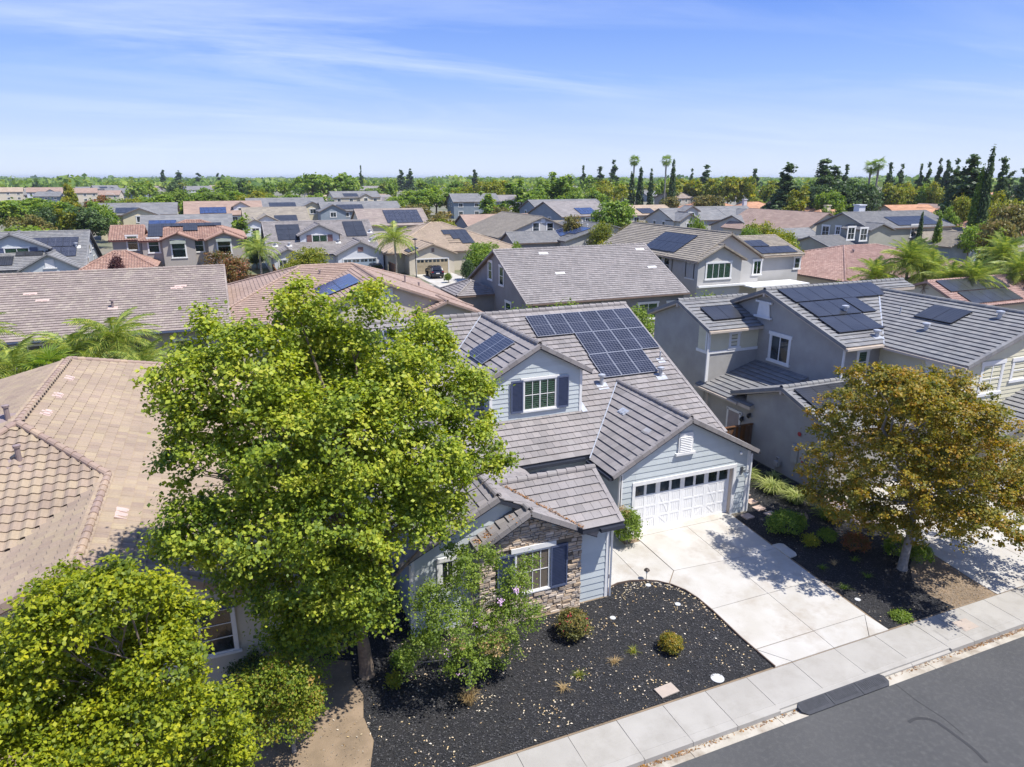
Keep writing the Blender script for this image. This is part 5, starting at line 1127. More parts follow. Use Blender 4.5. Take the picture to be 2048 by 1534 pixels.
# cream garage house with the black car
H_ = HH('cream_garage_house', 'cream house with tan garage door and black solar panels above a parked black car', 'house', (33, 112, 0), T_TAN, 'flat', 'mesh', BRF)
H_.hip(22.3, 44.5, 104.2, 124.6, 2.95, 6.7); block(H_, 25.0, 32.8, 101.2, 108, 2.95, 'Y', 4.45, W_CREAM, ridge=29.0); H_.walls[W_CREAM].box(22.8, 44, 104.7, 124, -.2, 3.05); H_.finish()
gdoor(H_, 26.5, 31.4, 101.58, 2.2, mat('tan_door', (.38, .31, .2), .6)); FH = roofframe(0, 104.2, 2.95, 'S', 3.75 / 10.2)
H_.solar(FH, 33.3, 2.4, 4, 3, 1.05, 1.75, skip=((0, 0), (0, 1), (1, 0))); FHw = roofframe(25.0, 107, 2.95, 'W', 1.5 / 4); H_.solar(FHw, 1.6, .6, 3, 1, 1.1, 1.7)
v = MB(); fbox(v, 'S', 101.58, 28.85, 29.25, 3.25, 3.8, 0, .05); part('gable_vent', v, BRF, H_.root)
# white house with dormer
I_ = HH('white_dormer_house', 'white sided house with mauve shuttered dormer and pale blue garage door', 'house', (14, 112, 0), T_GREY, 'flat', 'mesh', NAVY)
block(I_, 6.0, 22.6, 107.9, 125, 2.9, 'X', 7.25, W_WHITE); block(I_, 15.3, 22.9, 105.6, 112, 2.9, 'Y', 4.8, W_WHITE); block(I_, 6.3, 11.1, 105.9, 110, 2.9, 'Y', 4.1, W_WHITE)
p = at_y(638, 449, 110.6); block(I_, p.x - 3.3, p.x + 3.3, 110.6, 116, p.z - 1.6, 'Y', p.z, W_WHITE, z0=3.8); I_.finish()
window(I_, 'S', 110.98, p.x, p.z - 2.35, 2.2, 1.5, cols=2, trim=.12, blind='half', shutters=(MAUVE, .75), far=True); gdoor(I_, 16.5, 21.4, 105.98, 2.2, mat('pale_blue_door', (.27, .33, .39), .6))
v = MB(); fbox(v, 'S', 105.98, 18.7, 19.5, 3.3, 3.95, 0, .06); part('gable_vent', v, MAUVE, I_.root); FI = roofframe(0, 107.9, 2.9, 'S', 4.35 / 8.55)
I_.solar(FI, 7.9, 4.1, 2, 3, 1.75, 1.5, landscape=True); I_.solar(FI, 18.2, 4.6, 2, 3, 1.6, 1.5, landscape=True); win_at(I_, 'S', 106.28, 566, 528, 1.0, 1.1, cols=2)
for x, y in ((7.3, 110.3), (9.3, 110.2), (16.6, 110.6), (21.7, 110.8), (22.0, 113)): z = 2.9 + (y - 107.9) * .509; flashing(I_, FI, x, (y - 107.9) * 1.12, .8, .5, TRIM); vent_pipe(I_, x, y, z, .4, .12, cap=True)
# taupe two-storey house with scalloped red tiles
J_ = HH('taupe_red_tiled_house', 'two-storey taupe stucco house, red barrel-tiled roofs and awning windows', 'house', (-5, 113, 0), T_TERRA, 's', 'mesh', REDF)
block(J_, -10.6, 3.4, 108.3, 120.5, 5.6, 'X', 7.9, W_TAUPE, roof='hip'); block(J_, -8.0, -3.1, 107.3, 113, 5.6, 'Y', 6.6, W_TAUPE); block(J_, -2.2, 2.9, 106.2, 114, 5.6, 'Y', 6.65, W_TAUPE)
block(J_, -14.6, -10.2, 112.0, 121, 5.5, 'X', 7.2, W_TAUPE); block(J_, -17, -8.2, 101.6, 109, 2.7, 'X', 4.6, W_TAUPE, roof='hip'); J_.finish()
AWN = mat('green_awning', (.16, .18, .16), .8)
for px, py, w, h, pl_, aw in ((265, 486, 1.3, 1.9, 112.38, 0), (307.5, 491, 1.3, 1.9, 108.68, 0), (357.5, 498, 1.7, 2.3, 107.68, 1), (397, 491, 1.3, 1.7, 108.68, 0), (448.5, 492, 1.7, 2.1, 106.58, 1)):
    f_ = win_at(J_, 'S', pl_, px, py, w, h, cols=1, rows=2, trim=.14, blind='half')
    if aw:
        q = at_y(px, py, pl_); a = MB(); a.obox((q.x - w / 2 - .15, pl_ - .06, q.z + h / 2 + .1), (w + .3, 0, 0), (0, -.55, -.5), (0, 0, .03)); part('awning', a, AWN, J_.root)
FJ = roofframe(0, 108.3, 5.6, 'S', 2.3 / 6.1); J_.solar(FJ, -9.4, .9, 1, 4, 1.9, 1.05, lift=.2); J_.solar(FJ, -7.5, 4.1, 7, 1, 1.1, 1.05, lift=.2); J_.solar(FJ, -4.9, 2.6, 1, 2, 1.9, .8, lift=.2)
# light blue house at far left
K_ = HH('light_blue_dormer_house', 'light blue sided house with shuttered dormer and stepped solar array at the left edge', 'house', (-27, 110, 0), T_GREYC, 'flat', 'mesh', NAVY)
block(K_, -40, -16.4, 103.6, 118, 2.9, 'X', 7.0, W_BLUE); block(K_, -23.6, -16.7, 101.9, 108, 2.9, 'Y', 4.85, W_BLUE); p = at_y(18, 469, 106.4); block(K_, p.x - 4.2, p.x + 4.2, 106.4, 112, p.z - 1.9, 'Y', p.z, W_BLUE, z0=3.5)
block(K_, -31.5, -26.5, 102.2, 108, 2.9, 'Y', 4.2, W_BLUE); K_.finish()
window(K_, 'S', 106.78, p.x + .4, p.z - 2.6, 2.6, 1.7, cols=2, trim=.14, blind='half', shutters=(MATS['slate_blue_paint'], .9), far=True)
FK = roofframe(0, 103.6, 2.9, 'S', 4.1 / 7.2); K_.solar(FK, -24.6, 4.6, 4, 2, 1.75, 1.05, skip=((0, 0),), landscape=True, m=SOLAR_L); K_.solar(FK, -21.2, 2.4, 2, 2, 1.75, 1.05, landscape=True, m=SOLAR_L); K_.solar(FK, -24.4, 2.8, 3, 1, 1.0, 1.4); K_.solar(FK, -35, .9, 7, 1, 1.5, 1.9)
for px, py, w, h in ((178, 489, 1.0, 2.0), (183, 481, 1.0, 2.0), (178, 528, .9, 1.6), (190, 525, .9, 1.8)): win_at(K_, 'E', -16.8, px, py, w, h, cols=1, rows=2)
v = MB(); p = at_y(99, 527, 102.28); fbox(v, 'S', 102.28, p.x - .5, p.x + .5, p.z - .5, p.z + .5, 0, .06); fbox(v, 'S', 102.28, p.x - .75, p.x + .75, p.z - .65, p.z - .5, 0, .1); part('gable_vent', v, TRIM, K_.root)
for x, y in ((-23.9, 107.2), (-17.8, 107.5)): vent_pipe(K_, x, y, 2.9 + (y - 103.6) * .57, .5, .14, cap=True); flashing(K_, FK, x, (y - 103.6) * 1.15, 1.0, .6, TRIM)
# ------------------------------------------------------------------ farther houses, all built around their own base and turned on it
def far_house(label, px, py, ze, w, d, rise, tile, wall, axis='X', rot=0, solar=0, gable=None, name='house', group=None, chimney=None, wins=True, roof='gable', fascia=None, sm=None, mode='course', dormer=False):
    """px,py = middle of the front eave as seen, at height ze"""
    b = at(px, py, ze); b.z = 0; x0, x1, y0, y1 = b.x - w / 2, b.x + w / 2, b.y, b.y + d
    h = HH(name, label, 'house', (b.x, b.y, 0), tile, 'flat', mode, fascia or BRF, group)
    block(h, x0, x1, y0, y1, ze, axis, ze + rise, wall, roof=roof)
    if gable:
        for gx, gw, gd, gr_ in gable:
            c = b.x + gx * w; block(h, c - gw / 2, c + gw / 2, y0 - gd, y0 + gd + 2, ze, 'Y', ze + gr_, wall)
    if dormer: c = b.x + (dormer if not isinstance(dormer, bool) else 0) * w; block(h, c - 2.4, c + 2.4, y0 + 2, y0 + 5.5, ze + 2, 'Y', ze + 3.3, wall, z0=ze)
    h.finish(); m = rise / ((d if axis == 'X' else w) / 2)
    if solar:
        fr = roofframe(0, y0, ze, 'S', m) if axis == 'X' or roof == 'hip' else roofframe(x0, y1, ze, 'W', m)
        L = w if axis == 'X' or roof == 'hip' else d; n = min(7, max(2, int(L / 3.2))); u = (b.x + (solar - .5) * w * .55 - n * .55) if (axis == 'X' or roof == 'hip') else d * .25
        h.solar(fr, u, .9, n, 2, 1.1, 1.75, sm or SOLAR_K, lift=.16)
    if wins:
        yw = y0 + .4
        for k in range(max(2, int(w / 4.5))):
            u = x0 + w * (k + .5) / max(2, int(w / 4.5))
            if gable and any(abs(u - (b.x + g[0] * w)) < g[1] / 2 for g in gable): continue
            window(h, 'S', yw - .01, u, ze - 1.1, 1.4, 1.2, cols=2, far=True, trim=.15)
            if ze > 5: window(h, 'S', yw - .01, u, ze - 3.9, 1.4, 1.3, cols=2, far=True, trim=.15)
        if gable:
            for gx, gw, gd, gr_ in gable: window(h, 'S', y0 - gd + .39, b.x + gx * w, ze - .9 if ze > 4 else ze - 1.2, 1.6, 1.3, cols=2, far=True, trim=.15)
        if ze > 5 or axis == 'X': 
            for q in (.35, .65): window(h, 'W', x0 + .39, y0 + d * q, ze - 1.0, 1.1, 1.3, cols=1, far=True, trim=.15)
    if dormer: window(h, 'S', y0 + 2.39, c, ze + 1.1, 1.6, 1.2, cols=2, far=True, trim=.15)
    if chimney:
        c = MB(); cx, cy = b.x + chimney[0] * w, b.y + chimney[1] * d; c.box(cx - .6, cx + .6, cy - .45, cy + .45, 0, ze + rise + chimney[2]); c.box(cx - .75, cx + .75, cy - .6, cy + .6, ze + rise + chimney[2], ze + rise + chimney[2] + .2)
        part('chimney', c, chimney[3] if len(chimney) > 3 else W_CREAM, h.root)
    h.root.rotation_euler = (0, 0, R(rot)); return h
fh = far_house
def fh2(label, X, Y, ze, w, d, rise, tile, wall, **k):
    global at
    old = at; at = lambda *_a: Vector((X, Y, 0))
    try: return far_house(label, 0, 0, ze, w, d, rise, tile, wall, **k)
    finally: at = old
fh2('two-storey grey and pale yellow house left of the red tiled house', -17.5, 186, 5.6, 17, 15, 2.4, T_GREYC, W_YEL, gable=((.05, 8, 3, 1.6),), solar=.3, rot=0)
fh2('long plain grey roof behind the red tiled house, blue panels at its left end', -6.6, 171, 2.9, 19, 13, 2.9, T_GREYC, W_LIGHT, wins=False, solar=.02, sm=SOLAR_B)
fh2('orange-brown roofed house with white dormer and two pairs of blue solar panels', 1.5, 206, 4.2, 20, 15, 3.4, T_TERRL, W_WHITE, solar=.25, sm=SOLAR_B, dormer=.22, rot=0)
fh2('white gabled grey-roofed house with a slanted solar array left of the white dormer house', 13.5, 186, 2.9, 16, 18, 3.6, T_BRNG, W_WHITE, gable=((-.18, 9, 5, 2.3), (-.36, 6, 8, 1.5)), solar=.75)
fh2('pale yellow house with grey hip roof covered by a wide dark solar array', 19.5, 224, 5, 23, 16, 2.8, T_GREYC, W_YEL, gable=((.3, 8, 3, 1.9),), solar=.4)
fh2('small steel-blue gabled house behind the big blue solar array', 40, 214, 4.4, 24, 13, 2.4, T_GREYC, W_DBLUE, gable=((-.38, 8, 3, 2.0),), solar=.25)
hp = fh2('tan roofed house carrying the largest blue solar array, six by four panels', 39, 167.3, 2.9, 17, 15, 3.6, T_PINKB, W_CREAM, wins=False); b = BASE[hp.root]
hp.solar(roofframe(0, 167.3, 2.9, 'S', 3.6 / 7.5), 37.2, 1.0, 7, 4, 1.25, 1.6, SOLAR_L)
fh2('two-storey steel-blue house with white wing and small front porch roof', 84, 236, 5.7, 17, 15, 2.6, T_GREYC, W_DBLUE, axis='X', rot=-8); fh2('white two-storey wing right of the steel-blue house', 101, 240, 5.4, 14, 12, 2.2, T_GREY, W_WHITE, gable=((-.1, 7, 2, 1.6),), rot=0)
fh2('low grey-roofed porch house in front of the steel-blue house', 88, 214, 3, 8.5, 9, 1.9, T_GREY, W_CREAM, gable=((.28, 5, 1.5, 1.3),))
fh2('low terracotta-roofed house with three blue solar panels left of the brown-grey gable', 60, 150, 2.9, 17, 13, 2.7, T_TERRL, W_GREY, solar=.45, sm=SOLAR_B, wins=False)
R1 = HH('brown_grey_gable_house', 'pale grey house with broad brown-grey roof, two tall windows in its gable', 'house', (58, 130, 0), T_BRNG, 'flat', 'mesh', BRF); block(R1, 48.5, 67.5, 125, 147, 2.9, 'Y', 6.6, W_LIGHT, ridge=58.1); block(R1, 64, 76, 138, 147, 2.9, 'X', 4.6, W_LIGHT); R1.finish()
for px, py in ((1072, 456), (1100, 456)): win_at(R1, 'S', 125.38, px, py, 1.3, 1.9, cols=1, rows=2, trim=.2)
v = MB(); p = at_y(1086, 441, 125.38); fbox(v, 'S', 125.38, p.x - .5, p.x + .5, p.z - .5, p.z + .5, 0, .06); part('gable_vent', v, TRIM, R1.root)
for px, py in ((1016, 443), (1021, 448)): t = MB(); p = at(px, py, 4.8); t.lathe([(.1, -.6), (.1, .4), (.2, .4), (.2, .6)], p, 6); part('vent_pipe', t, MATS['mauve_metal'], R1.root)
S_ = HH('grey_cross_gable_house', 'low grey-roofed house with pale gable and a stepped bright blue solar array', 'house', (66, 120, 0), T_GREYC, 'flat', 'mesh', BRF); block(S_, 57, 77, 113.5, 131, 2.9, 'Y', 5.6, W_LIGHT, ridge=66.3); block(S_, 48, 58, 116, 123, 2.6, 'X', 4.3, W_GREY); S_.finish()
fr = roofframe(57, 127, 2.9, 'W', 2.7 / 9.3); S_.solar(fr, 2.5, 1.6, 8, 3, 1.1, 1.75, SOLAR_B, skip=((0, 2), (1, 2), (7, 0), (6, 0)))
for x, y in ((64, 118), (65, 122), (61.5, 120)): vent_pipe(S_, x, y, 2.9 + (x - 57) * .29, .5, .1, cap=True, m=TRIM)
fh2('grey gabled two-storey house with white wing and solar panels below the tree row', 86, 158, 4.6, 17, 16, 3.4, T_GREY, W_DBLUE, axis='X', solar=.6, sm=SOLAR_B, rot=10); fh2('grey-roofed house behind the steel-blue gable, two blue panels near its ridge', 92, 178, 5.2, 22, 14, 2.6, T_GREYC, W_DBLUE, solar=.2, sm=SOLAR_B, rot=0)
fh2('cream house with tan roof and large solar array behind the dark cypress row', 104, 156, 4.6, 15, 13, 2.2, T_TAN, W_CREAM, solar=.4); fh2('grey-roofed house with dormer in front of the orange roofs', 108, 141, 4, 17, 13, 2.6, T_GREYC, W_LIGHT, gable=((-.3, 6, 2, 1.8),), dormer=-.1)
fh2('pale gabled house with long cool grey roof left of the broad dark roof', 122, 146, 3.4, 18, 14, 3.2, T_GREYC, W_BLUE, gable=((.25, 9, 3, 2.6),)); fh2('plain charcoal-grey roof in front of the red roof, white vents along its ridge', 118, 124, 2.9, 18, 16, 2.6, T_GREYC, W_LIGHT, wins=False, gable=((.3, 8, 2, 1.8),))
fh2('orange tiled hip house with yellow chimney', 150, 186, 3, 26, 16, 3.0, T_ORNG, W_CREAM, roof='hip', chimney=(.05, .3, 1.0, W_YEL), solar=.8); fh2('orange tiled hip house with white chimney and missing tiles', 162, 178, 3, 20, 16, 3.2, T_ORNG, W_LIGHT, roof='hip', chimney=(-.25, .4, .8, W_WHITE))
fh2('pinkish house with small arched window and solar panels right of the orange roofs', 190, 190, 3.2, 19, 15, 3.4, T_TERRL, W_TAUPE, gable=((.3, 7, 2, 1.8),), solar=.5)
X_ = HH('pink_tiled_gable_house', 'cream gabled house with broad pinkish tiled roof left of the olive two-storey house', 'house', (117, 120, 0), T_TERRL, 'flat', 'course', BRF); block(X_, 107, 124, 109, 133, 2.9, 'Y', 7.0, W_CREAM, ridge=114.6); X_.finish()
fh2('small grey-roofed garage beside the olive two-storey house', 103, 103, 2.8, 9, 8, 1.6, T_GREYC, W_TAUPE)
Y_ = HH('olive_two_storey_house', 'two-storey olive-grey house with grey roof, long solar array and broad white chimney', 'house', (110, 92, 0), T_GREYC, 'flat', 'mesh', BRF)
block(Y_, 101, 122, 87.2, 99.5, 5.6, 'X', 8.0, W_OLIVE); block(Y_, 99.8, 105.5, 85.9, 92, 5.5, 'Y', 6.5, W_OLIVE); block(Y_, 92.5, 99.5, 86.5, 97, 2.7, 'X', 4.3, W_OLIVE); Y_.finish()
for px, py in ((1651, 463), (1676, 461)): win_at(Y_, 'W', 101.38, px, py, 1.5 if px < 1660 else .9, 1.9 if px < 1660 else 1.3, cols=2, rows=2, trim=.2)
for px, py, pl_ in ((1702, 467, 86.28), (1727, 469, 86.28), (1767, 466, 87.58), (1828, 462, 87.58)): win_at(Y_, 'S', pl_, px, py, 1.4, 1.9, cols=2, rows=2, trim=.2)
c = MB(); c.box(105.9, 107.4, 94.2, 95.4, 5, 9.1); c.box(105.75, 107.55, 94.05, 95.55, 9.1, 9.3); part('chimney', c, W_WHITE, Y_.root); Y_.solar(roofframe(0, 87.2, 5.6, 'S', 2.4 / 6.15), 108.5, .7, 9, 2, 1.15, 1.75)
Z_ = HH('grey_blue_gable_house', 'low brown-grey roofed house with grey-blue gable and white louvre behind the right palms', 'house', (117, 84, 0), T_BRNG, 'flat', 'mesh', BRF); block(Z_, 111, 124, 79.5, 90, 2.9, 'Y', 4.9, W_DBLUE, ridge=117.4); block(Z_, 112, 131, 84, 92, 2.9, 'X', 5.1, W_DBLUE); Z_.finish()
v = MB(); fbox(v, 'S', 79.88, 116.9, 117.9, 3.0, 4.1, 0, .06); part('gable_vent', v, TRIM, Z_.root); Z_.solar(roofframe(124, 83, 2.9, 'S', .5) if 0 else roofframe(0, 84, 2.9, 'S', 2.2 / 4), 122.5, .4, 6, 1, 1.1, 1.75)
AA = HH('pink_barrel_tiled_house', 'low house with pinkish barrel-tiled roof behind the palms at right', 'house', (72, 62, 0), mat_tile('dusty_red_tile', [(.32, .2, .165), (.36, .235, .195), (.29, .18, .15), (.39, .26, .215)]), 's', 'mesh', BRF); block(AA, 63, 88, 56.5, 76, 2.9, 'X', 5.6, W_CREAM, roof='hip'); AA.finish()
for px, py, z in ((1645, 505, 4.7), (1676, 508, 4.6), (1690, 502, 5), (1706, 506, 5), (1690, 532, 3.8)): t = MB(); p = at(px, py, z); t.lathe([(.09, -.5), (.09, .3), (.2, .3), (.18, .45)], p, 6); part('vent_pipe', t, MATS['mauve_metal'], AA.root)
AB = HH('terracotta_solar_house', 'cream house with red barrel tiles and large black solar panels at the right edge', 'house', (70, 46, 0), MATS['dusty_red_tile'], 's', 'mesh', BRF)
block(AB, 59.7, 84, 40.5, 49.5, 2.95, 'X', 4.75, W_CREAM, ridge=44.5); block(AB, 70.2, 84, 38.6, 43, 3.4, 'X', 5.0, W_CREAM); AB.finish(); AB.solar(roofframe(0, 40.5, 2.95, 'S', .45), 60.6, 2.35, 6, 1, 1.35, 1.9); AB.solar(roofframe(0, 40.5, 2.95, 'S', .45), 61.2, .35, 5, 1, 1.35, 1.9)
t = MB(); p = at_x(1848, 576, 60.06)
for k in range(6): a = k * math.pi / 3; t.beam((60.0, p.y, p.z), (60.0, p.y + .5 * math.cos(a), p.z + .5 * math.sin(a)), .04, .04)
t.beam((60.0, p.y, p.z - .8), (60.0, p.y, p.z + .9), .04, .04); part('wall_ornament', t, BRF, AB.root)
for lab, X, Y, w, d, t_, wl, kw in (('orange roofed house with pale gable right of the tall dark trees', 186, 142, 18, 14, T_ORNG, W_LIGHT, dict(gable=((.1, 9, 3, 2.4),), solar=.3)), ('orange roofed house with brown gable behind the grey solar roof', 163, 122, 16, 13, T_ORNG, W_TAUPE, dict(gable=((.1, 8, 3, 2.4),), solar=.1)),
    ('peach roofed house with white wall left of the tall cypress', 200, 140, 14, 16, T_TERRL, W_LIGHT, dict(axis='Y')), ('low orange roof with white chimney cap right of the tall cypress', 146, 92, 16, 11, T_ORNG, W_CREAM, dict(roof='hip', chimney=(-.38, .2, .1, W_WHITE))),
    ('grey hip roofs beyond the orange roofs, small white gable', 225, 178, 26, 18, T_GREYC, W_LIGHT, dict(gable=((.0, 8, 3, 2),))), ('dark grey roof with little gable above the orange roofs at right', 238, 165, 16, 12, T_GREYC, W_DBLUE, dict(gable=((-.2, 7, 2, 2),))), ('orange roofed house half hidden beneath the dark pines', 158, 148, 22, 14, T_ORNG, W_TAUPE, dict(axis='Y')),
    ('orange roof left of the white broad chimney', 140, 128, 17, 12, T_ORNG, W_CREAM, dict(roof='hip', solar=.3, chimney=(-.3, .1, 1.2, W_YEL)))):
    fh2(lab, X, Y, 3.1, w, d, 3.1, t_, wl, **kw)
# ------------------------------------------------------------------ foliage
rng = np.random.default_rng(11)
def np_mesh(name, V_, n, m, rnd, tone, corners=4):
    """n separate faces with the given number of corners each"""
    me = bpy.data.meshes.new(name); me.vertices.add(n * corners); me.vertices.foreach_set('co', V_.astype(np.float32).ravel())
    me.loops.add(n * corners); me.loops.foreach_set('vertex_index', np.arange(n * corners, dtype=np.int32))
    me.polygons.add(n); me.polygons.foreach_set('loop_start', np.arange(0, n * corners, corners, dtype=np.int32)); 
    try: me.polygons.foreach_set('loop_total', np.full(n, corners, dtype=np.int32))
    except Exception: pass
    a = me.attributes.new('rnd', 'FLOAT', 'FACE'); a.data.foreach_set('value', rnd.astype(np.float32)); a = me.attributes.new('tone', 'FLOAT', 'FACE'); a.data.foreach_set('value', tone.astype(np.float32))
    me.materials.append(m); me.update(calc_edges=True); me.validate(); return me
def unit(v): return v / np.maximum(np.linalg.norm(v, axis=-1, keepdims=True), 1e-6)
def leaf_cloud(name, m, lobes, clumps, per, size, sig, shell=.5, up=.5, lean=.0, tone_z=0., aspect=.8, low=-.75, flat=.7, kink=.15):
    L_ = np.array(lobes, float); w = (L_[:, 3] * L_[:, 4] * L_[:, 5]) ** (2 / 3); w /= w.sum(); li = rng.choice(len(L_), clumps, p=w)
    d = unit(rng.normal(size=(clumps, 3))); d[:, 2] = np.where(d[:, 2] < low, -d[:, 2], d[:, 2]); rad = shell + (1 - shell) * rng.random(clumps) ** .6
    rad *= 1 + rng.normal(size=clumps) * .06
    C_ = L_[li, :3] + d * L_[li, 3:6] * rad[:, None]
    zlo, zhi = C_[:, 2].min(), C_[:, 2].max(); t = .5 * rng.random(clumps) + .5 * (tone_z * (C_[:, 2] - zlo) / (zhi - zlo + 1e-6) + (1 - tone_z) * rng.random(clumps))  # sunlight painted into the tone: higher clumps turn lighter and yellower
    n = clumps * per; ci = np.repeat(np.arange(clumps), per); cs = sig * (.6 + .8 * rng.random(clumps))
    off = rng.normal(size=(n, 3)) * cs[ci][:, None]; off[:, 2] *= flat; P = C_[ci] + off
    nrm = unit(d[ci] * .45 + np.array([0, 0, up]) + rng.normal(size=(n, 3)) * .55); a = unit(np.cross(nrm, rng.normal(size=(n, 3)))); b = np.cross(nrm, a)
    s = size * (.6 + .8 * rng.random(n))[:, None]
    V_ = np.stack([P - a * s, P - b * s * aspect + nrm * s * kink, P + a * s * 1.1 - nrm * s * kink, P + b * s * aspect + nrm * s * kink], 1).reshape(-1, 3)
    return np_mesh(name, V_, n, m, rng.random(n), t[ci])
def off_mesh(me, b):
    co = np.zeros(len(me.vertices) * 3, np.float32); me.vertices.foreach_get('co', co); co = co.reshape(-1, 3) - np.array(b, np.float32); me.vertices.foreach_set('co', co.ravel()); return me
LF_POP = mat_leaf('cottonwood_leaf', [(.035, .075, .012), (.075, .13, .016), (.14, .2, .022), (.22, .28, .026), (.33, .38, .035), (.42, .42, .05)], .3)
LF_MAP = mat_leaf('lime_leaf', [(.06, .095, .01), (.125, .175, .012), (.235, .275, .014), (.34, .36, .016), (.44, .42, .02)], .34)
LF_MID = mat_leaf('mid_green_leaf', [(0.056, 0.105, 0.018), (0.091, 0.161, 0.022), (0.140, 0.224, 0.028), (0.203, 0.280, 0.038), (0.280, 0.329, 0.046)], .33)
LF_DRK = mat_leaf('dark_green_leaf', [(0.030, 0.061, 0.022), (0.047, 0.085, 0.027), (0.070, 0.115, 0.034), (0.101, 0.149, 0.041)], .25)
LF_YEL = mat_leaf('yellow_green_leaf', [(.07, .11, .014), (.12, .165, .018), (.18, .21, .02), (.25, .25, .024), (.36, .31, .03)], .32)
LF_OLV = mat_leaf('olive_leaf', [(0.065, 0.075, 0.023), (0.104, 0.111, 0.029), (0.156, 0.150, 0.036), (0.208, 0.169, 0.039), (0.260, 0.169, 0.052)], .25)
LF_AUT = mat_leaf('autumn_leaf', [(.06, .08, .014), (.1, .115, .016), (.165, .16, .018), (.24, .2, .02), (.33, .225, .022), (.34, .18, .022)], .28)
LF_MYR = mat_leaf('crape_myrtle_leaf', [(0.070, 0.110, 0.018), (0.120, 0.180, 0.026), (0.180, 0.250, 0.035), (0.240, 0.300, 0.045)], .38)
LF_SHR = mat_leaf('reddish_tipped_leaf', [(.06, .1, .015), (.11, .17, .02), (.18, .24, .02), (.27, .27, .03), (.32, .2, .05)], .38)
LF_RED = mat_leaf('rusty_leaf_green', [(0.060, 0.080, 0.018), (0.110, 0.100, 0.020), (0.200, 0.100, 0.030), (0.300, 0.100, 0.050)], .25)
LF_STR = mat_leaf('strap_leaf', [(0.100, 0.150, 0.030), (0.200, 0.250, 0.050), (0.320, 0.360, 0.100), (0.450, 0.450, 0.180)], .3)
LF_DRY = mat_leaf('dry_leaf', [(0.300, 0.200, 0.090), (0.400, 0.280, 0.120), (0.460, 0.340, 0.170)], .2); LF_PLM = mat_leaf('palm_leaf', [(.1, .15, .03), (.18, .25, .045), (.27, .34, .065), (.4, .4, .08)], .25)
LF_PUR = mat_leaf('plum_leaf', [(0.050, 0.018, 0.022), (0.080, 0.028, 0.030), (0.110, 0.040, 0.035)], .2)
BARK = mat('bark', (.2, .155, .115), .95, (.12, .09, .07), 9, .8, 30, dirt=.5, dcol=(.34, .24, .15), dscale=4); BARKG = mat('grey_bark', (.27, .25, .23), .95, (.18, .165, .15), 9, .6, 30)
def pxl(px, py, rx, rz, y, ry=None):   # crown lobe seen at a pixel, at its own distance
    c = at_y(px, py, y); dist = (c - CAM).length * .97; k = dist / FPX; return (c.x, c.y, c.z, rx * k, (ry if ry else (rx + rz) / 2) * k, rz * k)
def pxo(px, py, rx, rz, ctr, off=0., ry=None):
    """the same on the upright plane through a trunk, square to the line of sight"""
    h = Vector((ctr[0], ctr[1], 0)).normalized(); d = ray_(px, py); t_ = (math.hypot(ctr[0], ctr[1]) + off) / (d.x * h.x + d.y * h.y); c = CAM + d * t_; k = (c - CAM).length * .97 / FPX
    return (c.x, c.y, c.z, rx * k, (ry if ry else (rx + rz) / 2) * k, rz * k)
def limb_pts(p0, p1, sag=.0, k=4, wob=.1):
    p0, p1 = Vector(p0), Vector(p1); L = (p1 - p0).length
    return [p0.lerp(p1, i / k) + Vector((rng.normal(), rng.normal(), 0)) * (wob * L * .12 if 0 < i < k else 0) + Vector((0, 0, math.sin(math.pi * i / k) * sag * L)) for i in range(k + 1)]
def big_tree(name, label, cat, base, lobes, m, clumps, per, size, sig, trunk, bark, fork=None, twig=1., group=None, **k):
    t = thing(name, label, cat, base, group); b = Vector(base)
    tk = MB(); fork = Vector(fork); tk.tube([b + Vector((0, 0, -.15)), b + Vector((0, 0, .25)), b.lerp(fork, .5) + Vector((.06, 0, 0)), fork], [trunk * 1.5, trunk * 1.05, trunk * .85, trunk * .7], 12)
    top = max(lobes, key=lambda l: l[2]); q = limb_pts(fork, Vector(top[:3]), .0, 5, .3); tk.tube(q, [trunk * .7, trunk * .55, trunk * .42, trunk * .3, trunk * .2, trunk * .08], 8)
    part('trunk', tk, bark, t)
    for l in lobes:
        if l is top: continue
        c = Vector(l[:3]); s_ = q[min(4, max(0, int((c.z - fork.z) / max(.1, (top[2] - fork.z)) * 3)))] if c.z > fork.z else fork
        lm = MB(); pts = limb_pts(s_, c, .06, 4, .5); lm.tube(pts, [trunk * .33, trunk * .25, trunk * .17, trunk * .1, trunk * .04], 6)
        for _ in range(4): e = c + Vector((rng.normal() * l[3], rng.normal() * l[4], rng.normal() * l[5] * .7)) * .5; lm.tube(limb_pts(pts[2].lerp(pts[3], rng.random()), e, .05, 3, .5), [trunk * .09 * twig, trunk * .06 * twig, trunk * .04 * twig, trunk * .02], 4)
        part('limb', lm, bark, t)
    me = leaf_cloud('crown', m, lobes, clumps, per, size, sig, **k); off_mesh(me, b); o = link('crown', me, t); BASE[o] = b; return t
yP = 17.2
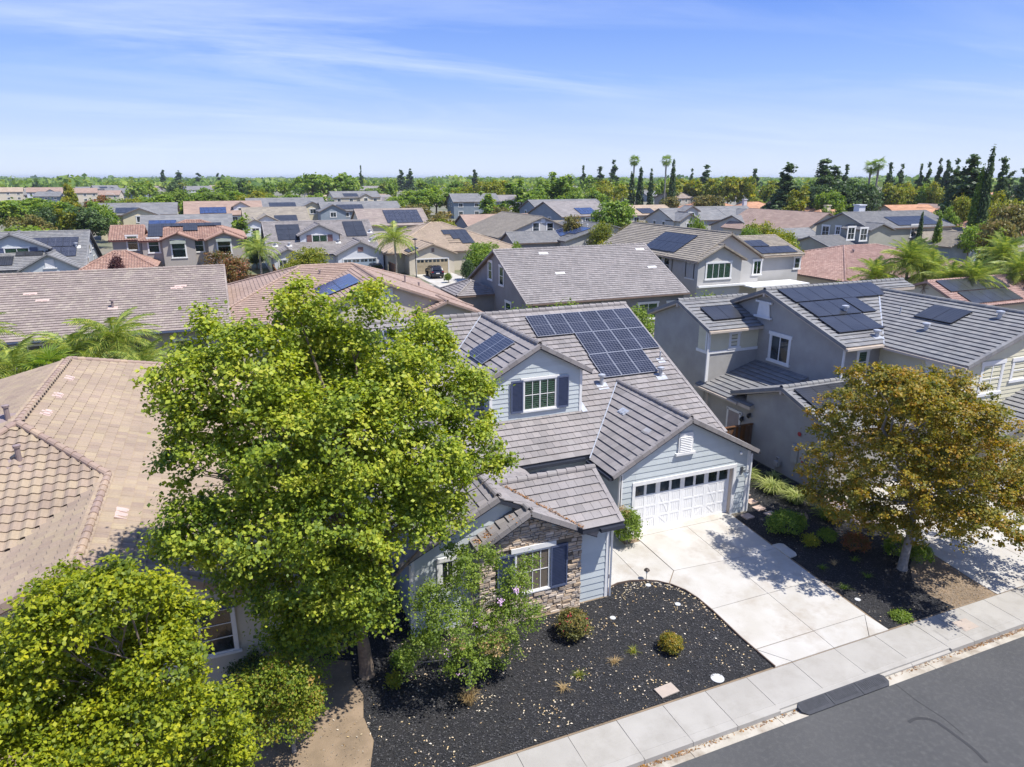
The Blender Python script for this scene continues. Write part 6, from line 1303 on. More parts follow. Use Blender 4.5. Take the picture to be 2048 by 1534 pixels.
P_ = [(600, 640, 62, 80, 0), (738, 645, 62, 88, -.4), (660, 730, 95, 105, .6), (418, 700, 50, 85, .3), (362, 770, 50, 70, -.5), (500, 760, 85, 110, -.9), (850, 715, 66, 92, .4), (800, 790, 90, 110, -1.1), (925, 810, 72, 85, .2), (955, 900, 55, 55, -.7), (1018, 920, 26, 16, -.4), (985, 935, 30, 20, -.4),
      (560, 880, 115, 105, -1.5), (700, 880, 115, 115, -1.8), (850, 930, 95, 85, -1.4), (400, 880, 75, 75, -.7), (352, 930, 40, 55, 0), (400, 1060, 85, 62, -1), (520, 1050, 105, 85, -1.6), (660, 1040, 105, 95, -2.1), (800, 1040, 85, 75, -1.5), (895, 1030, 52, 42, -.6), (358, 1090, 50, 34, -.6), (600, 1160, 100, 65, -1.5), (475, 1150, 62, 42, -.8), (705, 1170, 82, 72, -1.6), (765, 1225, 34, 38, -1.1), (620, 1240, 60, 38, -1.1), (565, 1225, 52, 40, -.8), (690, 1250, 45, 34, -1.2), (590, 1275, 50, 28, -.9), (620, 780, 115, 115, 1.7), (760, 800, 115, 115, 1.9), (560, 950, 115, 95, 1.9), (760, 980, 125, 95, 1.8)]
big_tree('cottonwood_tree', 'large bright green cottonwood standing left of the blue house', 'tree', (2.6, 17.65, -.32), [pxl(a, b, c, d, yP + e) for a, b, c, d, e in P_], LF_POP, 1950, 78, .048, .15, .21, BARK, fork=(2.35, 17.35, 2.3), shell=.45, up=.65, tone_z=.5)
M_ = [(235, 1185, 55, 58), (125, 1215, 45, 62), (325, 1220, 55, 55), (180, 1215, 50, 60), (360, 1290, 38, 46), (285, 1260, 65, 55), (70, 1260, 45, 50), (55, 1320, 85, 62), (190, 1320, 105, 70), (320, 1335, 72, 55), (390, 1350, 26, 24), (100, 1440, 110, 80), (270, 1440, 115, 80), (405, 1420, 70, 45), (430, 1500, 70, 45), (30, 1540, 110, 80), (200, 1570, 130, 90), (360, 1590, 110, 80), (-60, 1430, 90, 80), (180, 1700, 150, 90), (135, 1160, 24, 26), (232, 1143, 26, 28), (312, 1172, 24, 26), (398, 1222, 24, 20), (72, 1190, 22, 22), (462, 1440, 24, 20), (22, 1262, 24, 20)]
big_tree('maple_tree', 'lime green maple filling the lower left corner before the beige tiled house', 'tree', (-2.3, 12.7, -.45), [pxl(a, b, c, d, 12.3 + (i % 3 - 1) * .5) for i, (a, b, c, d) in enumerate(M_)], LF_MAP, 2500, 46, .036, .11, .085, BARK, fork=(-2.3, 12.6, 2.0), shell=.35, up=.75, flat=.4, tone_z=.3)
A_ = [(1790, 785, 62, 48), (1705, 850, 72, 68), (1850, 840, 100, 80), (1945, 890, 85, 80), (1675, 945, 52, 58), (1790, 940, 105, 80), (1910, 985, 105, 75), (2035, 950, 70, 55), (1735, 1025, 66, 30), (1850, 1035, 90, 38), (1965, 1040, 60, 34), (1675, 1000, 48, 28), (2080, 1000, 70, 50), (1830, 800, 50, 50), (1890, 780, 40, 40), (1745, 760, 28, 30)]
big_tree('autumn_tree', 'olive and orange leaved tree in the mulch bed right of the driveway', 'tree', (22.6, 15.85, -.34), [pxo(a, b, c, d, (22.9, 16.1), ((i * 7) % 5 - 2) * 1.0, 92) for i, (a, b, c, d) in enumerate(A_)], LF_AUT, 2300, 40, .046, .115, .16, BARKG, fork=(22.75, 15.9, 2.4), shell=.3, up=.6, flat=.55)
S1 = [(560, 1365, 62, 38), (618, 1400, 34, 36), (510, 1405, 42, 36), (565, 1435, 62, 34), (490, 1365, 24, 24), (600, 1350, 24, 20), (540, 1335, 20, 16)]
big_tree('shrub_tree', 'low multi-stemmed tree with green and reddish leaves on the bare soil at lower left', 'tree', (.3, 15.6, -.36), [pxl(a, b, c, d, 15.5 + (i % 3 - 1) * .3) for i, (a, b, c, d) in enumerate(S1)], LF_SHR, 420, 30, .032, .1, .05, BARKG, fork=(.25, 15.6, .5), shell=.35, up=.6, flat=.6)
Y1 = [(895, 1245, 70, 55), (1000, 1240, 62, 52), (858, 1195, 42, 42), (935, 1320, 52, 42), (1030, 1175, 32, 42), (845, 1290, 36, 34), (930, 1145, 26, 42), (985, 1125, 20, 30), (1055, 1130, 28, 22), (1060, 1230, 26, 32), (820, 1325, 22, 22), (1000, 1300, 40, 40)]
cm_ = big_tree('crape_myrtle', 'crape myrtle with pale purple blooms in front of the stone gable', 'small tree', (5.12, 15.75, -.34), [pxl(a, b, c, d, 15.9 + (i % 3 - 1) * .35) for i, (a, b, c, d) in enumerate(Y1)], LF_MYR, 640, 30, .03, .1, .055, BARKG, fork=(5.15, 15.75, .85), shell=.25, up=.5)
FLW = mat('lilac_bloom', (.5, .3, .48), .8, (.58, .4, .55), 20)
for px, py in ((950, 1248), (1042, 1248), (897, 1308), (1000, 1205), (922, 1347), (1032, 1182)):
    c = at_y(px, py, 15.55); f = MB()
    for _ in range(26): q = c + Vector(rng.normal(size=3) * .05); f.obox(q, (.03, .005, 0), (0, .028, .01), (0, 0, .015), rng.random())
    part('bloom', f, FLW, cm_)
me = leaf_cloud('dry_leaves', LF_DRY, [pxl(988, 1288, 28, 22, 15.5), pxl(915, 1290, 16, 14, 15.5)], 50, 14, .03, .06); off_mesh(me, BASE[cm_]); o = link('dry_leaves', me, cm_)
# climbing shoots on the stone corner
CL = [(905, 1165, 16, 45), (925, 1120, 22, 30), (948, 1160, 12, 40), (905, 1100, 20, 18), (965, 1105, 22, 16)]
big_tree('climbing_shrub', 'lanky climbing shrub with brown stems against the left edge of the stone gable', 'shrub', (6.15, 17.75, -.1), [pxl(a, b, c, d, 17.7) for a, b, c, d in CL], LF_MYR, 150, 14, .035, .09, .035, BARK, fork=(6.15, 17.75, .6), shell=.2, up=.4)
def bush(label, x, y, z, rx, rz, m, n=60, per=22, size=.03, sig=.07, cat='shrub', name='shrub', group=None, extra=None, ry=None):
    t = thing(name, label, cat, (x, y, z), group); st = MB(); ry = ry or rx
    for k in range(5): a = k * 1.26; st.tube([(x, y, z - .03), (x + math.cos(a) * rx * .3, y + math.sin(a) * rx * .3, z + rz * .7), (x + math.cos(a) * rx * .6, y + math.sin(a) * rx * .6, z + rz * 1.2)], [.018, .012, .005], 4)
    part('stem', st, BARKG, t); me = leaf_cloud('foliage', m, [(x, y, z + rz, rx * .95, ry * .95, rz)], n, per, size, sig, shell=.75, low=-.5); off_mesh(me, (x, y, z)); o = link('foliage', me, t); BASE[o] = Vector((x, y, z))
    if extra:
        f = MB()
        for _ in range(extra[0]): d = unit(rng.normal(size=3)); d[2] = abs(d[2]); q = Vector((x + d[0] * rx, y + d[1] * rx, z + rz + d[2] * rz)); f.obox(q, (.035, 0, 0), (0, .035, 0), (0, 0, .03), rng.random())
        part('flower', f, extra[1], t)
    return t
bush('round shrub dotted with red flowers below the stone wall', 9.1, 16.95, gz(17), .52, .44, LF_OLV, 190, 26, .026, .06, extra=(22, mat('red_bloom', (.4, .04, .06), .6)))
bush('compact round orange and olive shrub alone in the black mulch', 11.7, 15.25, gz(15.2), .38, .27, LF_AUT, 170, 26, .022, .04)
bush('leafy green shrub with browning top at the left corner of the garage door', 13.62, 21.05, -.03, .5, .72, LF_MYR, 210, 24, .032, .08)
bush('brown withered twigs on top of the garage corner shrub', 13.45, 21.15, 1.15, .28, .2, LF_DRY, 30, 12, .022, .06)
bush('broad flat-topped dark green shrub right of the driveway', 20.3, 19.5, gz(19.5), .85, .42, LF_MID, 260, 26, .028, .07, ry=.7)
for lab, x, y, rx, rz, m in (('small yellow-green shrub at the foot of the broad dark shrub', 20.5, 18.35, .28, .22, LF_YEL), ('small green shrub right of the yellow-green one in the right bed', 21.35, 18.35, .33, .26, LF_MID), ('green shrub with pinkish tips left of the tree trunk', 22.0, 17.5, .5, .3, LF_RED), ('dark shrub behind the autumn tree trunk', 23.2, 16.6, .5, .35, LF_MID), ('green shrub at the right foot of the autumn tree', 23.6, 15.9, .4, .35, LF_MID),
    ('low green groundcover at the sidewalk end of the right bed', 20.0, 13.75, .3, .08, LF_MYR), ('small yellowish seedling at the foot of the cottonwood', 3.25, 16.9, .2, .2, LF_YEL), ('dark shrub in shade behind the cottonwood trunk', 1.2, 19.6, .9, .8, LF_DRK), ('shaded shrub under the cream house window', -.6, 17.9, .7, .6, LF_DRK), ('dark green undergrowth bush left of the cottonwood trunk', .9, 18.0, .9, .8, LF_MID), ('dim leafy shrub between the cottonwood and the cream wall', 0.0, 19.2, .9, 1.0, LF_MID), ('young green seedlings beside the left wall of the blue house', 3.7, 17.6, .35, .25, LF_MID)):
    bush(lab, x, y, gz(y), rx, rz, m, int(90 * rx / .3), 20, .026, .06)
def blades(label, x, y, z, n, h, spread, m, w=.018, cat='grass clump', name='grass_clump', group=None, up=.6):
    V_ = []; k = 5
    for _ in range(n):
        a = rng.random() * 6.283; L = h * (.6 + .5 * rng.random()); sp = spread * (.3 + .9 * rng.random()); ox, oy = rng.normal(size=2) * spread * .12; c, s = math.cos(a), math.sin(a)
        pts = []
        for i in range(k):
            t_ = i / (k - 1); pts.append((x + ox + c * sp * t_ ** 1.3, y + oy + s * sp * t_ ** 1.3, z + L * (t_ - up * t_ ** 2.6), w * (1 - t_ * .85)))
        for p, q in zip(pts, pts[1:]): V_ += [(p[0] - s * p[3], p[1] + c * p[3], p[2]), (p[0] + s * p[3], p[1] - c * p[3], p[2]), (q[0] + s * q[3], q[1] - c * q[3], q[2]), (q[0] - s * q[3], q[1] + c * q[3], q[2])]
    V_ = np.array(V_); nq = len(V_) // 4; me = np_mesh(name, V_ - np.array([x, y, z]), nq, m, np.repeat(rng.random(n), k - 1)[:nq], np.repeat(rng.random(n), k - 1)[:nq])
    o = link(name, me, None, (x, y, z)); BASE[o] = Vector((x, y, z)); return tag(o, label, cat, group)
for lab, x, y, h, s, n in (('strappy clump closest to the garage corner, half in shade', 20.9, 25.4, 1.0, .6, 190), ('large bright strappy clump beside the fence by the grey wall', 22.0, 24.2, 1.15, .9, 340), ('second bright strappy clump in the row along the grey wall', 22.4, 22.6, 1.1, .9, 320), ('strappy clump left of the pink walk', 22.6, 21.3, 1.1, .8, 300), ('dark strappy clump with orange tips before the pink walk', 22.8, 19.7, 1.0, .75, 260), ('strappy clump tucked against the grey wall', 23.3, 23.6, .8, .5, 140)):
    blades(lab, x, y, gz(y), n, h, s, LF_STR if y > 21 else LF_MYR, .026, 'strappy plant', 'strappy_plant', 'strappy plants along the wall')
for lab, x, y, m in (('small green tuft nearest the round lid in the right bed', 19.5, 15.7, LF_MID), ('small tuft in the right bed left of the pale dry tuft', 19.7, 16.95, LF_MID), ('pale dry tuft in the middle of the right bed', 20.35, 17.0, LF_DRY), ('small green tuft left of the tree trunk in shade', 21.3, 16.9, LF_MID), ('green tuft between the trunk and the driveway', 20.9, 15.9, LF_MID),
    ('pale dying tuft left of the round orange shrub', 10.55, 15.6, LF_YEL), ('dry straw tuft between the two round shrubs', 9.75, 15.4, LF_DRY), ('dry yellowish tuft left of the red flowered shrub', 8.5, 15.3, LF_YEL), ('thin straw tuft in the mulch before the crape myrtle', 7.8, 15.0, LF_DRY)):
    blades(lab, x, y, gz(y), 46, .3, .28, m, .01)
blades('brown dried grass tuft around the crape myrtle trunk', 5.05, 15.45, gz(15.5), 240, .85, .32, LF_DRY, .008, up=.5)
# palms
def frond_verts(L=2.6, n=34, droop=.55, wid=.62):
    """rachis along +x arching down, leaflets both sides"""
    q = []; rx = []
    for i in range(n + 1): t_ = i / n; rx.append((L * (t_ - .12 * t_ * t_), L * (.42 * t_ - droop * 1.25 * t_ ** 2.2)))
    for i in range(n): (x0, z0), (x1, z1) = rx[i], rx[i + 1]; q += [(x0, -.014, z0), (x1, -.012, z1), (x1, .012, z1), (x0, .014, z0)]
    for i in range(3, n):
        t_ = i / n; l = wid * math.sin(math.pi * min(1, t_ * .93 + .1)) ** .6 * (.8 + .4 * rng.random()); x, z = rx[i]
        for s in (1, -1):
            dx = .35 * l; dy = s * l * .75; dz = -l * (.45 + .4 * rng.random()); w_ = .034
            q += [(x - w_, 0, z), (x + w_, 0, z), (x + dx + w_ * .4, dy * .75, z + dz * .45), (x + dx - w_ * .4, dy * .75, z + dz * .45), (x + dx - w_ * .4, dy * .75, z + dz * .45), (x + dx + w_ * .4, dy * .75, z + dz * .45), (x + dx * 1.2, dy, z + dz), (x + dx * 1.2, dy, z + dz)]
    return np.array(q)
FR = []
for k in range(3): v_ = frond_verts(2.6, 30, .45 + .12 * k); v_ = v_.reshape(-1, 4, 3); FR.append(np_mesh('frond', v_.reshape(-1, 3), len(v_), LF_PLM, rng.random(len(v_)), rng.random(len(v_))))
def palm(label, x, y, h, s=1., n=20, name='palm_tree', group=None, mesh=None, z=0., tr=.14, lowf=-.5, topf=1.1):
    t = thing(name, label, 'palm', (x, y, z), group); tk = MB(); tk.tube([(x, y, z - .1), (x + .05, y, z + h * .5), (x, y, z + h)], [tr * 1.3, tr, tr * 1.1], 8); part('trunk', tk, BARKG, t)
    for k in range(n):
        a = k * 2.4 + rng.random() * .4; e = lowf + (topf - lowf) * (k + .5) / n
        o = link('frond', (mesh or FR)[k % 3], t, (0, 0, h)); o.rotation_euler = (rng.normal() * .2, -e, a); ss = s * (.85 + .3 * rng.random()); o.scale = (ss, ss, ss)
    return t
for lab, x, y, h, s in (('feathery palm at the left picture edge before the long brown roof', -15.6, 51.5, 4.2, 1.35), ('feathery palm left of the beige roof ridge', -12.6, 49.5, 2.6, 1.1), ('bushy palm in the middle of the clump behind the beige roof', -9.6, 50.5, 3.0, 1.15), ('tall arching palm of the clump behind the beige roof', -7.2, 51, 3.6, 1.25), ('palm with a yellowish drooping frond near the patio', -5.6, 49.2, 2.0, 1.1)): palm(lab, x, y, h, s, 40, lowf=-.8)
fanm = []
def fan_verts(r=.9, n=16):
    q = []
    for i in range(n):
        a = -1.9 + 3.8 * i / (n - 1); b = a + .13; l = r * (.8 + .3 * rng.random()); q += [(.8, 0, .1), (.8 + math.cos(a - .05) * l * .6, math.sin(a - .05) * l * .6, .1), (.8 + math.cos(a + .06) * l, math.sin(a + .06) * l, -.1 * l), (.8 + math.cos(b) * l * .6, math.sin(b) * l * .6, .1)]
    q += [(0, -.02, 0), (.8, -.02, .1), (.8, .02, .1), (0, .02, 0)]; return np.array(q)
for k in range(3): v_ = fan_verts(); fanm.append(np_mesh('frond', v_, len(v_) // 4, LF_MID, rng.random(len(v_) // 4), rng.random(len(v_) // 4)))
palm('young fan palm with stiff leaves left of the palm clump', -10.6, 48.5, 2.6, 1.2, 12, mesh=fanm, lowf=0)
for lab, px, py, D, h, s in (('arching palm at the left end of the right-hand palm group', 1752, 560, 82, 4.4, 1.4), ('full palm in the right-hand group below the olive house', 1815, 540, 84, 6.0, 1.5), ('palm right of the full palm, before the grey-blue gable', 1862, 545, 84, 5.0, 1.4), ('palm low in front of the grey-blue gable', 1905, 540, 80, 4.6, 1.45), ('palm before the terracotta solar roof', 1950, 535, 80, 5.0, 1.4), ('tall palm at the right end of the palm group', 2000, 520, 88, 6.6, 1.5), ('palm touching the right picture edge', 2040, 530, 84, 5.6, 1.4), ('dark palm behind the right-hand palm group', 1840, 515, 98, 5.0, 1.3), ('yellowish palm low behind the red tiled roof edge', 1700, 540, 86, 2.2, 1.1)):
    p = at(px, 540, 4); d = Vector((p.x, p.y, 0)).normalized(); palm(lab, d.x * D, d.y * D, h - .7, s * .85, 48, lowf=-.7, topf=1.35)
palm('pale green palm beside the tan garage door', 23.2, 101.0, 5.2, 1.5, 26); palm('wispy palm left of the white dormer house', 4.6, 103, 4.2, 1.4, 20)
# ---- shared tree shapes for the distance
SHAPES = {}
def shape(kind, lod):
    k = (kind, lod)
    if k in SHAPES: return SHAPES[k]
    n, per, sz = {0: (520, 18, .13), 1: (300, 14, .21), 2: (140, 9, .36), 3: (44, 6, .75)}[lod]; out = []
    for v in range(3):
        if kind == 'round': lb = [(rng.normal() * 1.3, rng.normal() * 1.3, 4.6 + rng.normal() * 1.0, 1.5 + rng.random(), 1.5 + rng.random(), 1.3 + rng.random() * .8) for _ in range(8)] + [(0, 0, 4.6, 2.4, 2.4, 2.6)]; kw = dict(shell=.6, sig=.32)
        elif kind == 'oval': lb = [(rng.normal() * .7, rng.normal() * .7, 2.4 + i * .85, 1.6 - .11 * i * i * .35, 1.6 - .11 * i * i * .35, 1.1) for i in range(7)]; kw = dict(shell=.6, sig=.25)
        elif kind == 'pine': lb = [(rng.normal() * .2, rng.normal() * .2, 1.0 + i * .5, max(.3, 2.1 * (1 - i / 15.5) ** .9) * (.8 + .4 * rng.random()), max(.3, 2.1 * (1 - i / 15.5) ** .9) * (.8 + .4 * rng.random()), .42) for i in range(16)]; kw = dict(shell=.3, sig=.15, up=.7, flat=.6)
        elif kind == 'cypress': lb = [(0, 0, .9 + i * .62, .95 * (1 - (i / 12.5) ** 1.8) + .08, .95 * (1 - (i / 12.5) ** 1.8) + .08, .62) for i in range(12)]; kw = dict(shell=.8, sig=.09, up=.9, flat=1.6)
        else: lb = [(rng.normal() * .5, rng.normal() * .5, 1.5 + rng.random() * .6, 1.4, 1.4, 1.1) for _ in range(4)]; kw = dict(shell=.6, sig=.22)
        sz_ = sz * (.55 if kind == 'cypress' else .75 if kind == 'pine' else .7 if kind == 'bush' else 1); n_ = int(n * (2.6 if kind == 'pine' else 2.0 if kind == 'cypress' else .6 if kind == 'bush' else 1))
        out.append((lb, n_, per, sz_, kw))
    SHAPES[k] = (out, {}); return SHAPES[k]
TRUNKM = {}
def crown_me(kind, lod, v, m):
    out, cache = shape(kind, lod); k = (v, m.name)
    if k not in cache: lb, n, per, sz, kw = out[v]; cache[k] = leaf_cloud('crown', m, lb, n, per, sz, kw.pop('sig') if 'sig' in kw else .2, **kw); kw['sig'] = {'round': .32, 'oval': .25, 'pine': .15, 'cypress': .09}.get(kind, .22)
    return cache[k]
def trunk_me(kind):
    if kind not in TRUNKM:
        tk = MB(); H_t = {'round': 4.6, 'oval': 5.5, 'pine': 7.5, 'cypress': 7, 'bush': 1.3}[kind]; tk.tube([(0, 0, -.1), (.06, 0, H_t * .5), (0, 0, H_t)], [.22, .16, .05], 6)
        if kind == 'round':
            for k in range(5): a = k * 1.26; tk.tube([(0.03, 0, 2.2), (math.cos(a), math.sin(a), 3.6), (math.cos(a) * 1.7, math.sin(a) * 1.7, 4.9)], [.1, .07, .02], 5)
        TRUNKM[kind] = tk.mesh('trunk', BARK)
    return TRUNKM[kind]
HT = {'round': 8.2, 'oval': 8.4, 'pine': 8.6, 'cypress': 8.5, 'bush': 3.2}; WD = {'round': 5.6, 'oval': 3.3, 'pine': 2.5, 'cypress': 1.45, 'bush': 3.9}
TN = {'round': 'broadleaf_tree', 'oval': 'upright_tree', 'pine': 'pine_tree', 'cypress': 'cypress_tree', 'bush': 'shrub'}; TC = {'round': 'tree', 'oval': 'tree', 'pine': 'pine', 'cypress': 'cypress', 'bush': 'shrub'}
PXO = []
def far_tree(kind, m, px, py_top, wpx, D, label, group=None):
    """px = middle, py_top = row of the tip, wpx = crown width seen, D = metres away"""
    d = ray_(px, 400); d = Vector((d.x, d.y, 0)).normalized(); x, y = d.x * D, d.y * D; dep = D * math.cos(math.atan2(d.x, d.y) - YAW)
    h = 14 - (py_top - 357) * dep / FPX; w = wpx * dep / FPX; h = max(h, w * .6, 1.2); lod = 0 if D < 130 else 1 if D < 290 else 2 if D < 620 else 3
    t = thing(TN[kind], label, TC[kind], (x, y, 0), group); PXO.append((px, t)); v = int(rng.integers(3)); sc = (w / WD[kind], w / WD[kind], h / HT[kind])
    if lod < 3: o = link('trunk', trunk_me(kind), t); o.scale = sc
    o = link('crown', crown_me(kind, lod, v, m), t); o.scale = sc; o.rotation_euler = (0, 0, rng.random() * 6.28); return t
G, K, Yl, O, RD = LF_MID, LF_DRK, LF_YEL, LF_OLV, LF_RED
T_ = [('round', LF_MYR, 25, 440, 95, 140, 'bright green rounded tree at the left edge behind the light blue house'), ('round', G, 15, 392, 75, 215, 'leafy green tree at the far left of the green belt'), ('round', G, 62, 388, 70, 220, 'broad green tree second from the left edge in the green belt'), ('round', G, 105, 393, 62, 215, 'wide green tree above the grey-green one left of centre'), ('round', O, 60, 423, 45, 165, 'olive tree with pinkish top behind the bright green tree'), ('round', K, 92, 405, 48, 175, 'tall dark grey-green tree in the left belt'), ('oval', Yl, 128, 410, 32, 168, 'yellow-green upright tree between two dark trees at left'), ('round', K, 172, 410, 62, 168, 'dark round tree left of the yellow two-storey house'), ('round', G, 205, 400, 45, 182, 'green tree touching the yellow two-storey house'),
 ('oval', Yl, 145, 362, 22, 255, 'tall narrow yellow-green tree rising before the far roofs at left'), ('round', RD, 185, 390, 46, 225, 'tree with orange tinge in the left belt'), ('round', G, 225, 395, 50, 220, 'green tree behind the tall street lamp'), ('round', Yl, 252, 388, 40, 245, 'yellow-green tree right of the tall street lamp'), ('round', G, 285, 388, 50, 250, 'green belt tree above the grey two-storey roof'), ('round', G, 322, 383, 52, 255, 'bushy belt tree left of the orange-brown roof'), ('round', G, 345, 396, 40, 215, 'green tree between the yellow house and orange-brown roof'), ('round', LF_MYR, 360, 374, 50, 265, 'bright belt tree above the orange-brown roof, left'), ('round', G, 395, 380, 50, 258, 'belt tree above the orange-brown roof, middle'), ('round', LF_MYR, 432, 378, 52, 258, 'bright belt tree above the orange-brown roof, right'), ('round', G, 470, 376, 55, 262, 'rounded belt tree above the pale gable'), ('round', Yl, 507, 382, 42, 250, 'golden-green belt tree left of the yellow hip house'), ('round', LF_MYR, 545, 386, 50, 262, 'lime belt tree behind the wide dark solar array'), ('round', Yl, 530, 376, 30, 280, 'yellowing tree in the belt behind the lime one'), ('round', G, 585, 384, 50, 265, 'green belt tree above the yellow hip roof'), ('round', G, 622, 386, 42, 260, 'green belt tree right of the yellow hip roof'),
 ('oval', G, 472, 428, 32, 150, 'tall green tree between the red tiled house and white dormer house'), ('round', G, 490, 462, 40, 128, 'green tree with bare trunk beside the red tiled house'), ('round', K, 500, 490, 30, 118, 'dark tree behind the wooden fence by the red tiled house'), ('round', RD, 432, 488, 62, 94, 'reddish-green tree in front of the taupe house'), ('round', O, 395, 530, 26, 90, 'small shrub tree at the foot of the taupe house'), ('round', Yl, 610, 480, 64, 98, 'olive-yellow tree covering the middle of the white dormer house'), ('round', Yl, 578, 505, 42, 97, 'yellow-green shrub tree at the left corner of the white dormer house'), ('bush', RD, 545, 535, 36, 92, 'pink flowering shrub by the brown fence'), ('bush', LF_PUR, 210, 505, 34, 98, 'dark plum shrub between the light blue and taupe houses'),
 ('round', K, 650, 395, 36, 235, 'dark green tree right of the yellow hip house'), ('round', O, 825, 402, 52, 190, 'olive tree with pinkish blossom left of the steel-blue house'), ('round', O, 872, 418, 45, 152, 'olive tree behind the tan roof'), ('round', Yl, 888, 430, 40, 145, 'yellow-olive tree left of the terracotta solar roof'), ('round', G, 832, 372, 62, 262, 'large green tree left of the steel-blue two-storey house'), ('round', G, 872, 370, 50, 268, 'green tree above the steel-blue roof'), ('round', G, 792, 388, 45, 250, 'low green tree left of the large green one'), ('round', Yl, 903, 380, 32, 272, 'lime tree above the steel-blue two-storey roof'), ('round', Yl, 938, 370, 42, 290, 'golden tree in the row behind the steel-blue house, left'), ('round', Yl, 975, 355, 46, 285, 'tallest golden tree behind the steel-blue house'), ('round', Yl, 1002, 360, 34, 290, 'golden tree in the row behind the steel-blue house, right'), ('oval', G, 978, 384, 34, 212, 'pointed green tree right of the white two-storey wing'), ('round', O, 1003, 408, 42, 190, 'rusty olive tree below the pointed green tree'),
 ('oval', G, 1042, 362, 44, 222, 'tall leafy tree left of the grey gabled house'), ('round', G, 1065, 372, 42, 225, 'green tree hugging the tall leafy tree'), ('oval', G, 1100, 350, 46, 235, 'tall leafy tree above the grey gabled house'), ('oval', G, 1128, 354, 44, 238, 'tall leafy tree second above the grey gabled house'), ('round', G, 1150, 368, 38, 235, 'green tree right of the two tall leafy trees'), ('round', Yl, 1205, 362, 50, 275, 'yellow-green tree before the far dark pines'), ('round', G, 1188, 375, 40, 262, 'green tree before the small pinkish roof'), ('round', G, 1222, 386, 66, 146, 'big loose green tree in the middle distance, centre right'), ('round', O, 1140, 420, 32, 136, 'dark olive tree before the grey gabled house'), ('round', Yl, 1208, 432, 40, 128, 'yellow-olive shrub tree below the big loose tree'), ('round', O, 1257, 438, 36, 122, 'olive shrub tree before the cream solar house'), ('round', O, 1292, 432, 32, 124, 'dark olive tree at the right of the olive shrub trees'), ('bush', Yl, 1205, 475, 50, 82, 'yellow-green shrub above the grey roof ridge'), ('bush', LF_MYR, 1398, 435, 50, 100, 'bright yellow-green shrub before the charcoal-grey roof'), ('bush', LF_MYR, 1032, 480, 36, 96, 'green shrub left of the brown-grey gable'), ('round', G, 957, 472, 62, 97, 'green tree right of the tan garage door'), ('bush', K, 935, 512, 28, 94, 'dark shrub at the foot of the tree by the tan garage'), ('bush', LF_MYR, 893, 540, 18, 96, 'small green shrub beside the pale palm'), ('round', LF_MYR, 1245, 358, 44, 330, 'bright lime tree beneath the first fan palm'),
 ('round', O, 1340, 388, 36, 235, 'grey-green bush at the foot of the third cypress'), ('round', O, 1405, 384, 34, 240, 'olive shrub tree behind the orange roofs, left'), ('round', O, 1435, 386, 34, 240, 'olive shrub tree behind the orange roofs, right'), ('round', Yl, 1530, 425, 62, 112, 'olive-yellow tree right of the charcoal roof, upper'), ('round', Yl, 1568, 440, 72, 98, 'large olive-yellow tree right of the charcoal roof, lower'), ('round', G, 1510, 440, 40, 108, 'green shoots left of the large olive-yellow tree'), ('pine', K, 1570, 337, 50, 228, 'dark pine left of the orange roofs'), ('oval', Yl, 1597, 367, 32, 212, 'bright green tree right of the dark pine'), ('pine', K, 1645, 328, 48, 262, 'tall dark pine above the big dark trees'), ('pine', K, 1662, 340, 40, 268, 'shorter dark pine behind the tall one'), ('round', K, 1640, 362, 62, 222, 'large dark tree left of the fan palms'), ('round', K, 1688, 360, 60, 220, 'large dark tree in the middle of the dark group'), ('round', K, 1722, 362, 52, 222, 'large dark tree right below the fan palms'), ('round', G, 1660, 372, 40, 215, 'mid green tree before the dark group'), ('oval', LF_MYR, 1685, 400, 30, 170, 'lime tree left of the broad white chimney'), ('oval', LF_MYR, 1660, 408, 18, 168, 'small lime tree left of the lime tree'), ('round', Yl, 1782, 362, 46, 270, 'yellow-green tree beyond the grey hip roofs, left'), ('round', Yl, 1815, 366, 34, 275, 'yellow-green tree beyond the grey hip roofs, middle'), ('round', Yl, 1872, 366, 32, 275, 'yellow-green tree beyond the grey hip roofs, right'), ('round', G, 1845, 366, 28, 275, 'green tree beyond the grey hip roofs'),
 ('pine', K, 1935, 318, 62, 192, 'great dark pine left of the tall cypress'), ('pine', K, 1912, 345, 44, 198, 'dark pine leaning on the great pine'), ('cypress', K, 1968, 300, 17, 152, 'tallest slim cypress at right'), ('cypress', LF_MID, 1955, 338, 17, 152, 'shorter cypress joined to the tallest one'), ('pine', K, 1996, 326, 28, 235, 'dark pine right of the tallest cypress'), ('pine', K, 2012, 346, 22, 240, 'small dark pine near the right edge'), ('pine', K, 2040, 342, 22, 250, 'dark pine at the right edge of the skyline'), ('round', Yl, 1930, 378, 34, 185, 'yellow tree left of the tall cypress'), ('round', Yl, 1988, 384, 46, 172, 'golden tree right of the tall cypress'), ('round', Yl, 1980, 410, 46, 160, 'golden shrub tree at the foot of the cypress'), ('round', O, 2030, 395, 56, 150, 'dark olive tree at the right edge'), ('round', O, 2010, 425, 50, 132, 'olive tree above the palms at the right edge'), ('cypress', K, 1850, 420, 9, 140, 'small dark cypress before the orange roofs'), ('cypress', G, 1887, 424, 13, 140, 'small green cypress right of the small dark one'), ('oval', LF_MYR, 2010, 455, 42, 100, 'bright green leafy tree above the right palms'), ('bush', G, 1590, 470, 40, 98, 'pink flowering bush by the small grey garage'), ('round', G, 1905, 410, 28, 165, 'green tree in front of the great dark pine'), ('round', G, 1955, 440, 44, 140, 'green undergrowth tree at the foot of the tall cypress')]
for k_, m_, px, py, w_, D_, lab in T_: far_tree(k_, m_, px, py, w_, D_, lab)
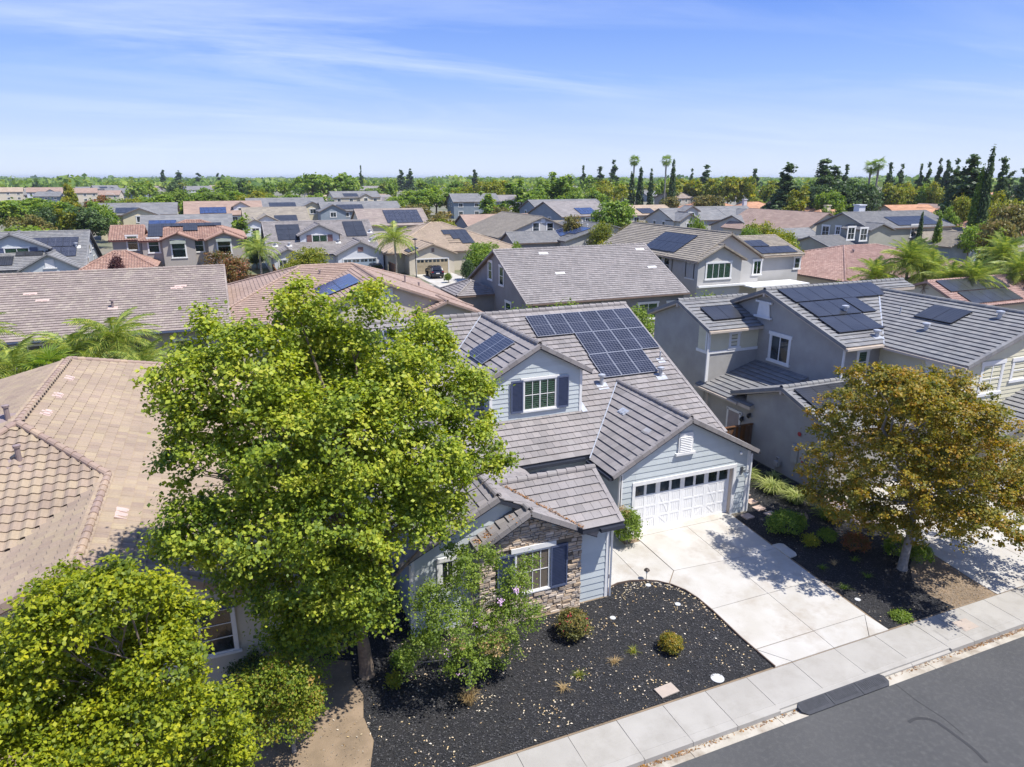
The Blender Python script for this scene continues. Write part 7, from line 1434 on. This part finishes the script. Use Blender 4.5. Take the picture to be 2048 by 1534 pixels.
for px, py, w_, lab in ((1262, 345, 10, 'first cypress from the left, beneath the fan palm'), (1279, 336, 10, 'second cypress from the left in the row of four'), (1300, 342, 9, 'third cypress from the left in the row of four'), (1343, 322, 10, 'tallest cypress right of the second fan palm')): far_tree('cypress', K, px, py, w_, 300, lab, 'cypress row beyond the roofs')
for px, D_, h_, lab, n_ in ((1265, 310, 20.5, 'bushy fan palm above the first cypress', 34), (1328, 310, 20.5, 'tall slim fan palm left of the tallest cypress', 30), (1733, 262, 17.0, 'left of the twin fan palms above the dark trees', 24), (1748, 262, 18.0, 'right of the twin fan palms above the dark trees', 24)):
    d = ray_(px, 400); d = Vector((d.x, d.y, 0)).normalized(); palm(lab, d.x * D_, d.y * D_, h_, 1.7, n_, 'fan_palm', mesh=fanm, tr=.3, lowf=-1.2)
ZN = [(0, 'above the light blue house at left'), (220, 'above the red tiled taupe house'), (380, 'above the orange-brown roof'), (520, 'above the white dormer house'), (690, 'above the largest blue solar array'), (830, 'above the steel-blue house'), (960, 'left of the tall leafy trees'), (1060, 'behind the tall leafy trees'), (1180, 'just left of the fan palms'), (1300, 'just right of the fan palms'), (1400, 'above the orange roofs'), (1540, 'around the dark pine'), (1680, 'around the twin fan palms'), (1800, 'left of the great dark pine'), (1950, 'right of the tallest cypress')]
def zone(px): return [t for p, t in ZN if px >= p or p == 0][-1]
CN = {LF_MID: 'green', LF_DRK: 'dark green', LF_YEL: 'golden-green', LF_OLV: 'olive', LF_MYR: 'lime green'}
for px, py, w_, D_ in ((1165, 338, 11, 480), (1198, 340, 20, 470), (1225, 329, 20, 440), (1408, 338, 24, 420), (1380, 344, 10, 480), (1505, 344, 20, 420), (1686, 337, 17, 360), (1772, 334, 18, 340), (1795, 337, 18, 340), (1833, 336, 12, 345), (1848, 334, 15, 345), (1869, 327, 15, 340), (1885, 327, 17, 340), (1902, 328, 17, 340), (333, 346, 10, 900), (363, 346, 14, 900), (402, 350, 14, 950), (442, 350, 8, 900), (725, 338, 7, 560), (803, 344, 14, 700), (822, 343, 14, 700), (950, 346, 12, 650)):
    far_tree('pine', K, px, py, w_, D_, ('tallest ' if py < 331 else '') + ('wide' if w_ > 15 else 'slim') + ' skyline pine ' + zone(px), 'dark skyline pines ' + zone(px))
for px, py, w_, D_, m_ in ((600, 352, 30, 420, G), (625, 345, 44, 400, G), (655, 352, 34, 410, G), (682, 346, 44, 400, G), (700, 355, 30, 395, G), (572, 362, 26, 430, G), (535, 364, 24, 430, G), (505, 368, 26, 420, G), (785, 362, 24, 380, G), (452, 360, 34, 430, G), (350, 360, 26, 470, K), (300, 362, 44, 450, G), (275, 365, 30, 440, G), (490, 358, 28, 440, K),
    (1330, 358, 36, 335, G), (1358, 354, 36, 330, Yl), (1390, 356, 40, 330, Yl), (1425, 354, 40, 330, Yl), (1455, 350, 44, 325, Yl), (1485, 353, 36, 325, Yl), (1345, 362, 30, 320, Yl), (1548, 358, 36, 330, Yl), (1535, 366, 26, 310, Yl), (1080, 356, 30, 340, G), (1175, 352, 30, 400, G), (905, 362, 32, 380, G), (850, 362, 30, 380, G), (1020, 362, 30, 360, G), (1618, 358, 20, 420, G), (1560, 362, 20, 400, G)):
    far_tree('round', m_, px, py, w_, D_, ('broad ' if w_ > 33 else 'small ') + CN[m_] + ' row tree ' + zone(px), 'tree row ' + zone(px))
cnt = 0
while cnt < 118:
    px = rng.uniform(-60, 2110); D_ = rng.uniform(280, 900); py = 359 + (14 - rng.uniform(6, 13.5)) * FPX / D_; w_ = rng.uniform(6, 11) * FPX / D_; cnt += 1
    if px < 330 and D_ < 700: continue
    m_ = [G, G, G, Yl, LF_MYR, K][int(rng.integers(6))]; dd = 'nearer roofs' if D_ < 430 else 'far roofs' if D_ < 650 else 'farthest roofs'
    far_tree('round' if rng.random() < .85 else 'oval', m_, px, py, w_, D_, 'small ' + CN[m_] + ' tree, ' + dd + ' ' + zone(px), 'small trees among the ' + dd + ' ' + zone(px))
def BASE_LAST(): return [o for o in BASE if o.type == 'EMPTY'][-1]
# far roofs, each a house
for i, (px, py, w_, t_, wl) in enumerate(((15, 384, 16, T_TAN, W_CREAM), (35, 383, 18, T_PINKB, W_LIGHT), (62, 390, 22, T_GREYC, W_LIGHT), (90, 384, 20, T_TERRL, W_WHITE), (100, 393, 20, T_GREYC, W_DBLUE), (125, 386, 18, T_GREY, W_LIGHT), (160, 386, 18, T_TERRL, W_CREAM), (178, 380, 18, T_GREYC, W_WHITE), (200, 390, 22, T_TERRL, W_CREAM), (215, 378, 18, T_GREYC, W_WHITE), (240, 384, 20, T_GREYC, W_DBLUE), (265, 388, 18, T_GREYC, W_DBLUE), (285, 380, 18, T_PINKB, W_LIGHT), (300, 386, 18, T_GREY, W_CREAM), (350, 372, 20, T_TAN, W_CREAM), (400, 380, 18, T_GREYC, W_WHITE), (430, 376, 16, T_TAN, W_CREAM), (475, 370, 18, T_TERRL, W_CREAM),
    (640, 385, 18, T_TERRL, W_CREAM), (670, 388, 20, T_TAN, W_CREAM), (690, 402, 18, T_TAN, W_TAUPE), (715, 395, 22, T_GREYC, W_CREAM), (740, 400, 20, T_TERRL, W_CREAM), (765, 402, 18, T_GREY, W_WHITE), (745, 380, 20, T_GREY, W_WHITE), (770, 376, 18, T_TERRL, W_CREAM), (700, 384, 22, T_TERRL, W_CREAM), (660, 376, 18, T_GREYC, W_LIGHT), (730, 370, 16, T_TERRL, W_CREAM), (1010, 392, 14, T_TERRL, W_CREAM), (1160, 380, 16, T_GREYC, W_WHITE), (1175, 392, 18, T_PINKB, W_CREAM), (1250, 388, 22, T_GREYC, W_LIGHT), (1235, 395, 16, T_TERRL, W_CREAM), (1320, 392, 18, T_GREYC, W_DBLUE), (1355, 388, 20, T_GREYC, W_LIGHT), (1380, 396, 18, T_PINKB, W_TAUPE), (1425, 394, 24, T_GREYC, W_WHITE), (1470, 398, 16, T_GREY, W_LIGHT), (1510, 388, 18, T_PINKB, W_TAUPE), (1525, 398, 22, T_GREYC, W_LIGHT), (1540, 376, 14, T_GREYC, W_WHITE), (1750, 400, 16, T_TERRL, W_LIGHT), (1770, 412, 16, T_ORNG, W_LIGHT), (1905, 396, 14, T_ORNG, W_CREAM), (2010, 398, 14, T_ORNG, W_CREAM), (1830, 412, 20, T_TERRL, W_CREAM), (1620, 372, 22, T_GREYC, W_WHITE), (1600, 380, 16, T_GREYC, W_LIGHT))):
    tn_ = {'grey_tile': 'grey', 'cool_grey_tile': 'cool grey', 'beige_tile': 'beige', 'pinkish_brown_tile': 'pinkish', 'terracotta_tile': 'red', 'faded_terracotta_tile': 'terracotta', 'tan_tile': 'tan', 'orange_tile': 'orange', 'brown_grey_tile': 'brown-grey'}[t_.name]
    fh('far ' + ('two-storey ' if i % 3 == 0 else '') + 'house, ' + tn_ + ' roof, ' + wl.name.split('_')[0] + ' wall' + (', solar' if i % 4 == 1 else '') + ', ' + zone(px), px, py, 3.2 if i % 3 else 5.2, w_, 13, 2.6, t_, wl, gable=((.15, 6, 2, 1.6),) if i % 2 else None, solar=(.3 if i % 4 == 1 else 0), group='small distant houses among the trees', rot=float(rng.uniform(-25, 25))); PXO.append((px, BASE_LAST()))
# woods that run to the horizon, one mass
nC = 2600; V_ = []; tn = []
px_ = rng.uniform(-500, 2500, nC); D_ = 750 * np.exp(rng.random(nC) * 1.9); dirs = np.array([list(ray_(p, 400)) for p in px_]); dirs[:, 2] = 0; dirs = unit(dirs); ctr = dirs * D_[:, None]
hh_ = rng.uniform(5, 12.5, nC) + (rng.random(nC) < .12) * rng.uniform(2, 8, nC); rr_ = rng.uniform(6, 16, nC) * np.sqrt(D_ / 900); per = 22
ci = np.repeat(np.arange(nC), per); d_ = unit(rng.normal(size=(nC * per, 3))); d_[:, 2] = np.abs(d_[:, 2]); P = ctr[ci] + d_ * np.stack([rr_[ci], rr_[ci], hh_[ci] * .55], 1) * rng.uniform(.75, 1.05, (nC * per, 1)); P[:, 2] += hh_[ci] * .42
nn = unit(d_ + rng.normal(size=d_.shape) * .4); a_ = unit(np.cross(nn, rng.normal(size=d_.shape))); b_ = np.cross(nn, a_); s_ = (rr_[ci] * rng.uniform(.16, .34, nC * per))[:, None]
V_ = np.stack([P - a_ * s_, P - b_ * s_ * .8, P + a_ * s_, P + b_ * s_ * .8], 1).reshape(-1, 3)
o = link('distant_woods', np_mesh('distant_woods', V_, nC * per, LF_MID, rng.random(nC * per), rng.random(nC)[ci])); BASE[o] = Vector(); o['kind'] = 'stuff'
# shoots and shrubs behind the ridges
for lab, x, y, rx, rz, m in (('bright green hedge shoots above the solar panel ridge, left', 21.6, 50, 2.0, 1.9, LF_MYR), ('bright green hedge shoots above the solar panel ridge, right', 25.6, 50.5, 2.4, 2.0, LF_MYR), ('thin green shoots before the white-framed window behind', 31.5, 49, 1.6, 1.7, LF_MYR), ('leafy shrub at the corner of the light grey two-storey house', 41, 52, 1.8, 1.7, LF_MYR), ('round shrub below the wide white window', 44.0, 54.5, 1.5, 1.4, LF_YEL), ('small leafy shrub under the patio cover', 52, 52, 1.5, 1.5, LF_YEL), ('grey-green shrub behind the left part of the ridge', 12.5, 47, 1.8, 2.2, LF_OLV), ('thin shrub before the small cream gable', 17.5, 47.5, 1.6, 1.9, LF_OLV), ('shrub by the brown fence left of the terracotta roof', -1.5, 80, 2.0, 1.4, LF_OLV)):
    bush(lab, x, y, 0, rx, rz, m, 150, 16, .09, .28)

by = {}
for px, t in PXO: by.setdefault(t['label'], []).append((px, t))
ORD = ['leftmost', 'second from left', 'third from left', 'fourth from left', 'fifth from left', 'sixth from left', 'seventh from left', 'eighth from left', 'ninth from left']
for lb, L_ in by.items():
    if len(L_) > 1 and len(L_) <= 9:
        for k, (px, t) in enumerate(sorted(L_, key=lambda q: q[0])): t['label'] = lb + ', ' + ORD[k]
# ------------------------------------------------------------------ street lamps, car, far fence, odd bits
def lamp_post(label, x, y, h, cobra=False):
    t = thing('street_lamp', label, 'street lamp', (x, y, 0)); a = MB(); m = mat('dark_post', (.03, .035, .035), .5) if not cobra else mat('pale_post', (.55, .56, .56), .5)
    a.lathe([(.16, 0), (.16, .4), (.08, .6), (.055, h)], (x, y, 0), 10)
    if cobra: a.tube([(x, y, h), (x - .4, y, h + .7), (x - 1.2, y, h + 1.1), (x - 2.2, y, h + 1.15)], .06, 6)
    part('post', a, m, t); b = MB()
    if cobra: b.box(x - 2.9, x - 2.1, y - .15, y + .15, h + 1.08, h + 1.24)
    else: b.lathe([(.07, -.05), (.36, .02), (.38, .12), (.1, .22)], (x, y, h), 12)
    part('lamp_head', b, m, t); return t
p = at(833, 560, 0); lamp_post('dark street lamp post in front of the tan garage door', p.x, p.y, 5.6)
p = at(237, 430, 0); lamp_post('pale curved street lamp above the left tree belt', p.x, p.y, 7.0, True)
CARB = mat('black_car_paint', (.006, .008, .016), .15, (.008, .01, .02), 3, spec=.8); TYRE = mat('tyre', (.012, .012, .012), .85); RIM = mat('wheel_rim', (.35, .35, .36), .3, metal=.8); LAMPR = mat('red_lamp', (.3, .01, .01), .2); CGL = mat('car_glass', (.006, .007, .009), .04, spec=.9)
def car(label, x, y, z, rot, paint, group=None):
    """rear of the car towards -y in its own frame"""
    t = thing('parked_car', label, 'car', (x, y, z), group); b = BASE[t]; W, L = .93, 2.35
    prof = [(-L, .42), (-L - .02, .75), (-L + .05, 1.02), (-L + .42, 1.12), (-L + .75, 1.55), (-.9, 1.68), (.2, 1.66), (.75, 1.52), (1.25, 1.12), (L - .35, 1.0), (L - .02, .8), (L, .45), (L - .15, .3), (-L + .15, .3)]
    bm = bmesh.new(); rows = []
    for s, in_ in ((-1, .12), (-1, 0), (1, 0), (1, .12)):
        row = []
        for yy, zz in prof: taper = .2 * max(0, (zz - 1.0) / .68); row.append(bm.verts.new((s * (W - taper - in_), yy * (1 - in_ * .05), zz if not in_ else zz)))
        rows.append(row)
    n = len(prof)
    for a_, c_ in ((0, 1), (1, 2), (2, 3)):
        for i in range(n): bm.faces.new((rows[a_][i], rows[a_][(i + 1) % n], rows[c_][(i + 1) % n], rows[c_][i]))
    bm.faces.new(rows[0]); bm.faces.new(rows[3][::-1]); bmesh.ops.recalc_face_normals(bm, faces=bm.faces); me = bpy.data.meshes.new('body'); bm.to_mesh(me); bm.free(); me.materials.append(paint)
    o = link('body', me, t); BASE[o] = b; bv = o.modifiers.new('bevel', 'BEVEL'); bv.width = .06; bv.segments = 3; bv.limit_method = 'ANGLE'; bv.angle_limit = .3
    def P_(nm, mb, m): me_ = mb.mesh(nm, m); o_ = link(nm, me_, t); return o_
    g = MB(); g.prism([Vector((-.62, -L + .44, 1.17)), Vector((.62, -L + .44, 1.17)), Vector((.55, -L + .74, 1.53)), Vector((-.55, -L + .74, 1.53))], (0, -.03, .02)); P_('rear_window', g, CGL)
    g = MB(); g.prism([Vector((-.62, 1.22, 1.16)), Vector((.62, 1.22, 1.16)), Vector((.56, .78, 1.5)), Vector((-.56, .78, 1.5))], (0, .03, .02)); P_('windscreen', g, CGL)
    for s in (-1, 1):
        for y0, y1 in ((-1.5, -.75), (-.68, .05), (.12, .85)): g = MB(); g.prism([Vector((s * .86, y0, 1.12)), Vector((s * .86, y1, 1.12)), Vector((s * .77, y1 - .05 - (.12 if y1 > .5 else 0), 1.5)), Vector((s * .77, y0 + .06, 1.5))], (s * .03, 0, 0)); P_('side_window', g, CGL)
        for yy in (-1.45, 1.45):
            w_ = MB(); w_.lathe([(.36, -.11), (.36, .11)], (0, 0, 0), 18); w_.v = [(s * .84 + zz, yy + xx, .36 + y_) for xx, y_, zz in w_.v]; wh = P_('wheel', w_, TYRE)
            r_ = MB(); r_.lathe([(.22, -.12), (.22, .12)], (0, 0, 0), 14); r_.v = [(s * .84 + zz * 1.03, yy + xx, .36 + y_) for xx, y_, zz in r_.v]; ro = link('rim', r_.mesh('rim', RIM), wh)
        l_ = MB(); l_.box(min(s * .6, s * .9), max(s * .6, s * .9), -L - .03, -L + .12, .92, 1.04); P_('tail_light', l_, LAMPR); l_ = MB(); l_.box(min(s * .55, s * .85), max(s * .55, s * .85), L - .2, L - .03, .72, .86); P_('headlight', l_, GLASSD)
        m_ = MB(); m_.box(min(s * .93, s * 1.1), max(s * .93, s * 1.1), .7, .85, 1.05, 1.2); P_('wing_mirror', m_, paint)
    n_ = MB(); n_.box(-.26, .26, -L - .045, -L - .02, .72, .85); P_('number_plate', n_, TRIM); n_ = MB(); n_.box(-.8, .8, -L - .03, -L + .3, .32, .52); P_('bumper', n_, TYRE)
    t.rotation_euler = (0, 0, rot); return t
p = at(870, 557, 0); car('shiny black car parked on the driveway before the tan garage door', p.x + .4, p.y + 1.6, .03, R(-4), CARB)
p = at(757, 552, 0); car('dark car mostly hidden by the terracotta roof near the blue garage door', p.x, p.y + 2, .03, R(-2), CARB)
car('dark vehicle at the right end of the gutter, only its corner and shadow showing', 28.2, 10.75, -.56, R(90), CARB)
# paving of the cul-de-sac behind and far streets
g = MB()
for x0, x1, y0, y1 in ((26, 32, 84, 101.6), (16, 22, 84, 105.9)): g.box(x0, x1, y0, y1, -.05, .02)
struct('far_driveway', g, CONC); g = MB(); g.box(-60, 75, 79, 90, -.1, -.005); g.box(40, 52, 90, 220, -.1, -.004); g.box(-70, 300, 190, 196, -.1, -.003) ; struct('far_road', g, ASPH)
g = MB(); g.box(-60, 25.9, 90.1, 91.5, -.05, .012); g.box(32.1, 39.9, 90.1, 91.5, -.05, .012); struct('far_sidewalk', g, WALK)
fence((6.5, 98), (6.5, 107), 1.8, FENC, 'brown fence beside the white dormer house'); fence((-1.5, 96), (6.4, 96), 1.8, FENC, 'brown fence between the taupe and white houses'); fence((0.3, 60), (2.6, 77), 1.7, FENG, 'fence between the long brown roof and the terracotta roof'); fence((22.9, 100), (22.9, 104), 1.8, FENC, 'dark gate fence left of the tan garage')
g = MB(); g.box(.6, 3.0, 68, 69.6, 2.2, 2.35); g.box(.6, 3.0, 66.5, 66.7, 1.8, 2.0); solo('patio_cover', g, TRIM, 'white slatted patio cover between the long brown roof and terracotta house', 'patio cover', (1.8, 68, 0))

# ------------------------------------------------------------------ the air
hz = bpy.data.materials.new('haze_air'); hz.use_nodes = True; nt = hz.node_tree; nt.nodes.clear()
o_ = nt.nodes.new('ShaderNodeOutputMaterial'); v_ = nt.nodes.new('ShaderNodeVolumePrincipled'); v_.inputs['Color'].default_value = (.8, .88, 1, 1); v_.inputs['Density'].default_value = .0001; v_.inputs['Anisotropy'].default_value = .2
nt.links.new(v_.outputs[0], o_.inputs['Volume'])
o = link('haze', MB().box(-9600, 9600, -9600, 14600, -2, 30).mesh('haze', hz)); o['kind'] = 'stuff'
scn.cycles.volume_bounces = 0
